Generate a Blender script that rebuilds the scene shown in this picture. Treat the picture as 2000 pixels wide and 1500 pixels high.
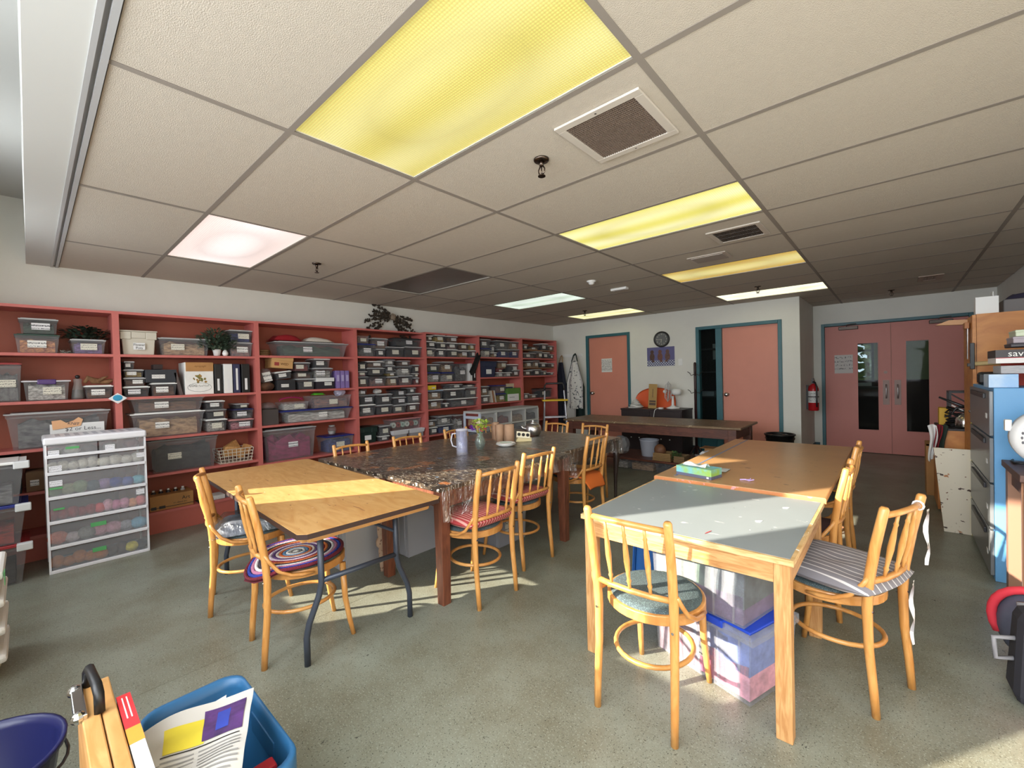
import bpy, math, random
from mathutils import Vector, Matrix
random.seed(7)
for o in list(bpy.data.objects): bpy.data.objects.remove(o)
scene = bpy.context.scene
COL = scene.collection
PI = math.pi
# ---------------------------------------------------------------- camera
F, YAW, PITCH, ROLL, ZC = 840.51, -.7274, -.0156, -.0265, 1.311
def _basis():
    cy, sy, cp, sp = math.cos(YAW), math.sin(YAW), math.cos(PITCH), math.sin(PITCH)
    f = Vector((sy*cp, cy*cp, sp)); r = Vector((cy, -sy, 0)); u = r.cross(f)
    c, s = math.cos(ROLL), math.sin(ROLL)
    return c*r + s*u, -s*r + c*u, f
RV, UV, FV = _basis()
cam = bpy.data.cameras.new('camera'); cam.sensor_width = 36; cam.lens = F/2000*36; cam.clip_start = .02; cam.clip_end = 200
co = bpy.data.objects.new('camera', cam); COL.objects.link(co)
m = Matrix((RV, UV, -FV)).transposed().to_4x4(); m.translation = (0, 0, ZC); co.matrix_world = m
scene.camera = co
def _ray(px, py): return RV*((px-1000)/F) + UV*(-(py-750)/F) + FV
def Zp(px, py, z): d = _ray(px, py); return d*((z-ZC)/d.z) + Vector((0, 0, ZC))
def Xp(px, py, x): d = _ray(px, py); return d*(x/d.x) + Vector((0, 0, ZC))
def Yp(px, py, y): d = _ray(px, py); return d*(y/d.y) + Vector((0, 0, ZC))
# ---------------------------------------------------------------- light
vs = scene.view_settings
vs.view_transform = 'Standard'; vs.look = 'None'; vs.gamma = 1; vs.use_curve_mapping = False
EXPOSURE = -.6
vs.exposure = EXPOSURE
SUN_AZ, SUN_EL = math.radians(57), math.radians(21.6)
world = bpy.data.worlds.new('sky'); scene.world = world; world.use_nodes = True
bg = world.node_tree.nodes['Background']; bg.inputs[0].default_value = (.74, .86, 1, 1); bg.inputs[1].default_value = 2.0
sd = bpy.data.lights.new('sun', 'SUN'); sd.energy = 30.0; sd.color = (1, .90, .74); sd.angle = math.radians(.55)
so = bpy.data.objects.new('sun', sd); COL.objects.link(so)
sv = Vector((math.cos(SUN_AZ)*math.cos(SUN_EL), math.sin(SUN_AZ)*math.cos(SUN_EL), -math.sin(SUN_EL)))
so.rotation_euler = sv.to_track_quat('-Z', 'Y').to_euler()
WIN = [(-4.09, -3.54, .85), (-2.74, -2.20, 1.22), (-1.79, -.95, .85), (-.75, .85, .85)]   # window openings in the wall behind the camera
DAY = 66
for i, (a, b, zs) in enumerate(WIN):
    ld = bpy.data.lights.new('window_daylight', 'AREA'); ld.shape = 'RECTANGLE'; ld.size = b-a; ld.size_y = 2.65-zs
    ld.energy = DAY*(b-a)*(2.65-zs)/1.8; ld.color = (.93, .97, 1)
    lo = bpy.data.objects.new('window_daylight', ld); COL.objects.link(lo)
    lo.location = ((a+b)/2, -.78, (2.65+zs)/2); lo.rotation_euler = (math.radians(90), 0, 0)
    lo.rotation_euler = Vector((0, 1, -.22)).to_track_quat('-Z', 'Y').to_euler(); ld.spread = math.radians(150)
# ---------------------------------------------------------------- materials
def L(r, g, b):
    f = lambda c: (c/255/12.92 if c/255 <= .04045 else ((c/255+.055)/1.055)**2.4)
    return (f(r), f(g), f(b), 1)
MATS = {}
def mat(name, rgb=(200, 200, 200), rough=.5, metal=0, var=0, vscale=8, bump=0, bscale=60, alpha=1, coat=0, rgb2=None, spec=.5, emit=None, emits=0, stretch=None, trans=0, sheen=0):
    if name in MATS: return MATS[name]
    if rgb == (200, 200, 200) and alpha == 1: print('UNDEFINED MATERIAL', name)
    m = bpy.data.materials.new(name); m.use_nodes = True; nt = m.node_tree; p = nt.nodes['Principled BSDF']
    p.inputs['Base Color'].default_value = L(*rgb); p.inputs['Roughness'].default_value = rough; p.inputs['Metallic'].default_value = metal
    p.inputs['Alpha'].default_value = alpha; p.inputs['Coat Weight'].default_value = coat; p.inputs['Specular IOR Level'].default_value = spec
    p.inputs['Transmission Weight'].default_value = trans; p.inputs['Sheen Weight'].default_value = sheen
    if emit: p.inputs['Emission Color'].default_value = L(*emit); p.inputs['Emission Strength'].default_value = emits
    if var or rgb2 or bump:
        tc = nt.nodes.new('ShaderNodeTexCoord'); mp = nt.nodes.new('ShaderNodeMapping'); nt.links.new(tc.outputs['Object'], mp.inputs[0])
        if stretch: mp.inputs['Scale'].default_value = stretch
    if var or rgb2:
        n = nt.nodes.new('ShaderNodeTexNoise'); n.inputs['Scale'].default_value = vscale; n.inputs['Detail'].default_value = 5; n.inputs['Roughness'].default_value = .6
        nt.links.new(mp.outputs[0], n.inputs['Vector'])
        cr = nt.nodes.new('ShaderNodeValToRGB'); c = L(*rgb)
        c2 = L(*rgb2) if rgb2 else tuple(x*(1-var) for x in c[:3])+(1,); c1 = c if rgb2 else tuple(min(1, x*(1+var)) for x in c[:3])+(1,)
        cr.color_ramp.elements[0].position = .36; cr.color_ramp.elements[1].position = .64
        cr.color_ramp.elements[0].color = c2; cr.color_ramp.elements[1].color = c1
        nt.links.new(n.outputs[0], cr.inputs[0]); nt.links.new(cr.outputs[0], p.inputs['Base Color'])
    if bump:
        n2 = nt.nodes.new('ShaderNodeTexNoise'); n2.inputs['Scale'].default_value = bscale; n2.inputs['Detail'].default_value = 4; nt.links.new(mp.outputs[0], n2.inputs['Vector'])
        b = nt.nodes.new('ShaderNodeBump'); b.inputs['Strength'].default_value = bump; b.inputs['Distance'].default_value = .01
        nt.links.new(n2.outputs[0], b.inputs['Height']); nt.links.new(b.outputs[0], p.inputs['Normal'])
    MATS[name] = m; return m
def nodes(m): return m.node_tree, m.node_tree.nodes, m.node_tree.links, m.node_tree.nodes['Principled BSDF']
def speck(m, layers):
    """add scattered paint specks: layers of (rgb, scale, threshold, stretch)"""
    nt, N, K, p = nodes(m)
    src = p.inputs['Base Color'].links[0].from_socket if p.inputs['Base Color'].links else None
    tc = N.new('ShaderNodeTexCoord')
    for rgb, sc, th, st in layers:
        mp = N.new('ShaderNodeMapping'); mp.inputs['Scale'].default_value = st; mp.inputs['Location'].default_value = (sc*.37, sc*.11, th*9); K.new(tc.outputs['Object'], mp.inputs[0])
        n = N.new('ShaderNodeTexNoise'); n.inputs['Scale'].default_value = sc; n.inputs['Detail'].default_value = 3; K.new(mp.outputs[0], n.inputs['Vector'])
        r = N.new('ShaderNodeMapRange'); r.inputs['From Min'].default_value = th; r.inputs['From Max'].default_value = th+.02; K.new(n.outputs[0], r.inputs[0])
        mx = N.new('ShaderNodeMix'); mx.data_type = 'RGBA'; K.new(r.outputs[0], mx.inputs['Factor'])
        if src: K.new(src, mx.inputs['A'])
        else: mx.inputs['A'].default_value = p.inputs['Base Color'].default_value
        mx.inputs['B'].default_value = L(*rgb); src = mx.outputs['Result']
    K.new(src, p.inputs['Base Color'])
    return m
def stripes(name, rgb, rgb2, scale, axis='X', width=.5, rough=.9, dist=0):
    if name in MATS: return MATS[name]
    m = mat(name, rgb, rough); nt, N, K, p = nodes(m)
    tc = N.new('ShaderNodeTexCoord'); w = N.new('ShaderNodeTexWave'); w.bands_direction = axis; w.inputs['Scale'].default_value = scale; w.inputs['Distortion'].default_value = dist
    K.new(tc.outputs['Object'], w.inputs['Vector'])
    cr = N.new('ShaderNodeValToRGB'); cr.color_ramp.elements[0].position = width; cr.color_ramp.elements[1].position = width+.06
    cr.color_ramp.elements[0].color = L(*rgb); cr.color_ramp.elements[1].color = L(*rgb2)
    K.new(w.outputs[0], cr.inputs[0]); K.new(cr.outputs[0], p.inputs['Base Color']); return m
def woodgrain(name, rgb, rgb2, scale=3, stretch=(1, 12, 12), rough=.45, dist=6, coat=0, bump=0):
    if name in MATS: return MATS[name]
    m = mat(name, rgb, rough, coat=coat); nt, N, K, p = nodes(m)
    tc = N.new('ShaderNodeTexCoord'); mp = N.new('ShaderNodeMapping'); mp.inputs['Scale'].default_value = stretch; K.new(tc.outputs['Object'], mp.inputs[0])
    n = N.new('ShaderNodeTexNoise'); n.inputs['Scale'].default_value = scale; n.inputs['Detail'].default_value = 6; n.inputs['Distortion'].default_value = dist*.2; K.new(mp.outputs[0], n.inputs['Vector'])
    cr = N.new('ShaderNodeValToRGB'); e = cr.color_ramp.elements; e[0].position = .35; e[1].position = .65; e[0].color = L(*rgb2); e[1].color = L(*rgb)
    K.new(n.outputs[0], cr.inputs[0]); K.new(cr.outputs[0], p.inputs['Base Color']); return m
def scribble(name, bgc=(226, 224, 220), ink=(70, 70, 75), rows=9, th=.52):
    """handwriting / print rows on a paper label (generated coordinates, facing any way)"""
    if name in MATS: return MATS[name]
    m = mat(name, bgc, .8); nt, N, K, p = nodes(m)
    tc = N.new('ShaderNodeTexCoord'); sp = N.new('ShaderNodeSeparateXYZ'); K.new(tc.outputs['Generated'], sp.inputs[0])
    def mth(op, a, b=None):
        n = N.new('ShaderNodeMath'); n.operation = op
        for i, v in enumerate((a, b)):
            if v is None: continue
            if isinstance(v, (int, float)): n.inputs[i].default_value = v
            else: K.new(v, n.inputs[i])
        return n.outputs[0]
    row = mth('SINE', mth('MULTIPLY', sp.outputs[2], rows*2*PI/1.0))
    n = N.new('ShaderNodeTexNoise'); n.inputs['Scale'].default_value = 14; n.inputs['Detail'].default_value = 3; K.new(tc.outputs['Generated'], n.inputs['Vector'])
    ink_m = mth('MULTIPLY', mth('GREATER_THAN', row, .1), mth('GREATER_THAN', n.outputs[0], th))
    # margins
    def inside(s): return mth('LESS_THAN', mth('ABSOLUTE', mth('SUBTRACT', s, .5)), .4)
    ink_m = mth('MULTIPLY', ink_m, inside(sp.outputs[2]))
    mx = N.new('ShaderNodeMix'); mx.data_type = 'RGBA'; mx.inputs['A'].default_value = L(*bgc); mx.inputs['B'].default_value = L(*ink)
    K.new(ink_m, mx.inputs['Factor']); K.new(mx.outputs['Result'], p.inputs['Base Color']); return m
def thin_fresnel(N, K, ior):
    """reflectance of a thin sheet, the same from both sides"""
    f0 = ((ior-1)/(ior+1))**2; lw = N.new('ShaderNodeLayerWeight'); lw.inputs['Blend'].default_value = .5
    pw = N.new('ShaderNodeMath'); pw.operation = 'POWER'; K.new(lw.outputs['Facing'], pw.inputs[0]); pw.inputs[1].default_value = 5
    ma = N.new('ShaderNodeMath'); ma.operation = 'MULTIPLY_ADD'; K.new(pw.outputs[0], ma.inputs[0]); ma.inputs[1].default_value = 1-f0; ma.inputs[2].default_value = f0
    return ma.outputs[0]
def clearmat(name, tint=(255, 255, 255), rough=.04, extra=.02, ior=1.45, bump=0, bscale=30):
    """thin clear plastic or glass: mostly see-through with a fresnel reflection and a faint body"""
    if name in MATS: return MATS[name]
    m = bpy.data.materials.new(name); m.use_nodes = True; nt = m.node_tree; N, K = nt.nodes, nt.links; N.clear()
    out = N.new('ShaderNodeOutputMaterial'); mx = N.new('ShaderNodeMixShader'); mb = N.new('ShaderNodeMixShader'); tr = N.new('ShaderNodeBsdfTransparent'); gl = N.new('ShaderNodeBsdfGlossy'); df = N.new('ShaderNodeBsdfDiffuse')
    tr.inputs[0].default_value = L(*tint); gl.inputs['Roughness'].default_value = rough; df.inputs[0].default_value = L(*tint); mb.inputs[0].default_value = extra
    K.new(tr.outputs[0], mb.inputs[1]); K.new(df.outputs[0], mb.inputs[2])
    K.new(thin_fresnel(N, K, ior), mx.inputs[0]); K.new(mb.outputs[0], mx.inputs[1]); K.new(gl.outputs[0], mx.inputs[2]); K.new(mx.outputs[0], out.inputs[0])
    MATS[name] = m; return m
# ---------------------------------------------------------------- mesh helpers
class MB:
    def __init__(s): s.v = []; s.f = []
    def add(s, vs_, fs):
        b = len(s.v); s.v += [tuple(v) for v in vs_]; s.f += [tuple(b+i for i in f) for f in fs]; return s
    def box(s, x0, y0, z0, x1, y1, z1): return s.fr(x0, y0, x1, y1, z0, x0, y0, x1, y1, z1)
    def fr(s, a0, b0, a1, b1, z0, c0, d0, c1, d1, z1, top=True, bot=True):
        fs = [(0, 1, 5, 4), (1, 2, 6, 5), (2, 3, 7, 6), (3, 0, 4, 7)]
        if bot: fs.append((3, 2, 1, 0))
        if top: fs.append((4, 5, 6, 7))
        return s.add([(a0, b0, z0), (a1, b0, z0), (a1, b1, z0), (a0, b1, z0), (c0, d0, z1), (c1, d0, z1), (c1, d1, z1), (c0, d1, z1)], fs)
    def ob(s, c, size, M=None):
        x, y, z = size; q = MB().box(-x/2, -y/2, -z/2, x/2, y/2, z/2)
        M = M or Matrix.Identity(3); c = Vector(c); return s.add([c + M @ Vector(v) for v in q.v], q.f)
    def tube(s, pts, r, n=8, closed=False, cap=True):
        pts = [Vector(p) for p in pts]; k = len(pts); rs = r if isinstance(r, (list, tuple)) else [r]*k
        vs_ = []; up = None
        for i, p in enumerate(pts):
            a = pts[(i-1) % k] if (closed or i > 0) else p; b = pts[(i+1) % k] if (closed or i < k-1) else p
            t = (b-a).normalized()
            if up is None:
                up = Vector((0, 0, 1)) if abs(t.z) < .9 else Vector((1, 0, 0))
            x = up - t*up.dot(t)
            if x.length < 1e-4: x = t.orthogonal()
            x.normalize(); up = x; y = t.cross(x)
            for j in range(n):
                an = 2*PI*j/n; vs_.append(p + (x*math.cos(an) + y*math.sin(an))*rs[i])
        fs = []
        for i in range(k if closed else k-1):
            i2 = (i+1) % k
            for j in range(n): fs.append((i*n+j, i*n+(j+1) % n, i2*n+(j+1) % n, i2*n+j))
        if not closed and cap: fs += [tuple(reversed(range(n))), tuple((k-1)*n+j for j in range(n))]
        return s.add(vs_, fs)
    def cyl(s, p0, p1, r0, r1=None, n=12): return s.tube([p0, p1], [r0, r0 if r1 is None else r1], n)
    def lathe(s, prof, c=(0, 0, 0), n=20, cap=True, axis='z'):
        vs_ = []
        for r, z in prof:
            for j in range(n):
                a = 2*PI*j/n; x, y = r*math.cos(a), r*math.sin(a)
                v = (x, y, z) if axis == 'z' else ((x, z, y) if axis == 'y' else (z, x, y))
                vs_.append((c[0]+v[0], c[1]+v[1], c[2]+v[2]))
        fs = []; k = len(prof)
        for i in range(k-1):
            for j in range(n): fs.append((i*n+j, i*n+(j+1) % n, (i+1)*n+(j+1) % n, (i+1)*n+j))
        if cap: fs += [tuple(reversed(range(n))), tuple((k-1)*n+j for j in range(n))]
        return s.add(vs_, fs)
    def prism(s, poly, lo, hi, axis='z'):
        n = len(poly)
        def P(a, b, h): return (a, b, h) if axis == 'z' else ((a, h, b) if axis == 'y' else (h, a, b))
        return s.add([P(a, b, lo) for a, b in poly]+[P(a, b, hi) for a, b in poly],
                     [tuple(reversed(range(n))), tuple(range(n, 2*n))]+[(i, (i+1) % n, n+(i+1) % n, n+i) for i in range(n)])
    def sphere(s, c, r, n=10, k=7, jit=0):
        if not isinstance(r, (tuple, list)): r = (r, r, r)
        vs_ = [(c[0], c[1], c[2]-r[2])]
        for i in range(1, k):
            ph = -PI/2 + PI*i/k
            for j in range(n):
                th = 2*PI*j/n; q = 1+random.uniform(-jit, jit)
                vs_.append((c[0]+q*r[0]*math.cos(ph)*math.cos(th), c[1]+q*r[1]*math.cos(ph)*math.sin(th), c[2]+q*r[2]*math.sin(ph)))
        vs_.append((c[0], c[1], c[2]+r[2])); fs = []
        for j in range(n): fs.append((0, 1+(j+1) % n, 1+j))
        for i in range(k-2):
            for j in range(n): fs.append((1+i*n+j, 1+i*n+(j+1) % n, 1+(i+1)*n+(j+1) % n, 1+(i+1)*n+j))
        e = len(vs_)-1
        for j in range(n): fs.append((1+(k-2)*n+j, 1+(k-2)*n+(j+1) % n, e))
        return s.add(vs_, fs)
    def sheet(s, f, nu, nv, th=0):
        vs_ = [f(i/nu, j/nv) for j in range(nv+1) for i in range(nu+1)]; w = nu+1
        fs = [(j*w+i, j*w+i+1, (j+1)*w+i+1, (j+1)*w+i) for j in range(nv) for i in range(nu)]
        if th:
            n = len(vs_); vs_ += [(v[0], v[1], v[2]-th) for v in vs_]; fs += [tuple(n+i for i in reversed(q)) for q in list(fs)]
            ring = [i for i in range(w)]+[j*w+nu for j in range(1, nv+1)]+[nv*w+i for i in range(nu-1, -1, -1)]+[j*w for j in range(nv-1, 0, -1)]
            for a, b in zip(ring, ring[1:]+ring[:1]): fs.append((a, n+a, n+b, b))
        return s.add(vs_, fs)
    def mesh(s, name, m, smooth=False):
        me = bpy.data.meshes.new(name); me.from_pydata(s.v, [], s.f); me.materials.append(m)
        if smooth:
            me.polygons.foreach_set('use_smooth', [True]*len(me.polygons))
        me.update(); return me
    def build(s, name, m, parent=None, smooth=False, bevel=0, loc=None, rot=None):
        return link(name, s.mesh(name, m, smooth), parent, bevel, loc, rot)
def link(name, me, parent=None, bevel=0, loc=None, rot=None, scale=None):
    o = bpy.data.objects.new(name, me); COL.objects.link(o)
    if parent: o.parent = parent
    if loc is not None: o.location = loc
    if rot is not None: o.rotation_euler = rot
    if scale is not None: o.scale = scale
    if bevel:
        b = o.modifiers.new('bevel', 'BEVEL'); b.width = bevel; b.segments = 2; b.limit_method = 'ANGLE'; b.angle_limit = math.radians(40)
    return o
def tag(o, label, cat, group=None, kind=None):
    o['label'] = label
    if cat: o['category'] = cat
    if group: o['group'] = group
    if kind: o['kind'] = kind
    return o
def thing(name, label, cat, loc=(0, 0, 0), rz=0, group=None, rot=None):
    o = bpy.data.objects.new(name, None); COL.objects.link(o); o.location = loc; o.rotation_euler = rot or (0, 0, rz)
    o.empty_display_size = .05
    return tag(o, label, cat, group)
def struct(o, label=None): o['kind'] = 'structure'; (label and o.__setitem__('label', label)); return o
def kids(o): return [c for c in bpy.data.objects if c.parent == o]
def copy_tree(o, parent=None, _ch=None):
    c = o.copy(); COL.objects.link(c); c.parent = parent
    for k in kids(o): copy_tree(k, c)
    return c
def text(name, s, size, m, parent=None, loc=(0, 0, 0), rot=(0, 0, 0), align='CENTER', depth=.0006, sx=1):
    cu = bpy.data.curves.new(name, 'FONT'); cu.body = s; cu.size = size; cu.align_x = align; cu.align_y = 'CENTER'; cu.extrude = depth; cu.resolution_u = 2
    t = bpy.data.objects.new(name, cu); COL.objects.link(t)
    dg = bpy.context.evaluated_depsgraph_get(); me = bpy.data.meshes.new_from_object(t.evaluated_get(dg)); bpy.data.objects.remove(t); me.materials.clear(); me.materials.append(m)
    return link(name, me, parent, loc=loc, rot=rot, scale=(sx, 1, 1))
ORD = ['first', 'second', 'third', 'fourth', 'fifth', 'sixth', 'seventh', 'eighth', 'ninth', 'tenth', 'eleventh', 'twelfth']
FACE_X = (PI/2, 0, PI/2); FACE_NY = (PI/2, 0, 0)
# ---------------------------------------------------------------- the room
H = 2.333; XL, XR, YW, YB, YD, XC = -5.24, 1.02, -.8, 7.2, 8.55, -.99
M_wall = mat('wall_paint', (222, 221, 214), .75, var=.02, vscale=3, bump=.08, bscale=180)
M_bulk = mat('bulkhead_paint', (196, 196, 192), .6)
M_tile = mat('ceiling_tile', (194, 185, 172), .8, var=.02, vscale=30, bump=.35, bscale=260, spec=.3)
M_bar = mat('grid_bar', (142, 134, 126), .6, spec=.2)
M_teal = mat('teal_paint', (45, 98, 108), .42, var=.05)
M_salmon = mat('salmon_door', (212, 138, 118), .5, var=.03, vscale=2)
M_pinkdoor = mat('pink_door', (200, 126, 116), .5, var=.03, vscale=2)
M_floor = mat('floor_linoleum', (138, 142, 130), .36, rgb2=(116, 114, 98), vscale=2.2, bump=.03, bscale=400)
nt, N, K, p = nodes(M_floor)
speck(M_floor, [((150, 154, 142), 150, .60, (1, 1, 1)), ((70, 70, 60), 190, .63, (1, 1, 1)), ((52, 52, 48), 24, .735, (1.2, .55, 1))])
M_white = mat('white_enamel', (232, 232, 230), .35)
M_chrome = mat('chrome', (205, 205, 205), .18, metal=1)
M_steel = mat('brushed_steel', (150, 150, 150), .35, metal=1)
M_black = mat('black_plastic', (22, 22, 24), .4)
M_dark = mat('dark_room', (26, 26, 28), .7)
M_glass = clearmat('window_glass', (225, 232, 230), .03, .004, 1.14)
M_paper = scribble('printed_paper', (228, 226, 222), (110, 110, 115), 14, .5)
floor = struct(MB().box(XL-.1, YW-.1, -.05, XR+.1, 11, -.004).build('floor', mat('floor_base', (70, 70, 62), .6)), 'grey green speckled linoleum floor with scuffs and paint drips')
for a, b in ((XL-.1, -2.4212), (-2.4188, XR+.1)):     # sheets of linoleum with a seam between
    MB().box(a, YW-.1, -.004, b, 11, 0).build('linoleum_sheet', M_floor, floor)
wl = struct(MB().box(XL-.12, YW-.12, 0, XL, YB+.12, 2.9).build('wall_left', M_wall))
wr = struct(MB().box(XR, YW-.12, 0, XR+.12, YD+2.2, 2.9).build('wall_right', M_wall))
def wall_with_holes(name, x0, x1, y0, y1, z1, holes, m):
    w = MB(); xs = sorted(holes); cx = x0
    for a, b, za, zb in xs:
        w.box(cx, y0, 0, a, y1, z1)
        if za > 0: w.box(a, y0, 0, b, y1, za)
        w.box(a, y0, zb, b, y1, z1); cx = b
    w.box(cx, y0, 0, x1, y1, z1); return struct(w.build(name, m))
wall_with_holes('wall_back', XL, XC, YB, YB+.12, H+.05, [(-4.46, -3.58, 0, 2.05), (-2.39, -1.225, 0, 2.03)], M_wall)
struct(MB().box(XC-.12, YB+.12, 0, XC, YD+.0, H+.05).build('wall_return', M_wall))
wall_with_holes('wall_doors', XC-.12, XR, YD, YD+.12, H+.05, [(-.87, .79, 0, 2.02)], M_wall)
wall_with_holes('wall_window', XL, XR, YW-.15, YW, 2.9, [(a, b, zs, 2.72) for a, b, zs in WIN], M_wall)
for i, (a, b, zs) in enumerate(WIN):
    w = MB(); t = .02
    w.box(a, YW-.1, zs, a+t, YW-.04, 2.72).box(b-t, YW-.1, zs, b, YW-.04, 2.72).box(a+t, YW-.1, zs, b-t, YW-.04, zs+.02).box(a+t, YW-.1, 2.70, b-t, YW-.04, 2.72)
    f = struct(w.build('window_%d' % (i+1), mat('window_frame', (120, 118, 112), .5)))
    MB().box(a+t, YW-.074, zs+.02, b-t, YW-.07, 2.70).build('pane', clearmat('clear_pane', extra=0, rough=0, ior=1.3), f)
struct(MB().box(XL, YW, 2.85, XR, .015, 2.9).build('ceiling_raised', M_bulk))
struct(MB().box(XL, .015, H, XR, .15, 2.9).build('bulkhead', M_bulk))
bt = struct(MB().box(XL, .15, H-.004, XR, .165, H+.06).box(XL, .165, H+.012, XR, .178, H+.06).box(XL, .178, H-.004, XR, .196, H+.02).build('trim_1', mat('alu_trim', (168, 168, 168), .4)))
# baseboards
tb = mat('teal_base', (38, 74, 84), .5)
struct(MB().box(-3.53, YB-.012, 0, -2.44, YB, .12).box(-1.17, YB-.012, 0, XC, YB, .12).build('baseboard_back', tb))
struct(MB().box(XC, YB, 0, XC+.012, YD, .12).build('baseboard_return', tb)); struct(MB().box(XC+.012, YD-.012, 0, -.92, YD, .12).build('baseboard_doors', tb))
# ceiling : slab, tiles, T-bars
ceil = struct(MB().box(XL, .15, H+.03, XR, YD+2.2, H+.06).build('ceiling', mat('plenum', (60, 58, 56), .9)), 'suspended ceiling of textured off-white tiles in a metal grid')
GX = [XL, -4.272, -3.052, -1.832, -.612, .608, XR]
GY = [.196]+[.7371+.61*i for i in range(0, 13)]+[YD]
LIGHTS = {(3, 1), (3, 4), (3, 7), (3, 10), (1, 1), (1, 4), (1, 7), (1, 10)}
tile_cache = {}
def tile(x0, y0, x1, y1):
    key = (round(x1-x0, 3), round(y1-y0, 3))
    if key not in tile_cache:
        a, b = key; tile_cache[key] = MB().box(-a/2+.004, -b/2+.004, 0, a/2-.004, b/2-.004, .014).mesh('ceiling_tile', M_tile)
    link('tile', tile_cache[key], ceil, loc=((x0+x1)/2, (y0+y1)/2, H+.003+random.uniform(0, .0015)))
for i in range(6):
    for j in range(len(GY)-1):
        x0, x1, y0, y1 = GX[i], GX[i+1], GY[j], GY[j+1]
        if (i, j) in LIGHTS: continue
        if y0 >= YB and x1 <= XC: continue
        if y0 < YB < y1 and x1 <= XC: y1 = YB
        if y0 > YB-.01 and x0 < XC: x0 = XC
        tile(x0, y0, x1, y1)
for x in GX[1:-1]: MB().box(x-.0125, .196, H+.0016, x+.0125, YB if x < XC else YD, H+.003).build('grid_bar', M_bar, ceil)
for y in GY[1:-1]: MB().box(XL if y < YB else XC, y-.0125, H+.0018, XR, y+.0125, H+.0032).build('grid_bar', M_bar, ceil)
# ---- ceiling lights
LAMP = 1.75
def diffuser_mat(name, edge, core, strength, bands, prism=140):
    m = bpy.data.materials.new(name); m.use_nodes = True; nt = m.node_tree; N, K = nt.nodes, nt.links; p = N['Principled BSDF']
    tc = N.new('ShaderNodeTexCoord'); sp = N.new('ShaderNodeSeparateXYZ'); K.new(tc.outputs['Object'], sp.inputs[0])
    w = N.new('ShaderNodeMath'); w.operation = 'MULTIPLY'; K.new(sp.outputs[1], w.inputs[0]); w.inputs[1].default_value = bands*2*PI/.6
    c = N.new('ShaderNodeMath'); c.operation = 'COSINE'; K.new(w.outputs[0], c.inputs[0])
    r = N.new('ShaderNodeMapRange'); r.inputs[1].default_value = -1; r.inputs[2].default_value = 1; r.inputs[3].default_value = 1 if bands == 2 else 0; r.inputs[4].default_value = 0 if bands == 2 else 1; K.new(c.outputs[0], r.inputs[0])
    cr = N.new('ShaderNodeValToRGB'); cr.color_ramp.elements[0].color = L(*edge); cr.color_ramp.elements[1].color = L(*core); K.new(r.outputs[0], cr.inputs[0])
    p.inputs['Base Color'].default_value = L(*[int(v*.85) for v in edge]); p.inputs['Roughness'].default_value = .25
    # prismatic relief modulates how much of the tube is seen
    v = N.new('ShaderNodeTexVoronoi'); v.inputs['Scale'].default_value = prism; v.inputs['Randomness'].default_value = 0; K.new(tc.outputs['Object'], v.inputs['Vector'])
    mr = N.new('ShaderNodeMapRange'); mr.inputs[1].default_value = 0; mr.inputs[2].default_value = .7; mr.inputs[3].default_value = 1.12; mr.inputs[4].default_value = .62; K.new(v.outputs['Distance'], mr.inputs[0])
    ml = N.new('ShaderNodeMath'); ml.operation = 'MULTIPLY'; K.new(mr.outputs[0], ml.inputs[0]); ml.inputs[1].default_value = strength*LAMP
    b = N.new('ShaderNodeBump'); b.inputs['Strength'].default_value = .5; b.inputs['Distance'].default_value = .004; b.invert = True; K.new(v.outputs['Distance'], b.inputs['Height']); K.new(b.outputs[0], p.inputs['Normal'])
    K.new(cr.outputs[0], p.inputs['Emission Color']); K.new(ml.outputs[0], p.inputs['Emission Strength']); return m
LSPEC = {(3, 1): ('yellow prismatic ceiling light panel nearest the bulkhead, beside the perforated vent', (204, 192, 108), (226, 218, 156), .8, 2, 95),
 (3, 4): ('pale yellow ceiling light panel beside the louvred air vent', (222, 214, 110), (250, 246, 190), .95, 2, 90),
 (3, 7): ('amber ceiling light panel just beyond the pale square speaker', (196, 160, 60), (240, 226, 150), .9, 1, 90),
 (3, 10): ('cream ceiling light panel above the orange door with sidelight', (250, 246, 200), (255, 253, 228), 1.3, 2, 90),
 (1, 1): ('white ceiling light panel above the bookcases near the bulkhead', (236, 216, 210), (250, 240, 238), .95, 1, 90),
 (1, 4): ('unlit dark grey ceiling light panel above the bookcases', (112, 100, 94), (112, 100, 94), .0, 1, 90),
 (1, 7): ('greenish white ceiling light panel between smoke detector and bookcases', (206, 224, 205), (232, 244, 234), 1.05, 2, 90),
 (1, 10): ('pale yellow ceiling light panel nearest the notice door', (232, 228, 160), (248, 246, 200), 1.1, 2, 90)}
for n, (k, (lab, e, c, s, b, pr)) in enumerate(LSPEC.items()):
    i, j = k; x0, x1, y0, y1 = GX[i], GX[i+1], GY[j], GY[j+1]
    t = thing('ceiling_light', lab, 'ceiling light', ((x0+x1)/2, (y0+y1)/2, H), group='ceiling light panels')
    a, bb = (x1-x0)/2-.014, (y1-y0)/2-.014
    dm = diffuser_mat('light_diffuser_%d' % n, e, c, s, b, pr)
    MB().sheet(lambda u, v: (-a+2*a*u, -bb+2*bb*v, .012-.012*math.sin(PI*u)*math.sin(PI*v)), 24, 12).build('diffuser', dm, t, True)
    fr = MB(); fw = .012
    fr.box(-a-fw, -bb-fw, .008, a+fw, -bb, .03).box(-a-fw, bb, .008, a+fw, bb+fw, .03).box(-a-fw, -bb, .008, -a, bb, .03).box(a, -bb, .008, a+fw, bb, .03)
    fr.build('light_frame', mat('light_frame', (205, 200, 190), .4), t)
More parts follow.
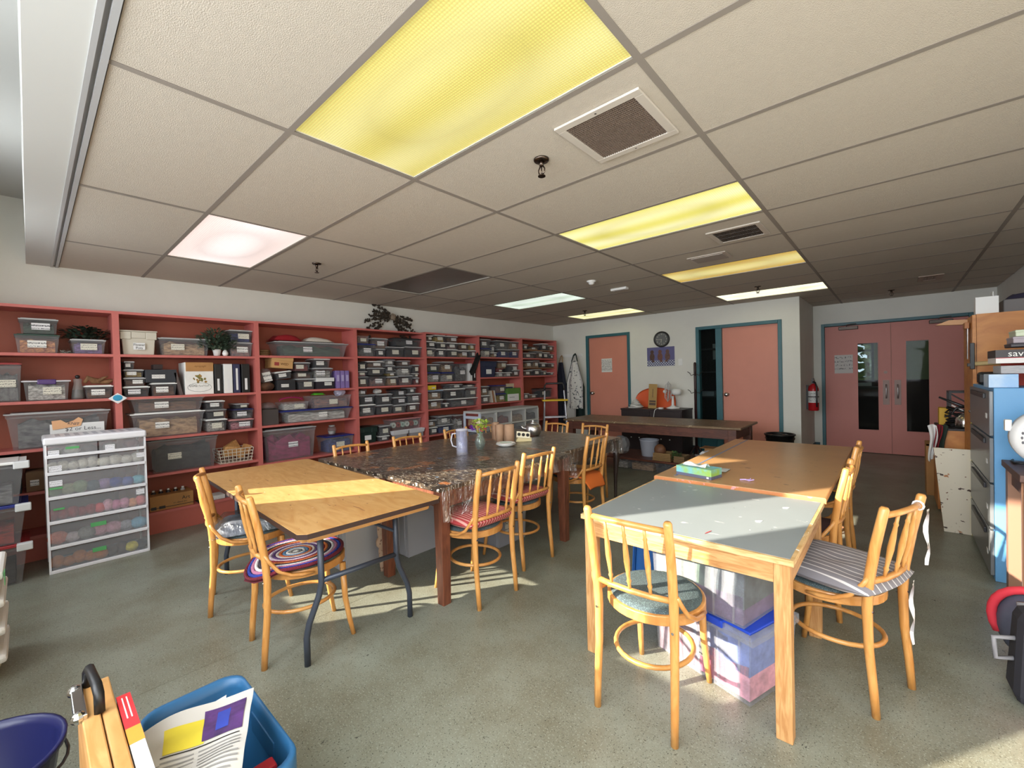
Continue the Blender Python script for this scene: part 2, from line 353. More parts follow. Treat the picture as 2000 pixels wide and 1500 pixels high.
# ---- ceiling fittings
def vent(x0, y0, x1, y1, lab, slat, nx, ny, rim, frame_rgb, back, bladed=False):
    t = thing('air_vent', lab, 'air vent', ((x0+x1)/2, (y0+y1)/2, H))
    a, b = (x1-x0)/2, (y1-y0)/2; m = mat('vent_frame_%d' % frame_rgb[0], frame_rgb, .5)
    MB().box(-a, -b, -.008, a, -b+rim, .002).box(-a, b-rim, -.008, a, b, .002).box(-a, -b+rim, -.008, -a+rim, b-rim, .002).box(a-rim, -b+rim, -.008, a, b-rim, .002).build('vent_frame', m, t, bevel=.002)
    MB().box(-a+rim, -b+rim, -.001, a-rim, b-rim, .001).build('backing', mat('vent_back', back, .8), t)
    ms = mat('vent_slat_%d' % slat[0], slat, .5); g = MB()
    for k in range(1, nx): x = -a+rim+(2*a-2*rim)*k/nx; g.box(x-.0012, -b+rim, -.006, x+.0012, b-rim, -.001)
    for k in range(1, ny): y = -b+rim+(2*b-2*rim)*k/ny; g.box(-a+rim, y-.0012, -.0062, a-rim, y+.0012, -.0012)
    q = g.build('grille', ms, t); q['kind'] = 'stuff'
    sc = MB()
    for sx, sy in ((0, -b+rim/2), (0, b-rim/2)): sc.lathe([(.004, -.0095), (.004, -.007)], (sx, sy, 0), 8)
    sc.build('screw', M_steel, t)
vent(-1.045, 1.475, -.672, 1.86, 'perforated egg-crate air vent beside the big yellow light panel', (120, 104, 92), 30, 26, .035, (198, 190, 180), (66, 54, 46))
vent(-1.035, 3.35, -.68, 3.70, 'louvred air vent between two yellow light panels', (90, 84, 80), 28, 3, .035, (190, 182, 172), (46, 40, 38))
vent(.21, 6.77, .42, 7.15, 'small brown air vent in ceiling before the double doors', (110, 84, 66), 4, 12, .05, (170, 150, 136), (70, 50, 40))
t = thing('ceiling_speaker', 'pale square ceiling speaker plate beside amber light panel', 'speaker', (-1.225, 4.075, H))
MB().box(-.16, -.12, -.006, .16, .12, .002).build('plate', mat('speaker_plate', (188, 178, 168), .5), t, bevel=.002); MB().box(-.13, -.095, -.012, .13, .095, -.006).build('grille', mat('speaker_grille', (160, 150, 142), .6), t)
def sprinkler(x, y, lab):
    t = thing('sprinkler_head', lab, 'sprinkler', (x, y, H), group='ceiling sprinklers'); m = mat('sprinkler_metal', (96, 84, 76), .25, metal=1)
    MB().lathe([(.012, -.008), (.034, -.007), (.037, -.002), (.037, .003)], n=20).build('escutcheon', m, t, True)
    MB().lathe([(.010, -.03), (.013, -.008)], n=10).tube([(-.006, 0, -.028), (-.018, 0, -.045), (-.016, 0, -.06), (-.004, 0, -.072)], .0035, 6).tube([(.006, 0, -.028), (.018, 0, -.045), (.016, 0, -.06), (.004, 0, -.072)], .0035, 6).cyl((0, 0, -.07), (0, 0, -.03), .003).build('body', m, t, True)
    MB().lathe([(.018, -.078), (.018, -.075), (.006, -.072)], n=14).build('deflector', m, t)
for x, y, l in ((-1.237, 1.64, 'metal sprinkler head beside the big yellow light panel'), (-3.71, 1.68, 'metal sprinkler head near the white light panel'), (-1.236, 5.93, 'metal sprinkler head before the cream light over orange door'), (-3.66, 5.89, 'metal sprinkler head before the light panel nearest notice door'), (-.025, 7.66, 'metal sprinkler head just before the pink double doors')): sprinkler(x, y, l)
t = thing('smoke_detector', 'round white smoke detector on the ceiling', 'smoke detector', (-2.454, 4.097, H))
MB().lathe([(.05, -.01), (.052, .002)], n=20).build('base', M_white, t, True); MB().lathe([(.018, -.04), (.03, -.03), (.034, -.012), (.05, -.01)], n=20).build('sensor_head', M_white, t, True)
t = thing('junction_box', 'small white rectangular box on ceiling by smoke detector', 'ceiling box', (-2.43, 4.69, H)); MB().box(-.1, -.035, -.025, .1, .035, .002).build('housing', M_white, t, bevel=.004); MB().box(-.06, -.01, -.027, .06, .01, -.024).build('slot', mat('slotgrey', (150, 150, 148), .5), t)
# ---- doors in the back wall
def dframe(name, x0, x1, z1, y, w=.05, extra=()):
    f = MB(); f.box(x0-w, y-.02, 0, x0, y+.10, z1+w).box(x1, y-.02, 0, x1+w, y+.10, z1+w).box(x0, y-.02, z1, x1, y+.10, z1+w)
    for a, b in extra: f.box(a, y-.02, 0, b, y+.10, z1)
    return struct(f.build(name, M_teal, bevel=.004))
def knob(parent, x, y, z):
    k = MB().lathe([(.032, 0), (.032, .006), (.014, .01), (.012, .035), (.028, .045), (.031, .058), (.024, .068), (.004, .07)], n=20, axis='y')
    k.v = [(a, -b, c) for a, b, c in k.v]; k.f = [tuple(reversed(f)) for f in k.f]
    return k.build('knob', M_chrome, parent, True, loc=(x, y, z))
dframe('trim_2', -4.41, -3.60, 2.02, YB); d1 = struct(MB().box(-4.41, YB+.03, .008, -3.60, YB+.07, 2.02).build('door_1', M_salmon), 'orange door with a printed notice, in teal frame'); knob(d1, -4.345, YB+.03, .965)
dframe('trim_3', -2.35, -1.255, 1.99, YB, extra=[(-2.10, -2.01)]); d2 = struct(MB().box(-2.01, YB+.03, .008, -1.255, YB+.07, 1.99).build('door_2', M_salmon), 'plain orange door beside a dark sidelight'); knob(d2, -1.955, YB+.03, .955)
MB().box(-2.35, YB+.03, 0, -2.10, YB+.06, .25).build('sidelight_panel', M_teal, d2)
w1 = struct(MB().box(-2.35, YB+.045, .25, -2.10, YB+.05, 1.99).build('window_6', M_glass), 'narrow glass sidelight looking into a dark room')
# dark room behind the sidelight
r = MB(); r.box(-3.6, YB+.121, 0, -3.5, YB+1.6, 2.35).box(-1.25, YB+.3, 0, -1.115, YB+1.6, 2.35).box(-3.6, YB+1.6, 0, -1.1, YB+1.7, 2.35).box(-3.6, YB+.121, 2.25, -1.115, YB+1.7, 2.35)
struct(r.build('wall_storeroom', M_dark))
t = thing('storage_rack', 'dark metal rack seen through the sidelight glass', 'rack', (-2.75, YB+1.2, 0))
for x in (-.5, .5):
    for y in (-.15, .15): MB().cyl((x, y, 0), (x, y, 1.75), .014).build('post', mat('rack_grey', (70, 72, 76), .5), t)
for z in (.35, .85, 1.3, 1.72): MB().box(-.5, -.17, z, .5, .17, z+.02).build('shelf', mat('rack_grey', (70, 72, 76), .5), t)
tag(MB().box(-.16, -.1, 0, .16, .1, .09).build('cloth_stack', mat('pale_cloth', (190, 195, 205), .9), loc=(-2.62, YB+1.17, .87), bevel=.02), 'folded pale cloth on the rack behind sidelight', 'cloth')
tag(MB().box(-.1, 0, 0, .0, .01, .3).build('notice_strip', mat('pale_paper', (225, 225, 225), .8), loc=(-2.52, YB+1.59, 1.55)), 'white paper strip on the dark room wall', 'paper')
# ---- double doors
dframe('trim_4', -.84, .76, 1.985, YD, .045)
def leaf(name, x0, x1, wx0, wx1, lab):
    z0, z1, y0, y1 = .36, 1.69, YD+.03, YD+.07
    q = MB().box(x0, y0, .008, wx0, y1, 1.98).box(wx1, y0, .008, x1, y1, 1.98).box(wx0, y0, .008, wx1, y1, z0).box(wx0, y0, z1, wx1, y1, 1.98)
    o = struct(q.build(name, M_pinkdoor), lab)
    t = .012; MB().box(wx0-t, y0-.006, z0-t, wx0, y0, z1+t).box(wx1, y0-.006, z0-t, wx1+t, y0, z1+t).box(wx0, y0-.006, z0-t, wx1, y0, z0).box(wx0, y0-.006, z1, wx1, y0, z1+t).build('glazing_bead', M_pinkdoor, o)
    MB().box(wx0, YD+.047, z0, wx1, YD+.053, z1).build('pane', M_glass, o); return o
da = leaf('door_3', -.84, -.0425, -.43, -.19, 'pink double door leaf with taped paper and narrow window')
db = leaf('door_4', -.0395, .76, .125, .365, 'pink double door leaf half hidden by wooden cabinets')
for d, x in ((da, -.10), (db, .03)):
    pl = MB().box(x-.037, YD+.024, .75, x+.037, YD+.03, 1.12).build('pull_plate', mat('plate_bronze', (110, 92, 86), .45, metal=.7), d)
    MB().tube([(x, YD+.026, .85), (x, YD-.015, .865), (x, YD-.02, .9), (x, YD-.02, 1.0), (x, YD-.015, 1.035), (x, YD+.026, 1.05)], .009, 8).build('handle', mat('pull_chrome', (176, 170, 170), .3, metal=.8), pl, True)
MB().lathe([(.022, .0), (.022, .01), (.016, .014)], (0, 0, 0), 16, axis='y').build('lock_cylinder', mat('plate_bronze'), da, loc=(-.105, YD+.018, 1.238))
for d, x in ((da, -.66), (db, .37)):
    c = MB().box(x, YD-.03, 1.915, x+.24, YD+.03, 1.965).build('door_closer', mat('closer_bronze', (92, 82, 76), .45, metal=.6), d, bevel=.006)
    MB().tube([(x+.1, YD-.0, 1.97), (x+.1, YD-.09, 1.985), (x+.22, YD-.02, 2.0)], .007, 6).build('closer_arm', M_steel, c)
# corridor beyond
t = thing('corridor_fill_light', 'added square fill light over the corridor beyond the double doors', 'ceiling light', (.3, YD+1.1, H)); MB().box(-.3, -.3, -.01, .3, .3, .0).build('diffuser', mat('corridor_fill_glow', (230, 230, 210), .5, emit=(240, 240, 220), emits=1.2), t); MB().box(-.32, -.32, .0, .32, .32, .02).build('light_frame', M_white, t)  # glowing panel added to brighten the corridor so its green wall shows
CY = YD+2.0
wall_with_holes('wall_corridor', XC-1.2, XR, CY, CY+.1, H+.05, [(-.64, -.30, 1.06, 1.78)], mat('corridor_green', (148, 156, 118), .7))
struct(MB().box(-.60, CY-.015, 0, XR, CY, 1.08).build('trim_5', mat('corridor_maroon', (60, 26, 30), .6)))
struct(MB().box(XC-1.25, YD+.12, 0, XC-1.15, CY, H).build('wall_corridor_side', mat('corridor_dark', (40, 44, 46), .8)))
wf = struct(MB().box(-.64, CY-.02, 1.06, -.615, CY+.03, 1.78).box(-.33, CY-.02, 1.06, -.29, CY+.03, 1.78).box(-.615, CY-.02, 1.06, -.33, CY+.03, 1.085).box(-.615, CY-.02, 1.755, -.33, CY+.03, 1.78).box(-.615, CY-.02, 1.62, -.33, CY+.03, 1.655).build('window_7', mat('corridor_window', (96, 100, 100), .5)))
MB().box(-.615, CY, 1.085, -.33, CY+.004, 1.755).build('pane', MATS['clear_pane'], wf)
lf = MB()
for k in range(2600):
    c = Vector((random.uniform(-1.9, .9), random.uniform(11.2, 12.4), random.uniform(.3, 3.2))); a = random.uniform(0, 6.28); b = random.uniform(-1, 1); s = random.uniform(.08, .15)
    u = Vector((math.cos(a), math.sin(a)*.4, b*.5))*s; v = Vector((-math.sin(a)*.5, .3, math.cos(b)))*s*.6
    lf.add([c-u, c+v*.6, c+u, c-v*.6], [(0, 1, 2, 3)])
tr = thing('garden_tree', 'leafy green tree outside the corridor window', 'tree', (0, 0, 0))
lo_ = lf.build('foliage', mat('leaf_green', (112, 128, 66), .6, rgb2=(50, 66, 36), vscale=3), tr); lo_['kind'] = 'stuff'
MB().cyl((-.4, 11.8, 0), (-.35, 11.8, 2.6), .09, .05).build('trunk', mat('bark', (80, 66, 52), .9), tr)
tag(MB().box(-.2, -.02, 0, .2, .02, .06).build('white_cloth', mat('pale_paper'), loc=(-.52, CY-.3, .98)), 'white folded paper beyond the double door window', 'paper')
t = thing('corridor_table', 'dark table in corridor seen through the door window', 'table', (-.5, CY-.35, 0))
MB().box(-.45, -.2, .93, .45, .2, .97).build('top', M_dark, t)
for x in (-.4, .4):
    for y in (-.15, .15): MB().box(x-.025, y-.025, 0, x+.025, y+.025, .93).build('leg', M_dark, t)
# ---------------------------------------------------------------- bookcases
M_case = mat('salmon_case', (180, 94, 82), .5, var=.05, vscale=2.5)
M_edge = mat('salmon_edge', (192, 104, 98), .45, var=.04)
M_caseback = mat('salmon_back', (156, 80, 60), .55, var=.06, vscale=2)
XF, XBK = -4.92, -5.222
BAYS = [(-.53, .505, 1.96, [1.595, 1.225, .858, .53, .195]), (.505, 1.58, 1.96, [1.595, 1.227, .858, .53, .195]), (1.58, 2.67, 1.962, [1.608, 1.234, .872, .478, .16]),
        (2.67, 3.715, 1.965, [1.62, 1.243, .875, .53, .17]), (3.715, 4.755, 1.978, [1.635, 1.27, .885, .52, .17]), (4.755, 5.81, 1.988, [1.648, 1.322, .90, .52, .17]), (5.81, 6.86, 1.998, [1.648, 1.331, .917, .52, .17])]
CASE_L = ['salmon bookcase behind the white drawer tower, nearest the bulkhead', 'salmon bookcase holding binders and the art supply carton', 'salmon bookcase with red and white cloth on top shelf',
          'salmon bookcase directly below the dried leaf spray', 'salmon bookcase holding the small yellow box', 'salmon bookcase holding the green and white carton', 'salmon bookcase in the corner behind the stepladder']
for i, (a, b, zt, sh) in enumerate(BAYS):
    t = thing('bookcase', CASE_L[i], 'bookcase', (0, 0, 0), group='salmon bookcases along the wall'); w = .022
    for y in (a, b-w): MB().box(XBK, y, 0, XF, y+w, zt).build('side_panel', M_edge, t)
    MB().box(XBK, a+w, zt-.022, XF, b-w, zt).build('top_panel', M_edge, t)
    MB().box(XBK, a+w, .12, XBK+.006, b-w, zt-.022).build('back_panel', M_caseback, t)
    for z in sh: MB().box(XBK+.006, a+w, z-.022, XF-.002, b-w, z).build('shelf', M_edge, t)
    if i == 6:
        for z in (1.50, 1.855-.03, 1.15):
            pass
    MB().box(XF-.02, a+w, 0, XF-.012, b-w, sh[-1]-.022).build('plinth', M_case, t)
# thin sub-shelves of the corner bookcase
cornercase = [o for o in bpy.data.objects if o.get('label') == CASE_L[6]][0]
for z in (1.80, 1.475): MB().box(XBK+.006, 5.833, z-.01, XF-.03, 6.837, z).build('shelf', mat('thin_shelf', (168, 120, 84), .5), cornercase)
# ---- storage tubs: shared unit meshes, scaled per tub
def tubmat(name, rgb, alpha, rough=.3): return mat(name, rgb, rough, alpha=alpha)
M_tub = tubmat('clear_plastic', (176, 176, 180), .20); M_tubd = tubmat('smoky_plastic', (120, 120, 124), .28)
def unit_tub(m):
    b = MB().fr(-.44, -.44, .44, .44, 0, -.485, -.49, .485, .49, .93, top=False)
    b.fr(-.5, -.5, .5, .5, .90, -.5, -.5, .5, .5, 1.0, top=False, bot=False); return b.mesh('tub_body', m)
UT = {'clear': unit_tub(M_tub), 'smoky': unit_tub(M_tubd)}
def unit_lid(rgb, name):
    return MB().fr(-.515, -.515, .515, .515, 0, -.515, -.515, .515, .515, .6).fr(-.46, -.46, .46, .46, .6, -.45, -.45, .45, .45, 1).mesh('tub_lid', mat('lid_'+name, rgb, .4))
LIDS = {n: unit_lid(c, n) for n, c in dict(white=(222, 222, 220), blue=(34, 44, 120), navy=(28, 34, 78), grey=(120, 120, 122), clear=(168, 168, 170), green=(28, 60, 50), black=(26, 26, 28), red=(150, 40, 44), pale=(150, 165, 190), pink=(190, 130, 130), brown=(96, 74, 58)).items()}
CONT = dict(grey=((118, 118, 118), (60, 60, 62)), dark=((52, 50, 50), (26, 26, 28)), tan=((184, 150, 112), (112, 84, 60)), mixed=((150, 110, 100), (64, 70, 84)), red=((150, 52, 44), (80, 40, 40)), blue=((54, 72, 140), (34, 40, 80)), green=((60, 84, 66), (26, 38, 34)),
            pink=((214, 150, 160), (120, 60, 70)), yellow=((206, 180, 80), (120, 84, 50)), white=((206, 202, 196), (120, 118, 114)), brown=((118, 80, 56), (62, 44, 34)), purple=((120, 92, 150), (60, 44, 80)), orange=((220, 150, 90), (120, 60, 50)), magenta=((150, 40, 90), (110, 30, 64)))
def lumps(k):
    random.seed(100+k)
    def f(u, v): return (-.42+.84*u, -.42+.84*v, .72+.16*math.sin(9*u+k*2)*math.sin(8*v+k)+random.uniform(-.09, .09))
    b = MB(); nu = 6
    b.sheet(f, nu, nu); top = list(b.v); w = nu+1
    ring = [i for i in range(w)]+[j*w+nu for j in range(1, w)]+[nu*w+i for i in range(nu-1, -1, -1)]+[j*w for j in range(nu-1, 0, -1)]
    n = len(b.v); b.v += [(top[i][0]*1.0, top[i][1]*1.0, .03) for i in ring]
    for q in range(len(ring)): q2 = (q+1) % len(ring); b.f.append((ring[q], n+q, n+q2, ring[q2]))
    b.f.append(tuple(n+q for q in range(len(ring)))); return b
_cont = {}
def contents(name, k):
    if (name, k) not in _cont:
        c = CONT[name]; _cont[(name, k)] = lumps(k).mesh('tub_contents', mat('contents_'+name, c[0], .8, rgb2=c[1], vscale=7+random.uniform(0, 3)))
    return _cont[(name, k)]
STK = [MB().box(-.5, -.5, -.5, .5, .5, .5).mesh('label', scribble('label_scribble_%d' % i, bgc, (60, 60, 66), r, th)) for i, (bgc, r, th) in enumerate([((226, 224, 220), 2, .50), ((214, 210, 196), 3, .52), ((224, 222, 224), 2, .47), ((208, 190, 150), 2, .5)])]
def tub(y0, y1, z0, z1, xf=-4.95, depth=.23, lid='white', cont='grey', lab='', body='smoky', sticker=True, group='storage tubs on the bookcases', rot=0, fill=.92, name='storage_tub', cat='storage tub', stx=None):
    h = z1-z0; lt = min(.014, h*.16) if lid else 0
    t = thing(name, lab, cat, (xf-depth/2, (y0+y1)/2, z0), rot, group)
    w = y1-y0-.006
    link('body', UT[body], t, scale=(depth, w, h-lt))
    if cont: link('contents', contents(cont, random.randrange(3)), t, loc=(0, 0, .002), scale=(depth*.94, w*.94, (h-lt)*fill))
    if lid: link('lid', LIDS[lid], t, loc=(0, 0, h-lt-.001), scale=(depth, w, lt))
    if sticker:
        sw, shh = min(w*.48, .10), min(h*.42, .055); q = (stx if stx is not None else random.uniform(-.16, .16))*w
        link('label_sticker', STK[random.choice((0, 0, 1, 2))], t, loc=(depth*.472+.004, q, h*.47), scale=(.0015, sw, shh), rot=(0, math.radians(-3), 0))
    return t
SHN = ['top shelf', 'second shelf', 'third shelf', 'fourth shelf', 'bottom shelf']
def art(w): return w
def shelf(bay, sh, stacks, zbase=None, shname=None, xf=-4.95, depth=.23, gap=0):
    """stacks: list of stacks, each a list bottom->top of (px0, px1, py_top, lid, contents[, body])"""
    a, b, zt, zz = BAYS[bay]; z0 = zz[sh] if zbase is None else zbase
    for si, st in enumerate(stacks):
        z = z0
        for ri, it in enumerate(st):
            px0, px1, pt, lid, cont = it[:5]; body = it[5] if len(it) > 5 else 'smoky'
            dz = .006*ri
            ya, yb = Xp(px0, pt+6, xf).y, Xp(px1, pt+6, xf).y
            z1 = max(Xp((px0+px1)/2, pt, xf).z, z+.035)
            row = ('bottom', 'second tier', 'third tier', 'top')[min(ri, 3)] if len(st) > 1 else None
            if len(st) > 1 and ri == len(st)-1: row = 'top'
            pos = '%s of %s stack' % (row, ORD[si]) if row else '%s along' % ORD[si]
            look = 'tub of %s bits with %s lid' % (cont, lid) if lid and cont else ('open tub of %s bits' % cont if cont else 'empty tub')
            tub(max(ya, a+.026), min(yb, b-.026), z+.0008, z1, xf-dz, depth, lid, cont, '%s, %s, %s, %s bookcase' % (look, pos, shname or SHN[sh], ORD[bay]), body)
            z = z1+.0008
G = 'grey'
shelf(3, 0, [[(695, 735, 671, 'blue', 'grey'), (698, 722, 656, None, 'brown', 'clear')], [(735, 753, 681, 'clear', 'dark'), (727, 758, 660, 'clear', 'brown', 'clear')], [(755, 789, 677, 'clear', 'dark')], [(790, 824, 677, 'clear', 'dark'), (770, 823, 660, 'black', 'dark')]])
shelf(3, 1, [[(694, 720, 735, 'grey', 'brown'), (696, 718, 725, 'clear', 'pink'), (694, 717, 706, 'black', 'dark')], [(721, 755, 733, 'black', 'mixed'), (718, 752, 718, 'clear', 'dark'), (718, 752, 705, 'white', 'brown')],
             [(757, 778, 735, 'clear', 'tan'), (759, 774, 727, 'clear', 'yellow'), (755, 773, 713, 'clear', 'grey'), (754, 773, 702, 'clear', 'white')], [(780, 807, 733, 'clear', 'mixed'), (776, 805, 715, 'grey', 'white'), (781, 803, 704, 'clear', 'brown')], [(809, 819, 737, 'clear', 'red'), (809, 819, 729, 'white', 'grey'), (807, 820, 712, 'clear', 'dark')]])
shelf(3, 2, [[(697, 734, 790, 'white', 'grey'), (697, 733, 771, 'grey', 'dark'), (700, 718, 761, None, 'white')], [(736, 767, 790, 'clear', 'dark'), (736, 767, 769, 'clear', 'dark')], [(769, 794, 790, 'clear', 'grey'), (769, 794, 775, 'clear', 'dark'), (773, 794, 760, 'black', 'dark')], [(797, 820, 787, 'white', 'brown'), (797, 823, 768, 'clear', 'grey'), (801, 814, 757, 'clear', 'grey')]])
shelf(3, 3, [[(742, 762, 851, 'white', 'grey'), (742, 764, 831, 'clear', 'grey')]])
shelf(4, 0, [[(832, 852, 679, 'clear', 'white'), (832, 852, 666, 'white', 'dark'), (833, 846, 655, 'white', 'brown')], [(854, 872, 681, 'white', 'grey'), (854, 872, 668, 'white', 'dark'), (850, 871, 654, 'white', 'yellow')], [(874, 895, 682, 'white', 'dark'), (874, 895, 669, 'white', 'mixed'), (874, 895, 656, 'white', 'brown')], [(897, 916, 684, 'white', 'tan'), (897, 916, 670, 'white', 'brown')], [(918, 930, 684, 'white', 'grey'), (918, 930, 671, 'clear', 'yellow')]])
shelf(4, 1, [[(834, 860, 727, 'blue', 'white'), (834, 860, 711, 'clear', 'green')], [(863, 887, 727, 'blue', 'white'), (863, 887, 706, 'clear', 'tan')], [(889, 912, 708, 'red', 'grey')]])
shelf(4, 2, [[(834, 866, 780, 'white', 'tan'), (834, 866, 762, 'pale', 'tan')], [(868, 877, 787, 'white', 'dark')], [(879, 933, 777, 'white', 'grey')]], depth=.24)
zt_ = Xp(906, 777, -4.95).z+.002
shelf(4, 2, [[(868, 908, 759, 'white', 'dark'), (880, 904, 750, 'clear', 'grey')], [(910, 936, 756, 'clear', 'grey'), (912, 930, 750, 'black', 'white')]], zbase=zt_, shname='third shelf upper')
shelf(4, 3, [[(835, 855, 834, 'white', 'grey'), (835, 854, 820, 'clear', 'tan')], [(857, 886, 829, 'clear', 'blue'), (857, 884, 812, 'clear', 'white')], [(888, 906, 810, 'clear', 'white')]])
shelf(5, 0, [[(939, 959, 680, 'blue', 'white'), (939, 959, 662, 'clear', 'grey')], [(961, 971, 688, 'white', 'tan'), (961, 968, 674, 'clear', 'white')], [(973, 996, 682, 'clear', 'blue'), (969, 996, 665, 'clear', 'grey')], [(998, 1015, 682, 'clear', 'blue'), (998, 1014, 667, 'clear', 'tan')]])
shelf(5, 1, [[(972, 985, 727, 'white', 'white'), (972, 984, 720, 'red', 'red'), (974, 992, 705, 'clear', 'tan')], [(987, 1000, 727, 'white', 'white'), (995, 1013, 711, 'white', 'dark')], [(1002, 1016, 722, 'clear', 'brown')]])
shelf(5, 2, [[(940, 957, 772, 'white', 'mixed'), (940, 956, 754, 'clear', 'tan')], [(970, 989, 768, 'blue', 'yellow'), (970, 989, 752, 'blue', 'mixed')]])
shelf(6, 0, [[(1023, 1047, 689, 'clear', 'grey')], [(1048, 1060, 686, 'clear', 'brown')], [(1061, 1074, 688, 'white', 'dark')], [(1075, 1082, 692, 'clear', 'grey')]], depth=.2, xf=-4.96)
shelf(6, 0, [[(1022, 1032, 672, 'clear', 'grey')], [(1035, 1053, 677, 'brown', 'tan')], [(1057, 1071, 671, 'white', 'dark')], [(1072, 1082, 675, 'clear', 'brown')]], zbase=1.801, shname='top shelf ledge', depth=.2, xf=-4.96)
shelf(6, 1, [[(1023, 1040, 723, 'clear', 'brown')], [(1043, 1058, 721, 'clear', 'dark')], [(1060, 1068, 724, 'clear', 'grey')], [(1073, 1082, 727, 'white', 'grey')]], depth=.2, xf=-4.96)
shelf(6, 1, [[(1027, 1041, 705, 'clear', 'tan')], [(1043, 1054, 704, 'clear', 'tan')], [(1055, 1068, 708, 'white', 'dark')], [(1074, 1083, 709, 'clear', 'brown')]], zbase=1.476, shname='second shelf ledge', depth=.2, xf=-4.96)
shelf(6, 2, [[(1024, 1034, 768, 'clear', 'white')], [(1036, 1050, 770, 'clear', 'tan')], [(1054, 1078, 758, 'black', 'dark')]], depth=.2)
# bookcase B
shelf(1, 1, [[(240, 293, 754, 'white', 'dark'), (241, 285, 737, 'clear', 'brown'), (241, 282, 721, 'clear', 'yellow'), (242, 264, 705, 'clear', 'dark')], [(294, 346, 747, 'white', 'brown')]], depth=.25)
shelf(1, 2, [[(255, 400, 804, 'white', 'tan', 'clear'), (254, 399, 775, 'white', 'brown', 'clear')], [(402, 444, 818, 'white', 'white'), (402, 443, 799, 'grey', 'dark'), (402, 440, 782, 'white', 'dark')], [(447, 496, 818, 'pink', 'pink'), (456, 496, 798, 'navy', 'grey'), (461, 488, 788, 'clear', 'dark')]], depth=.26)
shelf(1, 3, [[(288, 425, 855, 'grey', 'dark', 'clear')]], depth=.26)
shelf(1, 0, [[(309, 410, 660, 'clear', 'tan', 'clear')], [(447, 493, 668, 'clear', 'mixed', 'clear'), (447, 494, 644, 'clear', 'blue')]], depth=.24)
# bookcase A
shelf(0, 0, [[(27, 117, 652, 'green', 'orange', 'clear'), (35, 114, 621, 'clear', 'green')], [(137, 207, 662, 'clear', 'purple', 'clear')]], depth=.25)
shelf(0, 1, [[(-40, 42, 708, 'red', 'grey', 'clear')], [(164, 222, 752, 'white', 'brown')]], depth=.25)
shelf(0, 2, [[(8, 214, 803, 'clear', 'grey', 'clear')]], depth=.27)
# bookcase C
shelf(2, 0, [[(538, 679, 668, 'clear', 'green', 'clear')]], depth=.24)
shelf(2, 1, [[(581, 615, 739, 'clear', 'dark'), (578, 612, 725, 'black', 'brown'), (575, 607, 707, 'clear', 'red')]], depth=.24)
shelf(2, 2, [[(549, 688, 798, 'blue', 'white', 'clear')]], depth=.25)
z_ = Xp(618, 798, -4.95).z+.0016
shelf(2, 2, [[(551, 604, 785, None, 'white', 'clear')], [(607, 687, 772, None, 'mixed', 'clear')]], zbase=z_, shname='on blue-lidded bin', depth=.22)
shelf(2, 3, [[(513, 617, 836, 'clear', 'magenta', 'clear')], [(637, 691, 850, 'blue', 'blue', 'clear')]], depth=.26)
# ---------------------------------------------------------------- other things on the bookcases
def ext(px0, px1, pt, z0, xf=-4.95):
    return Xp(px0, pt+5, xf).y, Xp(px1, pt+5, xf).y, z0, Xp((px0+px1)/2, pt, xf).z
def tote(px0, px1, pt, z0, rgb, name, lab, xf=-4.95, depth=.25, lidrgb=None, sticker=None, cat='tote'):
    y0, y1, z0, z1 = ext(px0, px1, pt, z0, xf); w, h = y1-y0, z1-z0; m = mat('tote_%d_%d' % (rgb[0], rgb[2]), rgb, .5)
    t = thing(name, lab, cat, (xf-depth/2, (y0+y1)/2, z0+.001))
    b = MB().fr(-depth*.42, -w*.42, depth*.42, w*.42, 0, -depth*.48, -w*.47, depth*.48, w*.47, h*.94).box(-depth*.5, -w*.5, h*.62, depth*.5, -w*.2, h*.93).box(-depth*.5, w*.2, h*.62, depth*.5, w*.5, h*.93).fr(-depth*.49, -w*.2, depth*.49, w*.2, h*.66, -depth*.49, -w*.2, depth*.49, w*.2, h*.93)
    b.build('body', m, t, bevel=.006)
    MB().box(-depth*.53, -w*.52, h*.93, depth*.53, w*.52, h*.985).build('lid', mat('totelid_%s' % (lidrgb or rgb)[0], lidrgb or rgb, .45), t, bevel=.005)
    if sticker:
        s = link('label_sticker', MB().box(-.5, -.5, -.5, .5, .5, .5).mesh('label', mat('pale_paper', (225, 225, 225), .8)), t, loc=(depth*.49+.003, 0, h*.34), scale=(.0015, w*.32, h*.28))
        for i, s_ in enumerate(sticker): text('lettering', s_, h*.14, M_black, t, (depth*.49+.0042, 0, h*(.40-.13*i)), FACE_X, sx=.9)
    return t
zA, zB, zC, zD, zE, zF, zG = [b[3] for b in BAYS]
tote(234, 306, 645, zB[0], (196, 190, 176), 'storage_tote', 'beige tote labelled flower pots on the second bookcase top shelf', sticker=('Flower', 'Pots'))
tote(698, 738, 834, zD[3], (24, 44, 40), 'storage_tote', 'dark green lidded tote on the fourth bookcase lower shelf', sticker=('',))
tote(938, 970, 705, zF[1], (38, 48, 76), 'storage_tote', 'navy blue tote on second shelf of the sixth bookcase', sticker=('',))
tote(889, 913, 728, zE[1], (30, 34, 50), 'storage_tote', 'dark navy box under the red-lidded tub, fifth bookcase', sticker=('',)) if False else None
# tub w purple handle
y0, y1, z0, z1 = ext(43, 137, 742, zA[1]); t = tub(y0, y1, z0+.001, z1, lid=None, cont='white', body='clear', lab='translucent white tub with a purple handle, second shelf behind drawer tower', sticker=True, depth=.25, name='handled_tub'); w = y1-y0
MB().box(-.13, -w*.2, (z1-z0)*.78, .132, w*.2, (z1-z0)*1.02).build('handle', mat('purple_plastic', (74, 44, 110), .4), t, bevel=.006)
MB().box(-.128, -w*.52, (z1-z0)*.9, .128, w*.52, (z1-z0)*.96).build('rim', mat('milky', (214, 212, 220), .4), t, bevel=.003)
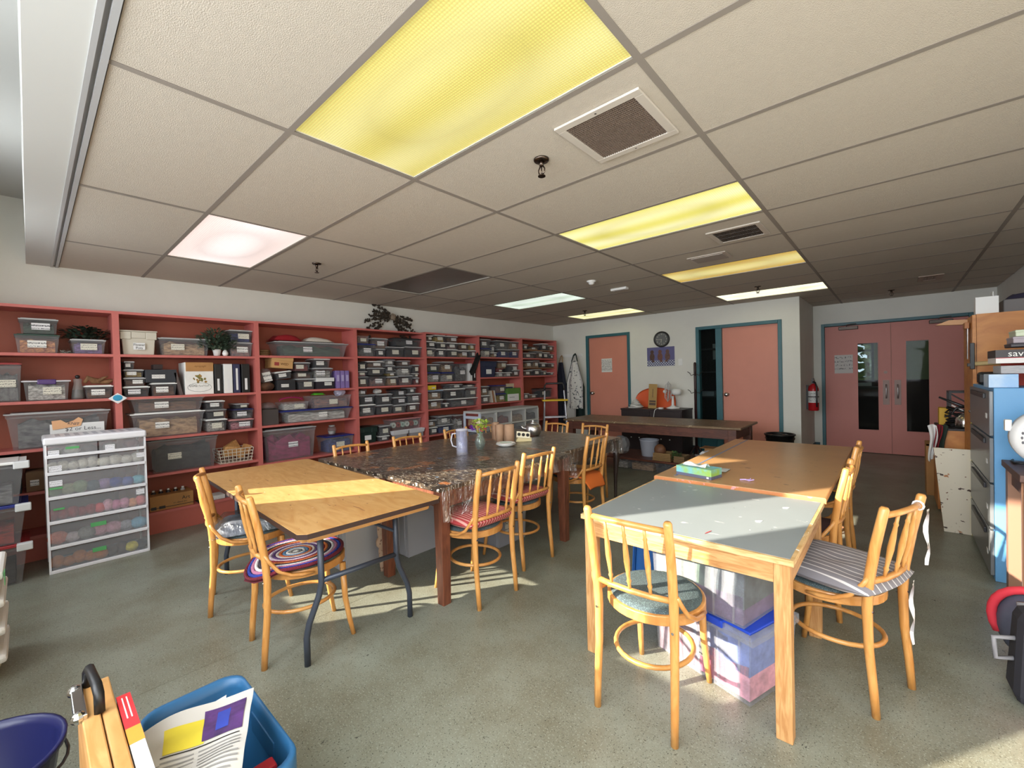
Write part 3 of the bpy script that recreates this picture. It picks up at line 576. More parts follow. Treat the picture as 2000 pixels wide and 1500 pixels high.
# bell bottle
y0, y1, z0, z1 = ext(139, 166, 731, zA[1]); r, h = (y1-y0)/2, z1-z0; t = thing('bell_bottle', 'bell-shaped clear bottle with dark cap and beads, behind drawer tower', 'bottle', (-5.03, (y0+y1)/2, z0+.001))
MB().lathe([(r, 0), (r*1.0, h*.1), (r*.85, h*.4), (r*.6, h*.62), (r*.66, h*.8), (r*.5, h*.82)], n=20).build('glass_body', tubmat('clear_plastic2', (170, 168, 166), .4), t, True)
MB().lathe([(r*.9, .004), (r*.88, h*.1), (r*.74, h*.38)], n=20).build('beads', mat('contents_dark', (60, 56, 54), .6), t, True); MB().sphere((0, 0, h*.9), r*.4).build('cap', M_black, t, True)
# leafy plants
def foliage(name, lab, c, rx, ry, rz, n, rgb, rgb2, leaf=.03, cat='plant', thin=.4, group=None):
    t = thing(name, lab, cat, c, group=group); b = MB()
    for k in range(n):
        a = random.uniform(0, 2*PI); e = random.uniform(.0, 1.0); q = random.uniform(.2, 1)
        p = Vector((rx*q*math.cos(a), ry*q*math.sin(a), rz*e*(1.1-.5*q))); d = Vector((math.cos(a), math.sin(a), random.uniform(-.3, .9))).normalized()*leaf*random.uniform(.7, 1.3)
        s = d.cross(Vector((0, 0, 1))).normalized()*leaf*thin; u = Vector((0, 0, leaf*.12))
        b.add([p, p+d*.5+s, p+d, p+d*.5-s, p+d*.5+u], [(0, 1, 4), (1, 2, 4), (2, 3, 4), (3, 0, 4)])
    o = b.build('leaves', mat('leaf_%s' % name, rgb, .6, rgb2=rgb2, vscale=20), t); o['kind'] = 'stuff'
    st = MB()
    for k in range(7): a = k*.9; st.tube([(0, 0, .002), (rx*.4*math.cos(a), ry*.4*math.sin(a), rz*.4), (rx*.7*math.cos(a), ry*.7*math.sin(a), rz*.7)], .002, 5)
    st.build('stems', mat('stem_%s' % name, [int(v*.7) for v in rgb], .7), t); return t
y0, y1, z0, z1 = ext(137, 207, 662, zA[0]); foliage('ivy_bunch', 'dark green leafy bunch heaped on purple tub, top shelf', (-5.05, (y0+y1)/2-.01, z1+.002), .11, .135, .11, 420, (44, 62, 46), (18, 26, 20), .035)
y0, y1, z0, z1 = ext(118, 139, 678, zA[0]); foliage('flower_sprig', 'tiny white flower sprig lying on top shelf by ivy tub', (-4.97, (y0+y1)/2, z0+.001), .03, .04, .03, 60, (200, 200, 190), (70, 84, 60), .012, 'flower sprig')
y0, y1, z0, z1 = ext(164, 222, 752, zA[1]); t = thing('driftwood', 'brown gnarled driftwood lying on a small white-lidded tub', 'driftwood', (-5.02, (y0+y1)/2, z1+.002))
MB().tube([(0, -.08, .02), (.01, -.06, .06), (0, -.03, .035), (-.01, .02, .03), (0, .06, .025), (.01, .11, .04)], [.012, .02, .026, .022, .024, .006], 9).build('branch', mat('driftwood', (120, 88, 58), .8, var=.3, vscale=30), t, True); MB().tube([(0, 0, .03), (.03, .03, .055), (.03, .06, .07)], [.016, .012, .005], 7).build('twig', mat('driftwood'), t, True)
# signs on big bin A
t = thing('price_sign', 'white paper sign reading or Less on the large clear bin', 'sign', Xp(153, 842, -4.915)); t.location.x = -4.935
MB().box(-.001, -.155, -.085, .001, .155, .065).build('paper', mat('pale_paper'), t); text('lettering', '$2 or Less...', .042, mat('ink_grey', (90, 90, 95), .8), t, (.002, .03, .02), FACE_X)
fr_ = MB()
for k, yy in enumerate((-.02, .035, .07)): fr_.sphere((.0, yy, -.035), (.003, .022 if k == 1 else .012, .022), 8, 6)
fr_.build('fruit_print', mat('print_red', (150, 60, 56), .8), t)
t = thing('torn_tag', 'torn orange cardboard tag above the white paper sign', 'tag', Xp(133, 828, -4.93))
MB().prism([(-.085, -.04), (-.09, .03), (-.04, .035), (-.01, .01), (.03, .025), (.06, .05), (.085, .03), (.07, -.02)], .0, .003, 'x').build('card', mat('orange_card', (222, 172, 130), .8), t); text('lettering', 'KNIT', .03, mat('ink_grey'), t, (.0045, .03, .0), (PI/2, .2, PI/2))
t = thing('gift_tag', 'small diamond tag with blue flower hung on the bookcase upright', 'tag', Xp(230, 778, -4.905)); MB().prism([(-.06, 0), (0, .045), (.06, 0), (0, -.045)], -.002, .002, 'x').build('card', mat('pale_paper'), t); MB().sphere((.002, .0, .004), (.002, .032, .026), 9, 6).build('flower_print', mat('tag_blue', (50, 150, 190), .7), t)
# B top shelf: fir plant in pot, bird
y0, y1, z0, z1 = ext(417, 433, 677, zB[0], -4.97); t = foliage('fir_plant', 'fir-like artificial plant in small white pot, top shelf', (-5.0, (y0+y1)/2, z0+.001), .10, .15, .20, 700, (84, 104, 84), (46, 60, 48), .05, thin=.22)
[setattr(c_, 'location', (0, 0, .06)) for c_ in kids(t)]; MB().lathe([(.026, 0), (.036, .062), (.038, .066), (.03, .066)], n=18).build('pot', M_white, t, True)
t = thing('bird_figurine', 'small white bird figurine beside the potted fir', 'figurine', (-4.97, Xp(440, 690, -4.97).y, zB[0]+.001)); MB().lathe([(.012, 0), (.024, .012), (.026, .03), (.018, .05), (.010, .06), (.011, .07), (.004, .078)], n=14).build('body', M_white, t, True); MB().cyl((.008, 0, .068), (.022, 0, .064), .004, .001, 6).build('beak', M_white, t)
# B second shelf: black box, portfolio, LOG box, binders
def carton(px0, px1, pt, z0, rgb, name, lab, cat='box', depth=.22, xf=-4.95, lidrgb=None, sticker=False, rz=0, pitch=0, var=.06):
    y0, y1, z0, z1 = ext(px0, px1, pt, z0, xf); w, h = y1-y0, z1-z0
    t = thing(name, lab, cat, (xf-depth/2, (y0+y1)/2, z0+.001), rot=(pitch, 0, rz)); m = mat('carton_%d_%d_%d' % rgb, rgb, .7, var=var)
    if lidrgb:
        MB().box(-depth/2, -w/2, 0, depth/2, w/2, h*.7).build('body', m, t); MB().box(-depth/2-.004, -w/2-.004, h*.66, depth/2+.004, w/2+.004, h).build('lid', mat('carton_%d_%d_%d' % lidrgb, lidrgb, .6, var=.03), t, bevel=.002)
    else: MB().box(-depth/2, -w/2, 0, depth/2, w/2, h).build('body', m, t, bevel=.003)
    if sticker: link('label_sticker', STK[0], t, loc=(depth/2+.005, -w*.1 if sticker == 1 else w*.15, h*.45), scale=(.0015, w*.42, h*.3))
    return t, w, h, depth
carton(284, 345, 722, Xp(320, 747, -4.95).z+.001, (48, 50, 56), 'storage_box', 'charcoal box on white-lidded tub beside the portfolio', sticker=1, depth=.22)
carton(300, 318, 712, Xp(314, 722, -4.95).z+.003, (44, 30, 30), 'small_case', 'small dark case lying on the charcoal box', depth=.12)
tag(MB().box(-.11, -.012, 0, .11, .012, .21).build('portfolio', mat('portfolio', (84, 72, 70), .6), loc=(-5.06, Xp(351, 750, -4.95).y+.012, zB[1]+.002), rot=(math.radians(11), 0, 0)), 'dark flat portfolio leaning against the white picture box', 'portfolio')
t, w, h, d = carton(360, 416, 708, zB[1], (232, 230, 226), 'picture_box', 'white cardboard box with floral print and brown flap', depth=.24)
MB().box(d/2, -w*.46, h*.72, d/2+.004, w*.5, h*1.0).build('flap', mat('kraft', (176, 128, 78), .8, var=.06), t); text('lettering', 'LOG', h*.1, mat('ink_grey'), t, (d/2+.002, -w*.22, h*.27), FACE_X); MB().tube([(d/2+.001, -w*.04+w*.36*q/11, h*.265+h*.028*(1 if q % 2 else -1)*(1 if q % 3 else .3)) for q in range(12)], .0012, 4).build('handwriting', mat('ink_grey'), t); MB().tube([(d/2+.005, -w*.16+w*.4*q/13, h*.87+h*.03*(1 if q % 2 else -1)*(1 if q % 4 else .2)) for q in range(14)], .0012, 4).build('handwriting', mat('ink_brown', (120, 80, 44), .8), t)
MB().tube([(d/2+.001, w*.42*math.cos(a*PI/8), h*.22+h*.14*math.sin(a*PI/8)) for a in range(16)], .0012, 4, True).build('oval_line', mat('ink_grey'), t)
fl = MB(); random.seed(3)
for k in range(22): fl.sphere((d/2, random.gauss(0, .03), h*.52+random.gauss(0, .02)), (.002, random.uniform(.006, .014), random.uniform(.006, .014)), 6, 5)
fl.build('floral_print', mat('print_flower', (170, 120, 60), .8, rgb2=(90, 110, 60), vscale=40), t)
for k, (a, b, c, l) in enumerate([(418, 433, (26, 26, 28), 'black ring binder beside the white picture box'), (436, 454, (228, 228, 226), 'white ring binder between black and navy binders'), (455, 469, (40, 44, 78), 'navy ring binder with white spine slip'), (471, 488, (22, 22, 24), 'black ring binder at the bookcase upright')]):
    y0, y1, z0, z1 = ext(a, b, 711, zB[1]); t = thing('ring_binder', l, 'binder', (-5.07, (y0+y1)/2, zB[1]+.001), group='ring binders on second shelf'); w, h = y1-y0-.004, z1-z0
    MB().box(-.12, -w/2, 0, .12, w/2, h).build('cover', mat('binder_%d' % k, c, .45), t, bevel=.004); MB().box(.1201, -w*.15, h*.1, .1212, w*.15, h*.5 if k != 2 else h*.85).build('spine_slip', mat('pale_paper'), t)
# B fourth shelf: mesh basket with wooden blocks
y0, y1, z0, z1 = ext(428, 496, 878, zB[3], -4.94); w, h = y1-y0, z1-z0; t = thing('wire_basket', 'white lattice basket holding wooden blocks', 'basket', (-5.06, (y0+y1)/2, zB[3]+.001)); d = .22; g = MB()
for k in range(9):
    f = -.5+k/8; g.cyl((d*.46, f*w*.86, .003), (d*.5, f*w, h), .0035, n=5).cyl((-d*.46, f*w*.86, .003), (-d*.5, f*w, h), .0035, n=5)
for k in range(5):
    z = h*k/4+.003; q = .93+.07*k/4; g.tube([(d*.5*q, -w*.5*q, z), (d*.5*q, w*.5*q, z), (-d*.5*q, w*.5*q, z), (-d*.5*q, -w*.5*q, z)], .0035, 5, True)
g.build('lattice', mat('basket_white', (206, 196, 180), .5), t); MB().box(-d*.46, -w*.46, .002, d*.46, w*.46, .006).build('base', mat('basket_white'), t)
by = (y0+y1)/2
for k, (dx, dy, dz, sx, sy, sz, rx, rz, l) in enumerate([(.03, -.04, .05, .05, .13, .10, -.18, .1, 'large flat wooden block standing in the lattice basket'), (-.05, .03, .08, .03, .12, .11, .5, .3, 'tilted thin wooden board at back of lattice basket'), (.0, .10, .05, .05, .07, .10, -.35, .2, 'wooden block leaning on the basket rim by upright'), (.06, .05, .03, .03, .05, .10, .05, 0, 'small upright wooden block at basket front')]):
    tag(MB().box(-sx/2, -sy/2, 0, sx/2, sy/2, sz).build('wooden_block', woodgrain('block_wood', (206, 160, 104), (176, 126, 74), 4), loc=(-5.05+dx, by+dy, zB[3]+.01+dz), rot=(rx, 0, rz), bevel=.002), l, 'wooden block', 'wooden blocks in the basket')
# B bottom: art carton etc
t, w, h, d = carton(292, 378, 965, zB[4], (166, 118, 66), 'cardboard_carton', 'open cardboard carton printed Art, its about art', 'carton', depth=.25)
text('lettering', 'Art', h*.34, M_black, t, (d/2+.001, w*.32, h*.62), FACE_X); text('lettering', "it's about art", h*.15, M_black, t, (d/2+.001, w*.18, h*.36), FACE_X)
MB().box(d/2, -w*.5, h*.16, d/2+.0012, w*.5, h*.20).build('printed_line', M_black, t); MB().box(d/2+.0003, -w*.48, h*.08, d/2+.0014, -w*.36, h*.28).box(d/2+.0003, -w*.30, h*.1, d/2+.0014, -w*.16, h*.29).build('printed_mark', M_black, t)
for k in range(5):
    yy = -w*.36+k*w*.17; q = thing('paint_bottle', ['white-capped paint bottle at the upright end of the art carton', 'white-capped dark paint bottle, second in the art carton', 'dark paint bottle in the middle of art carton', 'white-capped paint bottle, fourth in the art carton', 'wide white paint bottle leaning in the art carton'][k], 'bottle', (-5.07, t.location.y+yy, zB[4]+h+.001), group='paint bottles in the art carton')
    MB().lathe([(.018, -.05), (.018, .012), (.009, .02)], n=12).build('bottle_body', mat('bottle_dark', (44, 34, 34), .4) if k < 4 else mat('bottle_pale', (180, 178, 176), .4), q, True); MB().lathe([(.010, .02), (.010, .034)], n=10).build('cap', M_white, q)
carton(388, 408, 985, zB[4], (40, 60, 44), 'small_carton', 'small green carton beside the art carton', depth=.15); carton(408, 440, 968, zB[4], (206, 206, 204), 'small_carton', 'white and grey carton on the lowest shelf', depth=.16, sticker=1)
q = thing('glue_bottle', 'pale grey bottle on the lowest shelf near upright', 'bottle', (-4.99, Xp(447, 985, -4.99).y, zB[4]+.001)); MB().lathe([(.028, 0), (.028, .11), (.012, .12), (.012, .135)], n=14).build('bottle_body', mat('bottle_grey', (170, 176, 186), .4), q, True); MB().lathe([(.014, .135), (.012, .155), (.003, .17)], n=10).build('cap', M_white, q)
# A fourth shelf: boxes behind
carton(50, 92, 922, zA[3], (118, 88, 62), 'cardboard_box', 'brown cardboard box behind the white drawer tower', sticker=1, depth=.24); carton(-30, 40, 895, zA[3], (30, 32, 38), 'storage_box', 'black box behind the clear bin stack', depth=.24); tag(MB().box(-.12, -.13, 0, .12, .13, .014).build('flat_lid', mat('milky', (214, 212, 220), .4), loc=(-5.06, Xp(72, 900, -5.0).y, Xp(72, 900, -5.0).z)), 'white flat lid lying on a brown box', 'lid') if False else None
# C top shelf
y0, y1, z0, z1 = ext(507, 531, 679, zC[0]); t = thing('twig_wreath', 'brown coiled twig wreath on the third bookcase top shelf', 'wreath', (-5.04, (y0+y1)/2, z0+.001))
for k in range(3): MB().tube([(.075*math.cos(a*.5236+k)*(1+.06*math.sin(3*a)), .06*math.sin(a*.5236+k), .012+.02*k) for a in range(12)], .011, 6, True).build('coil', mat('twig_brown', (108, 78, 46), .8, var=.3, vscale=40), t, True)
def cloth(name, lab, y0, y1, x0, x1, z, h, m, cat='cloth', seed=0):
    random.seed(seed); t = thing(name, lab, cat, ((x0+x1)/2, (y0+y1)/2, z))
    a, b = (x1-x0)/2, (y1-y0)/2
    for k in range(2):
        hh = h*(.55 if k == 0 else 1.0)
        MB().sheet(lambda u, v: (-a+2*a*u, (-b+2*b*v)*(1 if k == 0 else .92), hh*(min(1, 5*min(u, 1-u, v, 1-v)+.12))*(.85+.15*math.sin(7*v+seed)*math.cos(5*u))+.001), 10, 12, .0).build('fold', m, t, True)
    return t
zb = Xp(608, 668, -4.95).z+.003
ya, yb, _, _ = ext(535, 594, 655, 0); cloth('red_cloth', 'dark red folded cloth on the long clear bin', ya, yb, -5.18, -4.98, zb, .075, mat('red_fabric', (150, 24, 34), .9), seed=1)
ya, yb, _, _ = ext(597, 655, 660, 0); cloth('white_cloth', 'white folded cloth on the long clear bin', ya, yb, -5.18, -4.97, zb, .06, mat('white_fabric', (222, 216, 204), .9, bump=.6, bscale=90), seed=2)
# C second shelf
y0, y1, z0, z1 = ext(509, 538, 748, zC[1]); t = thing('seed_bag', 'clear bag of brown seeds with large white label', 'bag', (-5.02, (y0+y1)/2, zC[1]+.001)); MB().sphere((0, 0, .05), (.06, .085, .05), 12, 8, .05).build('seeds', mat('contents_brown', (118, 80, 56), .8, rgb2=(62, 44, 34), vscale=60), t, True); MB().sphere((0, -.0, .15), (.05, .075, .09), 12, 8, .06).build('plastic_bag', M_tub, t, True); link('label_sticker', STK[0], t, loc=(.055, 0, .15), scale=(.002, .08, .10), rot=(.2, -.25, 0))
carton(542, 577, 742, zC[1], (36, 36, 40), 'shoe_box', 'black box under the tilted white-lidded tub', sticker=1, depth=.22)
yy = Xp(556, 720, -4.95); t = tub(-.085, .085, 0, .085, xf=0, depth=.2, lid='white', cont='dark', lab='tilted tub with white lid under the kraft shoe box'); t.location = (-5.07, yy.y, Xp(560, 742, -4.95).z+.012); t.rotation_euler = (math.radians(7), 0, 0)
t, w, h, d = carton(530, 571, 697, Xp(555, 720, -4.95).z+.004, (196, 152, 98), 'shoe_box', 'kraft cardboard box marked in red, tilted on stack', depth=.2, lidrgb=(200, 158, 104)); t.rotation_euler = (math.radians(-4), 0, 0); text('lettering', 'WED', h*.3, mat('ink_brown'), t, (d/2+.002, w*.1, h*.36), FACE_X); MB().box(d/2, -w*.38, h*.2, d/2+.001, -w*.16, h*.5).build('red_mark', mat('print_red'), t)
carton(618, 652, 738, zC[1], (36, 30, 40), 'shoe_box', 'black and white lidded box beside lavender files', lidrgb=(220, 220, 220), sticker=2, depth=.22)
y0, y1, z0, z1 = ext(613, 650, 718, Xp(635, 738, -4.95).z+.002); tub(y0, y1, z0, z1, lid='clear', cont='white', lab='clear tub of white bits on the black and white box')
y0, y1, _, z2 = ext(613, 645, 700, 0); tub(y0, y1, z1+.001, z2, lid='white', cont='dark', lab='topmost white-lidded tub above the black and white box')
for k, (a, b) in enumerate([(656, 664), (665, 673), (674, 682)]):
    y0, y1, z0, z1 = ext(a, b, 724, zC[1]); w, h = y1-y0-.003, z1-z0; t = thing('magazine_file', ['lavender magazine file beside the black and white box', 'lavender magazine file between two others', 'lavender magazine file nearest the bookcase upright'][k], 'magazine file', (-5.06, (y0+y1)/2, zC[1]+.001), group='lavender magazine files')
    MB().prism([(-.11, 0), (.11, 0), (.11, h), (.03, h), (-.11, h*.6)], -w/2, w/2, 'y').build('case', mat('lavender', (128, 108, 168), .5, var=.1), t, bevel=.002); MB().box(.1101, -w*.3, h*.4, .1112, w*.3, h*.75).build('spine_label', mat('lav_label', (170, 160, 200), .6), t)
# C third: dome & boxes
y0, y1, z0, z1 = ext(509, 546, 800, zC[2], -4.97); carton(512, 544, 800, zC[2], (70, 62, 60), 'small_box', 'brown grey box beneath the cake dome', depth=.2)
t = thing('cake_dome', 'clear plastic dome on a dark plate beside the blue-lidded bin', 'dome', (-5.05, (y0+y1)/2, z1+.003)); MB().lathe([(.09, 0), (.092, .006), (.03, .012)], n=24).build('plate', mat('dark_plate', (60, 50, 46), .4), t, True); MB().lathe([(.082, .008), (.082, .035), (.06, .065), (.02, .075)], n=24).build('dome', M_tub, t, True)
ya, yb, _, zz = ext(553, 598, 783, 0); t = thing('hair_comb_ring', 'magenta toothed comb ring standing on open white tub', 'comb ring', (-5.05, (ya+yb)/2, zz+.002)); w = (yb-ya)/2; c = MB().tube([(0, w*math.cos(a*PI/12), .035*math.sin(a*PI/12)) for a in range(13)], .006, 6)
for a in range(1, 12): c.cyl((0, w*math.cos(a*PI/12), .035*math.sin(a*PI/12)), (0, w*1.12*math.cos(a*PI/12), .035*math.sin(a*PI/12)+.02), .002, n=4)
c.build('comb', mat('magenta_plastic', (170, 30, 100), .4), t)
ya, yb, _, zz = ext(657, 684, 772, 0); t = thing('plastic_bag', 'crumpled lavender plastic bag on open colourful tub', 'bag', (-5.05, (ya+yb)/2, zz+.001)); MB().sphere((0, 0, .035), (.06, .065, .045), 14, 9, .16).build('bag_body', mat('bag_lavender', (200, 196, 222), .3, alpha=.8), t); MB().tube([(0, 0, .06), (.01, .01, .09), (-.01, .02, .11)], [.02, .012, .018], 7).build('knot', mat('bag_lavender'), t)
ya, yb, _, zz = ext(616, 640, 772, 0); cloth('green_bundle', 'bright green folded felt on open colourful tub', ya, yb, -5.1, -5.0, zz+.001, .03, mat('bright_green', (96, 190, 50), .9), 'felt', 4)
# C fourth: jar on blue tub
ya, yb, _, zz = ext(645, 669, 850, 0); t = thing('plastic_jar', 'clear jar standing on the blue-lidded tub', 'jar', (-5.06, (ya+yb)/2, zz+.004)); MB().lathe([(.04, 0), (.05, .05), (.046, .08), (.03, .095)], n=18).build('jar_body', M_tub, t, True); MB().lathe([(.036, .004), (.042, .04)], n=18).build('jar_contents', mat('contents_white', (206, 202, 196), .8), t, True); MB().lathe([(.034, .095), (.034, .11)], n=16).build('jar_lid', mat('lid_clear', (168, 168, 170), .4), t)
# D third: bag on stack
ya, yb, _, zz = ext(737, 753, 769, 0); t = thing('plastic_bag', 'small white bag atop second stack, fourth bookcase third shelf', 'bag', (-5.05, (ya+yb)/2, zz+.001)); MB().sphere((0, 0, .03), (.05, .06, .032), 12, 8, .14).build('bag_body', mat('bag_white', (190, 188, 186), .5), t); link('label_sticker', STK[0], t, loc=(.05, 0, .03), scale=(.002, .06, .035))
# D fourth: pink lidded bin with spools, white trays
y0, y1, z0, z1 = ext(768, 826, 817, zD[3]); t = tub(y0, y1, z0+.001, z1, lid='pink', cont=None, body='clear', lab='clear bin of ribbon spools with pink lid, fourth bookcase', sticker=False, depth=.2, xf=-5.0, name='ribbon_bin'); w = y1-y0
for k in range(6):
    s = MB().lathe([(.036, -.02), (.036, .02), (.014, .02), (.014, -.02)], (0, 0, 0), 16, cap=False, axis='x'); s.build('spool', mat('spool_%d' % (k % 3), [(206, 214, 204), (150, 60, 50), (176, 196, 184)][k % 3], .6), t, loc=(.05, -w*.38+k*w*.15, (z1-z0)*.68))
for a, b in ((767, 797), (799, 829)):
    ya, yb, _, zz = ext(a, b, 838, 0, -4.93); tt = thing('white_tray', 'white plastic tray before the ribbon bin, %s' % ('beside the grey tubs' if a < 780 else 'against the upright'), 'tray', (-4.955, (ya+yb)/2, zD[3]+.06), group='white trays'); w = yb-ya
    MB().fr(-.03, -w*.46, .03, w*.46, 0, -.04, -w*.5, .04, w*.5, .05, top=False).build('tray_body', mat('tray_white', (212, 210, 214), .4), tt); MB().box(-.028, -w*.45, .004, .028, w*.45, .01).build('tray_floor', mat('tray_white'), tt)
    MB().box(-.03, -w*.4, -.059, .03, w*.4, -.001).build('riser', mat('tray_grey', (150, 146, 150), .5), tt)
tag(MB().box(-.1, -.12, 0, .1, .12, .05).build('blue_folder_box', mat('pale_blue_box', (150, 164, 188), .6), loc=(-5.03, Xp(717, 876, -5).y, zD[4]+.06), bevel=.003), 'pale blue flat box on the lowest shelf behind chair', 'box') if False else None
# E: yellow box, black cloth, white binder
y0, y1, _, z0 = ext(836, 852, 762, 0); carton(836, 852, 753, z0+.004, (226, 196, 40), 'yellow_box', 'small yellow printed box on pale-lidded tub, fifth bookcase', depth=.14, sticker=2)
for k, (a, b, c, l, tp) in enumerate([(917, 922, (226, 226, 224), 'thin white binder standing beside a black binder, fifth bookcase', 710), (924, 929, (30, 30, 34), 'thin black binder beside the white one, fifth bookcase', 712)]):
    y0, y1, z0, z1 = ext(a, b, tp, zE[1]); t = thing('ring_binder', l, 'binder', (-5.07, (y0+y1)/2, zE[1]+.001)); MB().box(-.12, -(y1-y0)/2, 0, .12, (y1-y0)/2, z1-z0).build('cover', mat('binder_e%d' % k, c, .45), t, bevel=.003); MB().box(.1201, -.01, .05, .1212, .01, .12).build('spine_slip', mat('pale_paper'), t)
p_ = Xp(934, 690, -4.9); t = thing('hung_cloth', 'black cloth hung over the upright between fifth and sixth bookcases', 'cloth', (-4.9, p_.y, p_.z)); MB().sheet(lambda u, v: (.012+.012*math.sin(6*u+3*v), -.17*v-.05+.10*u, -.30*v-.04*u+.02*math.sin(9*u)), 8, 8, .006).build('drape', mat('black_fabric', (20, 16, 16), .95), t, True)
# F: papers leaning, carton, blue cloth
for k in range(3): tag(MB().box(-.10, -.003, 0, .10, .003, .20).build('paper_pad', mat('pad_%d' % k, [(200, 190, 176), (170, 120, 84), (212, 206, 196)][k], .8), loc=(-5.06, Xp(958+k*3, 770, -5).y+.02, zF[2]+.003), rot=(math.radians(10), 0, 0)), ['tan paper pad leaning beside the mixed tubs, sixth bookcase', 'brown paper pad leaning between two pale pads, sixth bookcase', 'pale paper pad leaning beside the yellow tub, sixth bookcase'][k], 'paper pad')
t, w, h, d = carton(991, 1017, 758, zF[2], (86, 128, 56), 'printed_carton', 'green and white printed carton with raised cream flap', 'carton', depth=.22); MB().box(d/2, -w*.5, h*.02, d/2+.0012, w*.34, h*.55).build('white_panel', mat('pale_paper'), t); MB().box(-.05, -w*.1, h*.95, -.045, w*.5, h*1.35).build('flap', mat('cream_card', (214, 206, 176), .8), t); MB().box(-.08, -w*.3, h, .02, w*.2, h+.02).build('blue_contents', mat('contents_navy', (40, 56, 90), .7), t)
MB().box(d/2+.001, -w*.36, h*.28, d/2+.002, w*.02, h*.31).build('printed_line', M_black, t)
p_ = Xp(958, 797, -4.95); cloth('blue_cloth', 'bright blue cloth heap on fourth shelf, sixth bookcase', p_.y-.2, p_.y+.16, -5.15, -4.96, zF[3]+.001, .26, mat('royal_blue', (34, 62, 150), .9), seed=6)
# dried leaf spray on the wall above
p_ = Xp(765, 619, -5.2); t = thing('dried_leaf_spray', 'dark dried leaf spray hung on wall above the bookcases', 'dried leaves', (-5.225, p_.y, p_.z)); random.seed(11); b = MB(); st = MB()
for s_, base in ((-1, math.radians(172)), (1, math.radians(-22))):
    for k in range(6):
        a = base + s_*(-.1)+ (k-2.5)*.24*(-1 if s_ < 0 else 1)*-1; ln = random.uniform(.28, .46)
        pts = [Vector((.02+.02*random.random(), ln*q*math.cos(a), ln*q*math.sin(a)-.06*q*q)) for q in (0, .35, .7, 1)]; st.tube(pts, .003, 5)
        for q in range(34):
            f = random.uniform(.15, 1); i = min(2, int(f*3)); pp = pts[i].lerp(pts[i+1], f*3-i); aa = random.uniform(0, 6.28); u = Vector((random.uniform(-.4, .6), math.cos(aa), math.sin(aa)))*.032; v = Vector((.3, -math.sin(aa), math.cos(aa)))*.018
            b.add([pp, pp+u*.5+v, pp+u, pp+u*.5-v, pp+u*.5+Vector((.006, 0, 0))], [(0, 1, 4), (1, 2, 4), (2, 3, 4), (3, 0, 4)])
o = b.build('leaves', mat('dried_leaf', (66, 56, 44), .8, rgb2=(34, 30, 24), vscale=30), t); o['kind'] = 'stuff'; st.build('stems', mat('dried_stem', (80, 66, 50), .8), t); MB().sphere((.03, .02, .0), (.03, .05, .05), 10, 7, .2).build('seed_heads', mat('seed_grey', (140, 126, 110), .9), t)
# ---------------------------------------------------------------- white drawer tower
mat('drawer_clear', (186, 188, 194), .25, alpha=.22)
def drawer_front(t, y0, y1, z0, z1, xf, depth, cont, labels, open_lip=.02):
    """one translucent drawer: front panel with white lip, contents behind"""
    d = MB().box(xf-.004, y0+.012, z0+.02, xf, y1-.012, z1-.006).box(xf-depth, y0+.012, z0+.004, xf-.004, y1-.012, z0+.008).build('drawer', MATS['drawer_clear'], t)
    MB().box(xf-.012, y0+.004, z0, xf+.008, y1-.004, z0+.022).build('lip', mat('tower_white', (226, 226, 232), .35), d, bevel=.003)
    return d
t = thing('drawer_tower', 'white six-drawer plastic tower of yarn standing before the bookcase', 'drawer tower', (0, 0, 0)); X0, Xb, Y0, Y1 = -4.475, -4.85, .06, .61
zl = [0, .172, .35, .525, .70, .82, .925]
MW = mat('tower_white', (226, 226, 232), .35)
MB().box(Xb, Y0-.006, .915, X0+.012, Y1+.006, .968).build('top', MW, t, bevel=.012)
tr_ = MB()
for k in range(9): tr_.box(Xb+.06, Y0+.06+k*.05, .9682, X0-.05, Y0+.085+k*.05, .9695)
tr_.build('top_ribs', mat('tower_rib', (180, 182, 192), .4), t)
for y in (Y0, Y1-.012):
    for xa, xb2 in ((Xb, Xb+.03), (X0-.03, X0)): MB().box(xa, y, 0, xb2, y+.012, .915).build('post', MW, t)
    MB().box(Xb+.03, y+.003, .02, X0-.03, y+.008, .91).build('side_sheet', mat('drawer_clear'), t)
MB().box(Xb, Y0+.012, .01, Xb+.004, Y1-.012, .91).build('back_sheet', mat('drawer_clear'), t)
YC = [['amber', 'amber'], ['pinks'], ['reds'], ['cools'], ['whites'], ['greys']]
YARN = [[(190, 110, 30)]*5+[(70, 60, 56)]*2+[(226, 214, 60), (40, 36, 36)], [(224, 120, 96), (190, 176, 180), (140, 140, 136), (210, 150, 170), (214, 160, 180), (170, 170, 180), (120, 180, 210)], [(150, 24, 40)]*5+[(224, 70, 80), (230, 170, 190), (216, 130, 170), (220, 150, 180), (240, 160, 110), (236, 130, 130)], [(110, 140, 90), (150, 160, 120), (130, 150, 110), (70, 90, 100), (150, 120, 170), (50, 70, 150), (60, 90, 170), (110, 190, 210)], [(226, 222, 210)]*9, [(150, 150, 146), (120, 116, 110), (200, 198, 190), (110, 74, 80), (90, 80, 76)]]
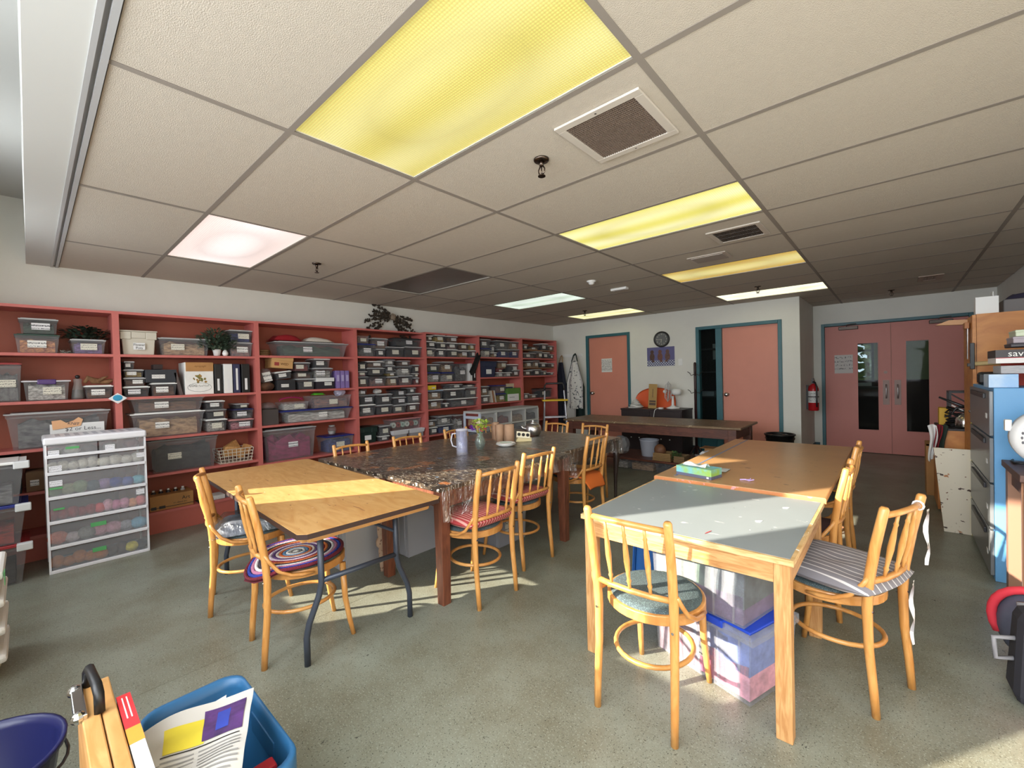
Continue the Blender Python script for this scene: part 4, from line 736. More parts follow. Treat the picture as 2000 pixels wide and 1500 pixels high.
for i in range(6):
    z0, z1 = zl[i], zl[i+1]; halves = [(Y0+.014, Y1-.014)] if i < 4 else [(Y0+.014, (Y0+Y1)/2-.003), ((Y0+Y1)/2+.003, Y1-.014)]
    for hi, (a, b) in enumerate(halves):
        d = drawer_front(t, a-.01, b+.01, z0, z1, X0, .33, None, None)
        ys = YARN[i] if len(halves) == 1 else YARN[i][hi::2]
        for k, c in enumerate(ys):
            random.seed(i*20+k); f = (k+.5)/len(ys); r = min(.045, (z1-z0)*.36)*random.uniform(.75, 1.05); rr = (r, min(r*1.35, (b-a)/len(ys)*.75), r)
            MB().sphere((X0-.03-rr[0]-random.uniform(0, .02), a+(b-a)*f, z0+.012+rr[2]), rr, 12, 8, .04).build('yarn_ball', mat('yarn_%d_%d_%d' % c, c, .95, var=.2, vscale=60, bump=.5, bscale=120), d, True)
for y, z, w, h, c in ((.105, .855, .055, .04, 'w'), (.20, .885, .07, .016, 'g'), (.40, .86, .055, .04, 'w'), (.11, .745, .065, .04, 'w'), (.575, .775, .05, .035, 'w'), (.11, .64, .065, .04, 'w'), (.11, .605, .065, .012, 'g'), (.12, .455, .055, .014, 'g'), (.565, .485, .05, .04, 'w'), (.32, .295, .085, .03, 'g'), (.32, .105, .075, .03, 'g')):
    MB().box(X0+.0008, y-w/2, z-h/2, X0+.0022, y+w/2, z+h/2).build('drawer_label', scribble('tower_label', (230, 230, 236), (90, 90, 100), 3, .52) if c == 'w' else mat('green_tape', (90, 168, 104), .7), t)
# ---- low clear drawer row before the corner bookcases
t = thing('clear_drawer_row', 'row of clear plastic drawer units with white rims behind the table', 'drawer unit', (0, 0, 0)); xa = -4.42; ya, yb = 4.27, 5.6; zt = .828
MF = mat('grey_frame', (196, 204, 220), .4)
MB().box(xa-.36, ya, zt-.03, xa, yb, zt).build('top', mat('row_top', (206, 208, 206), .4, alpha=.85), t)
for k in range(5): y = ya+(yb-ya)*k/4; MB().box(xa-.36, y-.01, 0, xa+.002, y+.01, zt-.03).build('divider', mat('row_white', (214, 214, 208), .4), t) if k else None
MB().box(xa-.36, ya-.004, 0, xa-.32, ya+.012, zt-.03).box(xa-.04, ya-.004, 0, xa+.002, ya+.012, zt-.03).build('end_post', MF, t)
for j in range(4): MB().box(xa-.32, ya-.002, .15+j*.19, xa-.04, ya+.01, .19+j*.19).build('end_rail', MF, t)
for k in range(4):
    y0_, y1_ = ya+(yb-ya)*k/4+.012, ya+(yb-ya)*(k+1)/4-.012
    for j in range(4):
        z0_, z1_ = .02+j*.195, .02+(j+1)*.195-.006
        d = MB().box(xa-.004, y0_, z0_+.02, xa, y1_, z1_).build('drawer', mat('drawer_clear'), t); MB().box(xa-.01, y0_, z0_, xa+.008, y1_, z0_+.018).build('lip', mat('row_white'), d)
        c = random.choice(['grey', 'dark', 'tan', 'white']) if not (k == 1 and j == 3) else 'red'
        link('drawer_contents', contents(c, k % 3), d, loc=(xa-.17, (y0_+y1_)/2, z0_+.01), scale=(.3, (y1_-y0_)*1.05, .13))
# ---- bin stack and white tub stack at the window end
for k, (z0, z1, lid, l) in enumerate([(0, .272, 'red', 'clear bin with red lid, bottom of stack beside drawer tower'), (.275, .54, 'blue', 'clear bin with blue latched lid, middle of stack beside drawer tower'), (.545, .83, 'white', 'clear bin with white lid, top of stack beside drawer tower')]):
    t = tub(-.62, -.03, z0+.001, z1, xf=-4.43, depth=.38, lid=lid, cont=('dark', 'red', 'grey')[k], body='clear', lab=l, sticker=False, group='stacked bins beside the drawer tower', fill=.55, name='storage_bin', cat='storage bin')
    MB().box(.15, .24, z1-z0-.05, .2, .315, z1-z0).build('latch', mat('latch_white', (206, 208, 210), .4), t, bevel=.006)
for k in range(4):
    t = thing('stacking_tub', ['white ribbed tub at the bottom of the floor stack', 'white ribbed tub second in the floor stack', 'white ribbed tub third in the floor stack', 'white ribbed tub with green tape topping the floor stack'][k], 'tub', (-3.2, -.36, .125*k+.001), group='white tubs stacked on the floor')
    q = MB()
    for j in range(7): pass
    MB().fr(-.17, -.22, .17, .22, 0, -.19, -.25, .19, .25, .10, top=False).build('body', mat('cream_tub', (206, 196, 178), .6, var=.04), t, bevel=.02); MB().box(-.2, -.262, .085, .2, .262, .122).build('rim', mat('cream_rim', (222, 220, 216), .5), t, bevel=.014)
    if k == 3: MB().box(.14, .2625, .06, .2015, .2645, .118).build('tape', mat('green_tape'), t)
# ---------------------------------------------------------------- tables
M_oak = woodgrain('oak', (206, 160, 108), (178, 126, 76), 5, (14, 14, 1.5), .4)
M_oakh = woodgrain('oak_long', (206, 160, 108), (172, 120, 70), 5, (1.5, 14, 14), .4)
M_ply = speck(woodgrain('plywood_top', (204, 160, 102), (188, 138, 80), 2.2, (1.4, 5, 5), .42, 12), [((150, 104, 62), 9, .69, (.5, 3, 1)), ((236, 226, 210), 60, .74, (1, 1, 1)), ((70, 84, 140), 26, .745, (1, 1.6, 1)), ((110, 72, 44), 46, .72, (.6, 1, 1))])
M_plyedge = mat('dark_edge', (52, 34, 30), .5); M_batten = mat('batten', (204, 150, 90), .45, var=.05)
M_tubesteel = mat('grey_steel', (64, 70, 82), .4, metal=.3)
t = thing('folding_table', 'plywood folding table with dark edge and grey steel legs', 'table', (-2.75, 1.125, 0), math.radians(-2.2)); a, b, h = .925, .365, .68
MB().prism([(-a+.03, -b), (a-.03, -b), (a, -b+.03), (a, b-.03), (a-.03, b), (-a+.03, b), (-a, b-.03), (-a, -b+.03)], h-.003, h).build('tabletop', M_ply, t)
MB().prism([(-a+.03, -b-.004), (a-.03, -b-.004), (a+.004, -b+.03), (a+.004, b-.03), (a-.03, b+.004), (-a+.03, b+.004), (-a-.004, b-.03), (-a-.004, -b+.03)], h-.024, h-.003).build('edge_band', M_plyedge, t)
for sx in (-1, 1): MB().box(sx*(a-.06)-.012, -b+.05, h-.062, sx*(a-.06)+.012, b-.05, h-.024).build('batten', M_batten, t, bevel=.012)
for sy in (-1, 1): MB().box(-a+.08, sy*(b-.05)-.012, h-.062, a-.08, sy*(b-.05)+.012, h-.024).build('batten', M_batten, t)
for sx in (-1, 1):
    x0 = sx*(a-.21)
    for sy in (-1, 1): MB().tube([(x0, sy*.20, h-.03), (x0, sy*.20, .36), (x0, sy*.215, .30), (x0, sy*.262, .19), (x0, sy*.275, .13), (x0, sy*.275, 0)], .0145, 10).build('leg', M_tubesteel, t, True)
    MB().cyl((x0, -.2, .37), (x0, .2, .37), .013).build('crossbar', M_tubesteel, t, True)
    MB().tube([(x0-sx*.0, .19, .50), (x0-sx*.18, .02, .60), (x0-sx*.32, .02, .655)], .009, 6).build('brace', M_tubesteel, t)
# grey laminate table
t = thing('work_table', 'square grey laminate table with oak legs and apron', 'table', (-.692, 2.152, 0)); a, b, h = .427, .43, .656
M_lam = speck(mat('grey_laminate', (138, 146, 150), .32, var=.03, vscale=3), [((226, 226, 222), 34, .735, (1, 1, 1)), ((160, 60, 50), 20, .765, (1.3, .8, 1)), ((54, 52, 54), 30, .75, (1, 1.4, 1)), ((198, 200, 200), 11, .70, (1, 2.5, 1))])
M_oakedge = speck(woodgrain('oak_edge', (222, 190, 140), (190, 150, 96), 6, (2, 2, 14), .45), [((240, 236, 226), 30, .68, (1, 1, 1)), ((120, 110, 130), 24, .74, (1, 1, 1))])
MB().box(-a+.012, -b+.012, h-.008, a-.012, b-.012, h).build('laminate_top', M_lam, t)
MB().box(-a, -b, h-.022, a, -b+.012, h-.0006).box(-a, b-.012, h-.022, a, b, h-.0006).box(-a, -b+.012, h-.022, -a+.012, b-.012, h-.0006).box(a-.012, -b+.012, h-.022, a, b-.012, h-.0006).box(-a+.012, -b+.012, h-.022, a-.012, b-.012, h-.0085).build('edging', M_oakedge, t)
L_ = .052
for sx in (-1, 1):
    for sy in (-1, 1): MB().box(sx*(a-.012)-(L_ if sx > 0 else 0), sy*(b-.012)-(L_ if sy > 0 else 0), 0, sx*(a-.012)+(L_ if sx < 0 else 0), sy*(b-.012)+(L_ if sy < 0 else 0), h-.0225).build('leg', M_oak, t, bevel=.003)
for sy in (-1, 1): y = sy*(b-.022); MB().box(-a+.012+L_, y-.01, h-.095, a-.012-L_, y+.01, h-.0225).build('apron', M_oakh, t)
for sx in (-1, 1): x = sx*(a-.022); MB().box(x-.01, -b+.012+L_, h-.095, x+.01, b-.012-L_, h-.0225).build('apron', woodgrain('oak_y', (206, 160, 108), (172, 120, 70), 5, (14, 1.5, 14), .4), t)
# orange hardboard table
M_hard = speck(mat('hardboard', (180, 138, 92), .30, var=.05, vscale=5), [((110, 70, 40), 24, .70, (1, 2.2, 1)), ((232, 220, 206), 44, .755, (1, 1.5, 1)), ((90, 62, 44), 12, .72, (.7, 1.4, 1)), ((150, 110, 190), 16, .80, (1, 1, 1))])
t = thing('work_table', 'long orange-brown hardboard table behind the grey one', 'table', (-.702, 3.54, 0)); a, b, h = .44, .925, .668
MB().box(-a, -b, h-.03, a, b, h).build('tabletop', M_hard, t, bevel=.004); MB().box(-a-.002, -b-.002, h-.028, a+.002, -b, h-.003).build('front_edging', speck(mat('edge_orange', (200, 128, 78), .5, var=.08), [((226, 150, 150), 30, .62, (1, 1, 1))]), t)
for sx in (-1, 1):
    for sy in (-1, 1): MB().box(sx*(a-.075)-.03, sy*(b-.10)-.03, 0, sx*(a-.075)+.03, sy*(b-.10)+.03, h-.0305).build('leg', mat('brown_leg', (112, 74, 48), .5, var=.1), t, bevel=.003)
for sy in (-1, 1): MB().box(-a+.105, sy*(b-.10)-.01, h-.09, a-.105, sy*(b-.10)+.01, h-.0305).build('apron', mat('brown_leg'), t)
MB().box(-a+.10, -b+.06, h+.0002, -a+.115, b-.02, h+.0012).build('blue_tape', mat('tape_blue', (120, 126, 150), .5), t)
# long brown table at the back
M_brown = woodgrain('brown_stain', (104, 60, 44), (78, 44, 34), 4, (2, 8, 8), .45)
M_btop = speck(woodgrain('brown_worn', (128, 104, 78), (96, 76, 58), 3, (1.2, 6, 6), .4), [((186, 170, 140), 18, .66, (1, 2, 1)), ((206, 196, 170), 40, .68, (1, 1, 1))])
t = thing('long_table', 'long brown worn table with lower shelf before the orange doors', 'table', (-2.51, 5.71, 0)); a, b, h = 1.21, .40, .67
MB().box(-a, -b, h-.028, a, b, h).build('tabletop', M_btop, t, bevel=.008)
for sx in (-1, 1):
    for sy in (-1, 1): MB().box(sx*(a-.10)-.045, sy*(b-.075)-.045, 0, sx*(a-.10)+.045, sy*(b-.075)+.045, h-.0285).build('leg', M_brown, t, bevel=.004)
for sy in (-1, 1): MB().box(-a+.145, sy*(b-.055)-.012, h-.145, a-.145, sy*(b-.055)+.012, h-.0285).build('apron', M_brown, t)
for sx in (-1, 1): MB().box(sx*(a-.08)-.012, -b+.12, h-.145, sx*(a-.08)+.012, b-.12, h-.0285).build('apron', M_brown, t)
MB().box(-a+.05, -b+.06, .155, a-.05, b-.06, .18).build('lower_shelf', M_brown, t)
# dark covered tables
M_blk = speck(mat('dark_top', (82, 68, 55), .35, rgb2=(44, 37, 31), vscale=6), [((112, 97, 80), 14, .57, (1, 2.8, 1)), ((168, 104, 58), 4, .62, (1, 1, 1)), ((186, 174, 154), 24, .63, (1, 3, 1)), ((80, 120, 156), 9, .69, (1, 1, 1)), ((30, 26, 24), 18, .60, (1, 2, 1)), ((226, 220, 210), 38, .64, (1, 2.2, 1))])
M_legred = woodgrain('red_brown_leg', (126, 74, 52), (92, 52, 38), 4, (10, 10, 1.5), .4)
HT = .69
def dark_table(lab, x0, x1, y0, y1, legkind):
    t = thing('craft_table', lab, 'table', ((x0+x1)/2, (y0+y1)/2, 0)); a, b = (x1-x0)/2, (y1-y0)/2
    MB().box(-a, -b, HT-.024, a, b, HT).build('tabletop', M_blk, t)
    am = {'square': M_legred, 'turned': mat('cream_apron', (150, 120, 96), .5, var=.1), 'cabriole': mat('dark_apron', (54, 40, 34), .5)}[legkind]
    for sy in (-1, 1): MB().box(-a+.08, sy*(b-.04)-.01, HT-.125, a-.08, sy*(b-.04)+.01, HT-.0245).build('apron', am, t)
    for sx in (-1, 1): MB().box(sx*(a-.04)-.01, -b+.08, HT-.125, sx*(a-.04)+.01, b-.08, HT-.0245).build('apron', am, t)
    for sx in (-1, 1):
        for sy in (-1, 1):
            x, y = sx*(a-.045), sy*(b-.045)
            if legkind == 'square': MB().fr(x-.028, y-.028, x+.028, y+.028, 0, x-.035, y-.035, x+.035, y+.035, HT-.0245).build('leg', M_legred, t, bevel=.003)
            elif legkind == 'turned': MB().lathe([(.016, 0), (.018, .02), (.026, .14), (.022, .16), (.04, .18), (.042, .21), (.026, .235), (.03, .26), (.038, .48), (.04, .52), (.04, HT-.0245)], (x, y, 0), 14).build('leg', speck(mat('cream_leg', (188, 158, 134), .5), [((110, 70, 50), 60, .62, (1, 1, 1))]), t, True)
            else: MB().tube([(x+sx*.02, y, .008), (x+sx*.012, y, .03), (x-sx*.004, y, .10), (x, y, .3), (x+sx*.015, y, .5), (x+sx*.005, y, HT-.0245)], [.024, .02, .014, .018, .03, .032], 10).build('leg', mat('cabriole_dark', (46, 34, 30), .35), t, True)
dark_table('dark paint-spattered table with red-brown square legs beside striped-cushion chairs', -2.60, -1.935, 1.535, 2.85, 'square')
dark_table('dark paint-spattered table with cream turned legs on the bookcase side', -3.50, -2.61, 1.545, 2.85, 'turned')
dark_table('dark covered table with slim curved legs at the far end', -3.47, -2.03, 2.87, 3.88, 'cabriole')
# clear plastic sheet over the dark tables
M_sheet = bpy.data.materials.new('clear_sheet'); M_sheet.use_nodes = True
nt = M_sheet.node_tree; N, K = nt.nodes, nt.links; N.clear(); out = N.new('ShaderNodeOutputMaterial'); mx = N.new('ShaderNodeMixShader'); tr_ = N.new('ShaderNodeBsdfTransparent'); gl = N.new('ShaderNodeBsdfGlossy'); gl.inputs['Roughness'].default_value = .16; gl.inputs['Color'].default_value = (.95, .95, .95, 1)
tc = N.new('ShaderNodeTexCoord'); mp = N.new('ShaderNodeMapping'); mp.inputs['Scale'].default_value = (14, 34, 14); K.new(tc.outputs['Object'], mp.inputs[0]); ns = N.new('ShaderNodeTexNoise'); ns.inputs['Scale'].default_value = 1; ns.inputs['Detail'].default_value = 5; ns.inputs['Distortion'].default_value = 1.2; K.new(mp.outputs[0], ns.inputs['Vector'])
bp = N.new('ShaderNodeBump'); bp.inputs['Strength'].default_value = .9; bp.inputs['Distance'].default_value = .02; K.new(ns.outputs[0], bp.inputs['Height']); K.new(bp.outputs[0], gl.inputs['Normal'])
K.new(thin_fresnel(N, K, 1.9), mx.inputs[0]); K.new(tr_.outputs[0], mx.inputs[1]); K.new(gl.outputs[0], mx.inputs[2]); K.new(mx.outputs[0], out.inputs[0])
M_drape = M_sheet.copy(); M_drape.name = 'clear_drape'; nt = M_drape.node_tree; N, K = nt.nodes, nt.links
m0 = [n for n in N if n.type == 'MIX_SHADER'][0]; K.new(thin_fresnel(N, K, 2.6), m0.inputs[0]); gd = [n for n in N if n.type == 'BSDF_GLOSSY'][0]; gd.inputs['Roughness'].default_value = .22
random.seed(5)
def plastic(name, lab, x0, x1, y0, y1, drops):
    t = thing(name, lab, 'table cover', ((x0+x1)/2, (y0+y1)/2, HT+.003)); a, b = (x1-x0)/2, (y1-y0)/2
    MB().sheet(lambda u, v: (-a+2*a*u, -b+2*b*v, .0014*math.sin(46*u+9*v+2*math.sin(11*v))*math.sin(37*v+5*u)+.0008*math.sin(90*v+20*u)), 70, 70).build('cover_top', M_sheet, t, True)
    for side, dz in drops:
        def f(u, v):
            w = .010+.022*v*math.sin(26*u+3*math.sin(7*u))+.012*v
            if side == 'x1': return (a+w, -b+2*b*u, -dz*v*(.75+.25*math.sin(5*u+1)))
            if side == 'y0': return (-a+2*a*u, -b-w, -dz*v*(.8+.2*math.sin(6*u)))
            if side == 'y1': return (-a+2*a*u, b+w, -dz*v*(.8+.2*math.sin(6*u)))
            return (-a-w, -b+2*b*u, -dz*v*(.8+.2*math.sin(6*u)))
        MB().sheet(f, 60, 8).build('drape', M_drape, t, True)
plastic('plastic_cover', 'wrinkled clear plastic sheet over the near dark tables', -3.5, -1.935, 1.535, 2.855, [('x1', .20)])
plastic('plastic_cover', 'wrinkled clear plastic sheet over the far dark table', -3.47, -2.03, 2.862, 3.88, [('x1', .24), ('y1', .26)])
# ---------------------------------------------------------------- chairs
M_beech = woodgrain('beech', (214, 158, 90), (194, 132, 66), 5, (9, 9, 1.2), .32, coat=.25)
M_beechh = woodgrain('beech_ring', (212, 154, 88), (192, 130, 66), 4, (3, 3, 3), .32, coat=.25)
M_pad = speck(mat('seat_fabric', (66, 78, 82), .95, bump=.3, bscale=300), [((96, 116, 118), 260, .56, (1, 1, 1))])
M_padk = mat('seat_black', (34, 36, 40), .9)
def make_chair():
    t = thing('bentwood_chair', 'x', 'chair'); zs = .405
    def oval(z, rx, ry, cy, n=28): return [(rx*math.cos(2*PI*k/n), cy+ry*math.sin(2*PI*k/n)*(1 if math.sin(2*PI*k/n) > 0 else .95), z) for k in range(n)]
    ring = MB(); n = 32; o1 = oval(0, .192, .20, .015, n); o0 = oval(0, .165, .173, .015, n)
    vs_ = [(x, y, zs-.026) for x, y, _ in o1]+[(x, y, zs+.012) for x, y, _ in o1]+[(x, y, zs+.012) for x, y, _ in o0]+[(x, y, zs-.026) for x, y, _ in o0]
    fs = []
    for q in range(4):
        for k in range(n): fs.append((q*n+k, q*n+(k+1) % n, ((q+1) % 4)*n+(k+1) % n, ((q+1) % 4)*n+k))
    ring.add(vs_, fs); ring.build('seat_frame', M_beechh, t, bevel=.004)
    o2 = oval(0, .178, .186, .015, n); pad = MB(); vs_ = []
    for s_, z in ((1, zs+.005), (1.0, zs+.018), (.9, zs+.026), (.5, zs+.028)): vs_ += [(x*s_, (y-.015)*s_+.015, z) for x, y, _ in o2]
    fs = [tuple(reversed(range(n))), tuple(3*n+k for k in range(n))]
    for q in range(3):
        for k in range(n): fs.append((q*n+k, q*n+(k+1) % n, (q+1)*n+(k+1) % n, (q+1)*n+k))
    pad.add(vs_, fs); pad.build('seat', M_pad, t, True)
    for s in (-1, 1):
        MB().tube([(s*.152, -.205, 0), (s*.152, -.198, .10), (s*.150, -.184, .25), (s*.150, -.180, .40), (s*.152, -.186, .50), (s*.155, -.210, .65), (s*.157, -.240, .795), (s*.157, -.2415, .803)], [.0135, .0145, .0155, .017, .0175, .017, .0155, .011], 10).build('back_post', M_beech, t, True)
        MB().tube([(s*.150, .205, 0), (s*.146, .190, .08), (s*.140, .172, .2), (s*.136, .165, .38)], [.011, .0125, .014, .0155], 10).build('leg', M_beech, t, True)
        MB().tube([(s*.166, -.19, .525), (s*.172, -.178, .50), (s*.185, -.14, .445), (s*.196, -.09, .415), (s*.2, -.04, .405), (s*.199, .01, .400)], [.008, .009, .009, .009, .009, .006], 8).build('brace', M_beechh, t, True)
    MB().tube([(-.150, -.228, .765), (-.08, -.252, .772), (0, -.260, .775), (.08, -.252, .772), (.150, -.228, .765)], .0115, 8).build('top_rail', M_beechh, t, True)
    MB().tube([(-.148, -.186, .505), (-.08, -.206, .508), (0, -.212, .509), (.08, -.206, .508), (.148, -.186, .505)], .0115, 8).build('lower_rail', M_beechh, t, True)
    for x in (-.077, 0, .077):
        y0, y1 = (-.212 if x == 0 else -.206), (-.259 if x == 0 else -.252); pts = []; rs = []
        for f, r in ((0, .006), (.10, .0065), (.14, .0095), (.17, .0065), (.45, .0115), (.62, .010), (.80, .0065), (.83, .0085), (.86, .006), (1, .006)): pts.append((x, y0+(y1-y0)*f, .512+.258*f)); rs.append(r)
        MB().tube(pts, rs, 8).build('spindle', M_beech, t, True)
    MB().tube([(.148*math.cos(2*PI*k/28), -.005+.163*math.sin(2*PI*k/28), .215) for k in range(28)], .0095, 8, True).build('ring_stretcher', M_beechh, t, True)
    MB().lathe([(.005, -.0), (.005, .003)], (0, 0, 0), 8, axis='y').build('bolt', M_chrome, t, loc=(.15, -.20, .395)); MB().lathe([(.005, -.0), (.005, .003)], (0, 0, 0), 8, axis='y').build('bolt', M_chrome, t, loc=(-.15, -.20, .395))
    return t
proto = make_chair(); R = math.radians
CH = [(-.745, 1.672, 1, 1.0, 'bentwood chair with bare teal-grey seat before the grey table'),
 (-.205, 2.285, 70, 1.0, 'bentwood chair with grey pinstripe cushion beside the grey table'),
 (-2.995, .885, -16, 1.0, 'bentwood chair holding a plastic-wrapped grey bundle at the plywood table'),
 (-2.295, .905, -8, 1.0, 'bentwood chair with round crocheted cushion at the plywood table corner'),
 (-1.965, 1.815, 88, 1.0, 'bentwood chair with red striped cushion nearest the plywood table'),
 (-2.085, 2.355, 87, 1.0, 'bentwood chair with red striped cushion near the dark tables seam'),
 (-2.16, 3.25, 90, 1.0, 'bentwood chair with orange cushion at the far dark table'),
 (-3.31, 1.85, -90, .97, 'bentwood chair on bookcase side nearest the plywood table'),
 (-3.33, 2.44, -90, .97, 'bentwood chair on bookcase side before the green tote'),
 (-3.33, 3.06, -90, .97, 'bentwood chair on bookcase side behind the water pitcher'),
 (-3.36, 3.56, -90, .97, 'bentwood chair on bookcase side behind the paper rolls'),
 (-2.97, 3.88, 180, .97, 'bentwood chair at the far table end by the stepladder'),
 (-2.46, 3.88, 180, .97, 'bentwood chair at the far table end before the orange door'),
 (-.43, 2.905, 90, 1.0, 'bentwood chair pushed in at the near half of the orange table'),
 (-.43, 3.70, 90, 1.0, 'bentwood chair pushed in at the far half of the orange table')]
chairs = []
for i, (x, y, a, s, l) in enumerate(CH):
    c = proto if i == 0 else copy_tree(proto); c.location = (x, y, 0); c.rotation_euler = (0, 0, R(a)); c.scale = (s, s, s); c['label'] = l; c['group'] = 'bentwood chairs around the tables'; chairs.append(c)
# ---- cushions
def on_chair(i, z=.4345): c = chairs[i]; return c.location.x, c.location.y, z*c.scale.z, c.rotation_euler.z
def square_cushion(name, lab, i, m, s=.19, h=.045, dy=0, flop=.0, mat_ties=None):
    x, y, z, rz = on_chair(i); t = thing(name, lab, 'cushion', (x, y, z), rz)
    def f(u, v, top):
        px, py = (2*u-1), (2*v-1); e = max(0, (1-px**4)*(1-py**4)); q = s*(1-.10*abs(px*py)**1.5)
        tuft = .55*math.exp(-((px/.25)**2+(py/.25)**2))+.35*sum(math.exp(-(((px-cx)/.2)**2+((py-cy)/.2)**2)) for cx in (-.5, .5) for cy in (-.5, .5))
        zz = h*.5+(h*.5*e**.35*(1-.5*tuft) if top else -h*.5*e**.5)
        yy = py*q+dy
        if flop and yy < -.16: zz += (-.16-yy)*flop
        return (px*q, yy, zz)
    MB().sheet(lambda u, v: f(u, v, True), 22, 22).sheet(lambda u, v: f(1-u, v, False), 22, 22).build('cover', m, t, True)
    return t
M_pin = stripes('pinstripe', (128, 126, 134), (206, 204, 206), 9, 'X', .90); M_redst = stripes('red_stripe', (182, 66, 70), (224, 168, 160), 15, 'X', .66)
t = square_cushion('seat_cushion', 'grey pinstripe cushion with white ties beside the grey table', 1, M_pin, .215, .07, -.01)
def ribbon(pts, w=.012):
    b = MB(); vs_ = []; k = len(pts)
    for i, p in enumerate(pts):
        a = i*.55; d = Vector((math.cos(a), math.sin(a), 0))*w; vs_ += [Vector(p)-d, Vector(p)+d]
    return b.add(vs_, [(2*i, 2*i+1, 2*i+3, 2*i+2) for i in range(k-1)])
MW_ = mat('white_ribbon', (226, 224, 226), .8)
for px_, py_, z0, n_ in ((.10, -.215, .02, 9), (.135, -.205, .02, 12)): ribbon([(px_+.004*math.sin(k*1.3), py_-.012-.004*math.cos(k), z0-.024*k) for k in range(n_)], .006).build('tie', MW_, t, True)
cx = chairs[1]
q = thing('ribbon_tie', 'white ribbon knotted on the top rail of the pinstripe-cushion chair', 'ribbon', cx.location, cx.rotation_euler.z)
MB().tube([(.105+.0*k, -.247+.017*math.cos(k*PI/5), .768+.017*math.sin(k*PI/5)) for k in range(10)], .004, 5, True).build('loop', MW_, q)
for px_, n_ in ((.10, 8), (.112, 11)): ribbon([(px_+.006*math.sin(k), -.272-.004*math.cos(k), .76-.022*k) for k in range(n_)], .006).build('tail', MW_, q, True)
square_cushion('seat_cushion', 'red striped cushion on chair nearest the plywood table', 4, M_redst, .195, .07, -.015, .35)
square_cushion('seat_cushion', 'red striped cushion on chair near the dark tables seam', 5, M_redst, .195, .07, -.015, .35)
# orange pad
x, y, z, rz = on_chair(6); t = thing('seat_cushion', 'plain orange pad folded over the chair seat edge', 'cushion', (x, y, z), rz)
MB().sheet(lambda u, v: (.185*(2*u-1)*math.sqrt(max(.05, 1-.55*(2*v-1)**2)), -.23+.40*v, .014+.006*math.sin(5*u)-(max(0, .13-v)*.75)), 16, 16, .012).build('pad', mat('orange_felt', (226, 116, 46), .9), t, True)
# crocheted round cushion
x, y, z, rz = on_chair(3); t = thing('crochet_cushion', 'round crocheted cushion of coloured rings drooping off chair seat', 'cushion', (x, y, z), rz)
RC = [(200, 196, 186), (120, 116, 110), (214, 210, 204), (90, 130, 160), (196, 100, 50), (206, 190, 180), (90, 60, 110), (220, 200, 210), (150, 50, 60), (210, 120, 60), (60, 50, 60), (226, 220, 216), (190, 120, 150), (40, 60, 150), (110, 30, 44)]
def zc(xx, yy): return .012+ (-.55*max(0, -.13-yy)) + .05*max(0, xx-.1)*0
for k, c in enumerate(RC):
    r = .008+.0145*k; n = max(12, 6*k+10)
    MB().tube([(r*math.cos(2*PI*j/n), -.02+r*math.sin(2*PI*j/n)*1.05, zc(0, -.02+r*math.sin(2*PI*j/n))) for j in range(n)], .0085, 6, True).build('yarn_ring', mat('crochet_%d' % k, c, .95, bump=.8, bscale=150), t, True)
MB().sheet(lambda u, v: (.215*(2*u-1)*math.sqrt(max(0, 1-(2*v-1)**2)), -.02+.22*(2*v-1)*1.05, zc(0, -.02+.22*(2*v-1)*1.05)-.008), 18, 18).build('backing', mat('maroon_felt', (96, 28, 40), .95), t, True)
# plastic wrapped bundle on chair 3
x, y, z, rz = on_chair(2); random.seed(9); t = thing('wrapped_bundle', 'grey cloth bundle wrapped in clear plastic on a chair seat', 'bundle', (x, y, z), rz)
MB().sheet(lambda u, v: ((2*u-1)*.17, (2*v-1)*.18, .003+.055*(min(1, 6*min(u, 1-u)))*(min(1, 6*min(v, 1-v)))*(1+.12*math.sin(9*u+4*v))), 14, 14, .0).build('cloth', mat('bundle_grey', (110, 116, 128), .8, rgb2=(56, 66, 66), vscale=9), t, True)
MB().sheet(lambda u, v: ((2*u-1)*.19, (2*v-1)*.20, .006+.068*(min(1, 6*min(u, 1-u)))*(min(1, 6*min(v, 1-v)))+.008*random.random()), 18, 18).build('plastic_wrap', M_sheet, t, True)
tag(MB().sheet(lambda u, v: ((2*u-1)*.15, (2*v-1)*.16, .008+.01*math.sin(3*u)*math.sin(3*v)), 8, 8, .006).build('folded_jacket', mat('jacket_dark', (70, 48, 54), .9), loc=on_chair(13)[:3]), 'dark patterned cloth on the chair at the near orange table', 'cloth')
# ---------------------------------------------------------------- things on the tables
zt = HT+.0045
def zpt(px, py, z=zt): return Zp(px, py, z)
p = zpt(903, 887); t = thing('water_pitcher', 'tall clear plastic pitcher with lid and curved handle', 'pitcher', p); r = .047; M_clear = clearmat('clear_acrylic', (240, 242, 255), .05, .16); hP = .195
MB().lathe([(r*.96, 0), (r, .01), (r, hP), (r*.94, hP), (r*.9, .02), (.001, .018)], n=28, cap=False).build('jug', M_clear, t, True); MB().lathe([(r*1.04, hP-.004), (r*1.04, hP+.012), (r*.5, hP+.016), (.002, hP+.016)], n=28).build('lid', mat('pitcher_lid', (206, 208, 222), .2, alpha=.45), t, True)
MB().lathe([(.02, .02), (.02, hP-.01)], n=16).build('infuser', M_clear, t, True)
d = Vector((-.665, -.747, 0)).normalized(); s_ = Vector((-.747, -.665, 0)); MB().tube([s_*r*.95+Vector((0, 0, hP*.88)), s_*(r+.03)+Vector((0, 0, hP*.86)), s_*(r+.042)+Vector((0, 0, hP*.6)), s_*(r+.03)+Vector((0, 0, hP*.36)), s_*r*.95+Vector((0, 0, hP*.30))], .006, 8).build('handle', mat('pitcher_handle', (206, 208, 220), .15, alpha=.75), t, True)
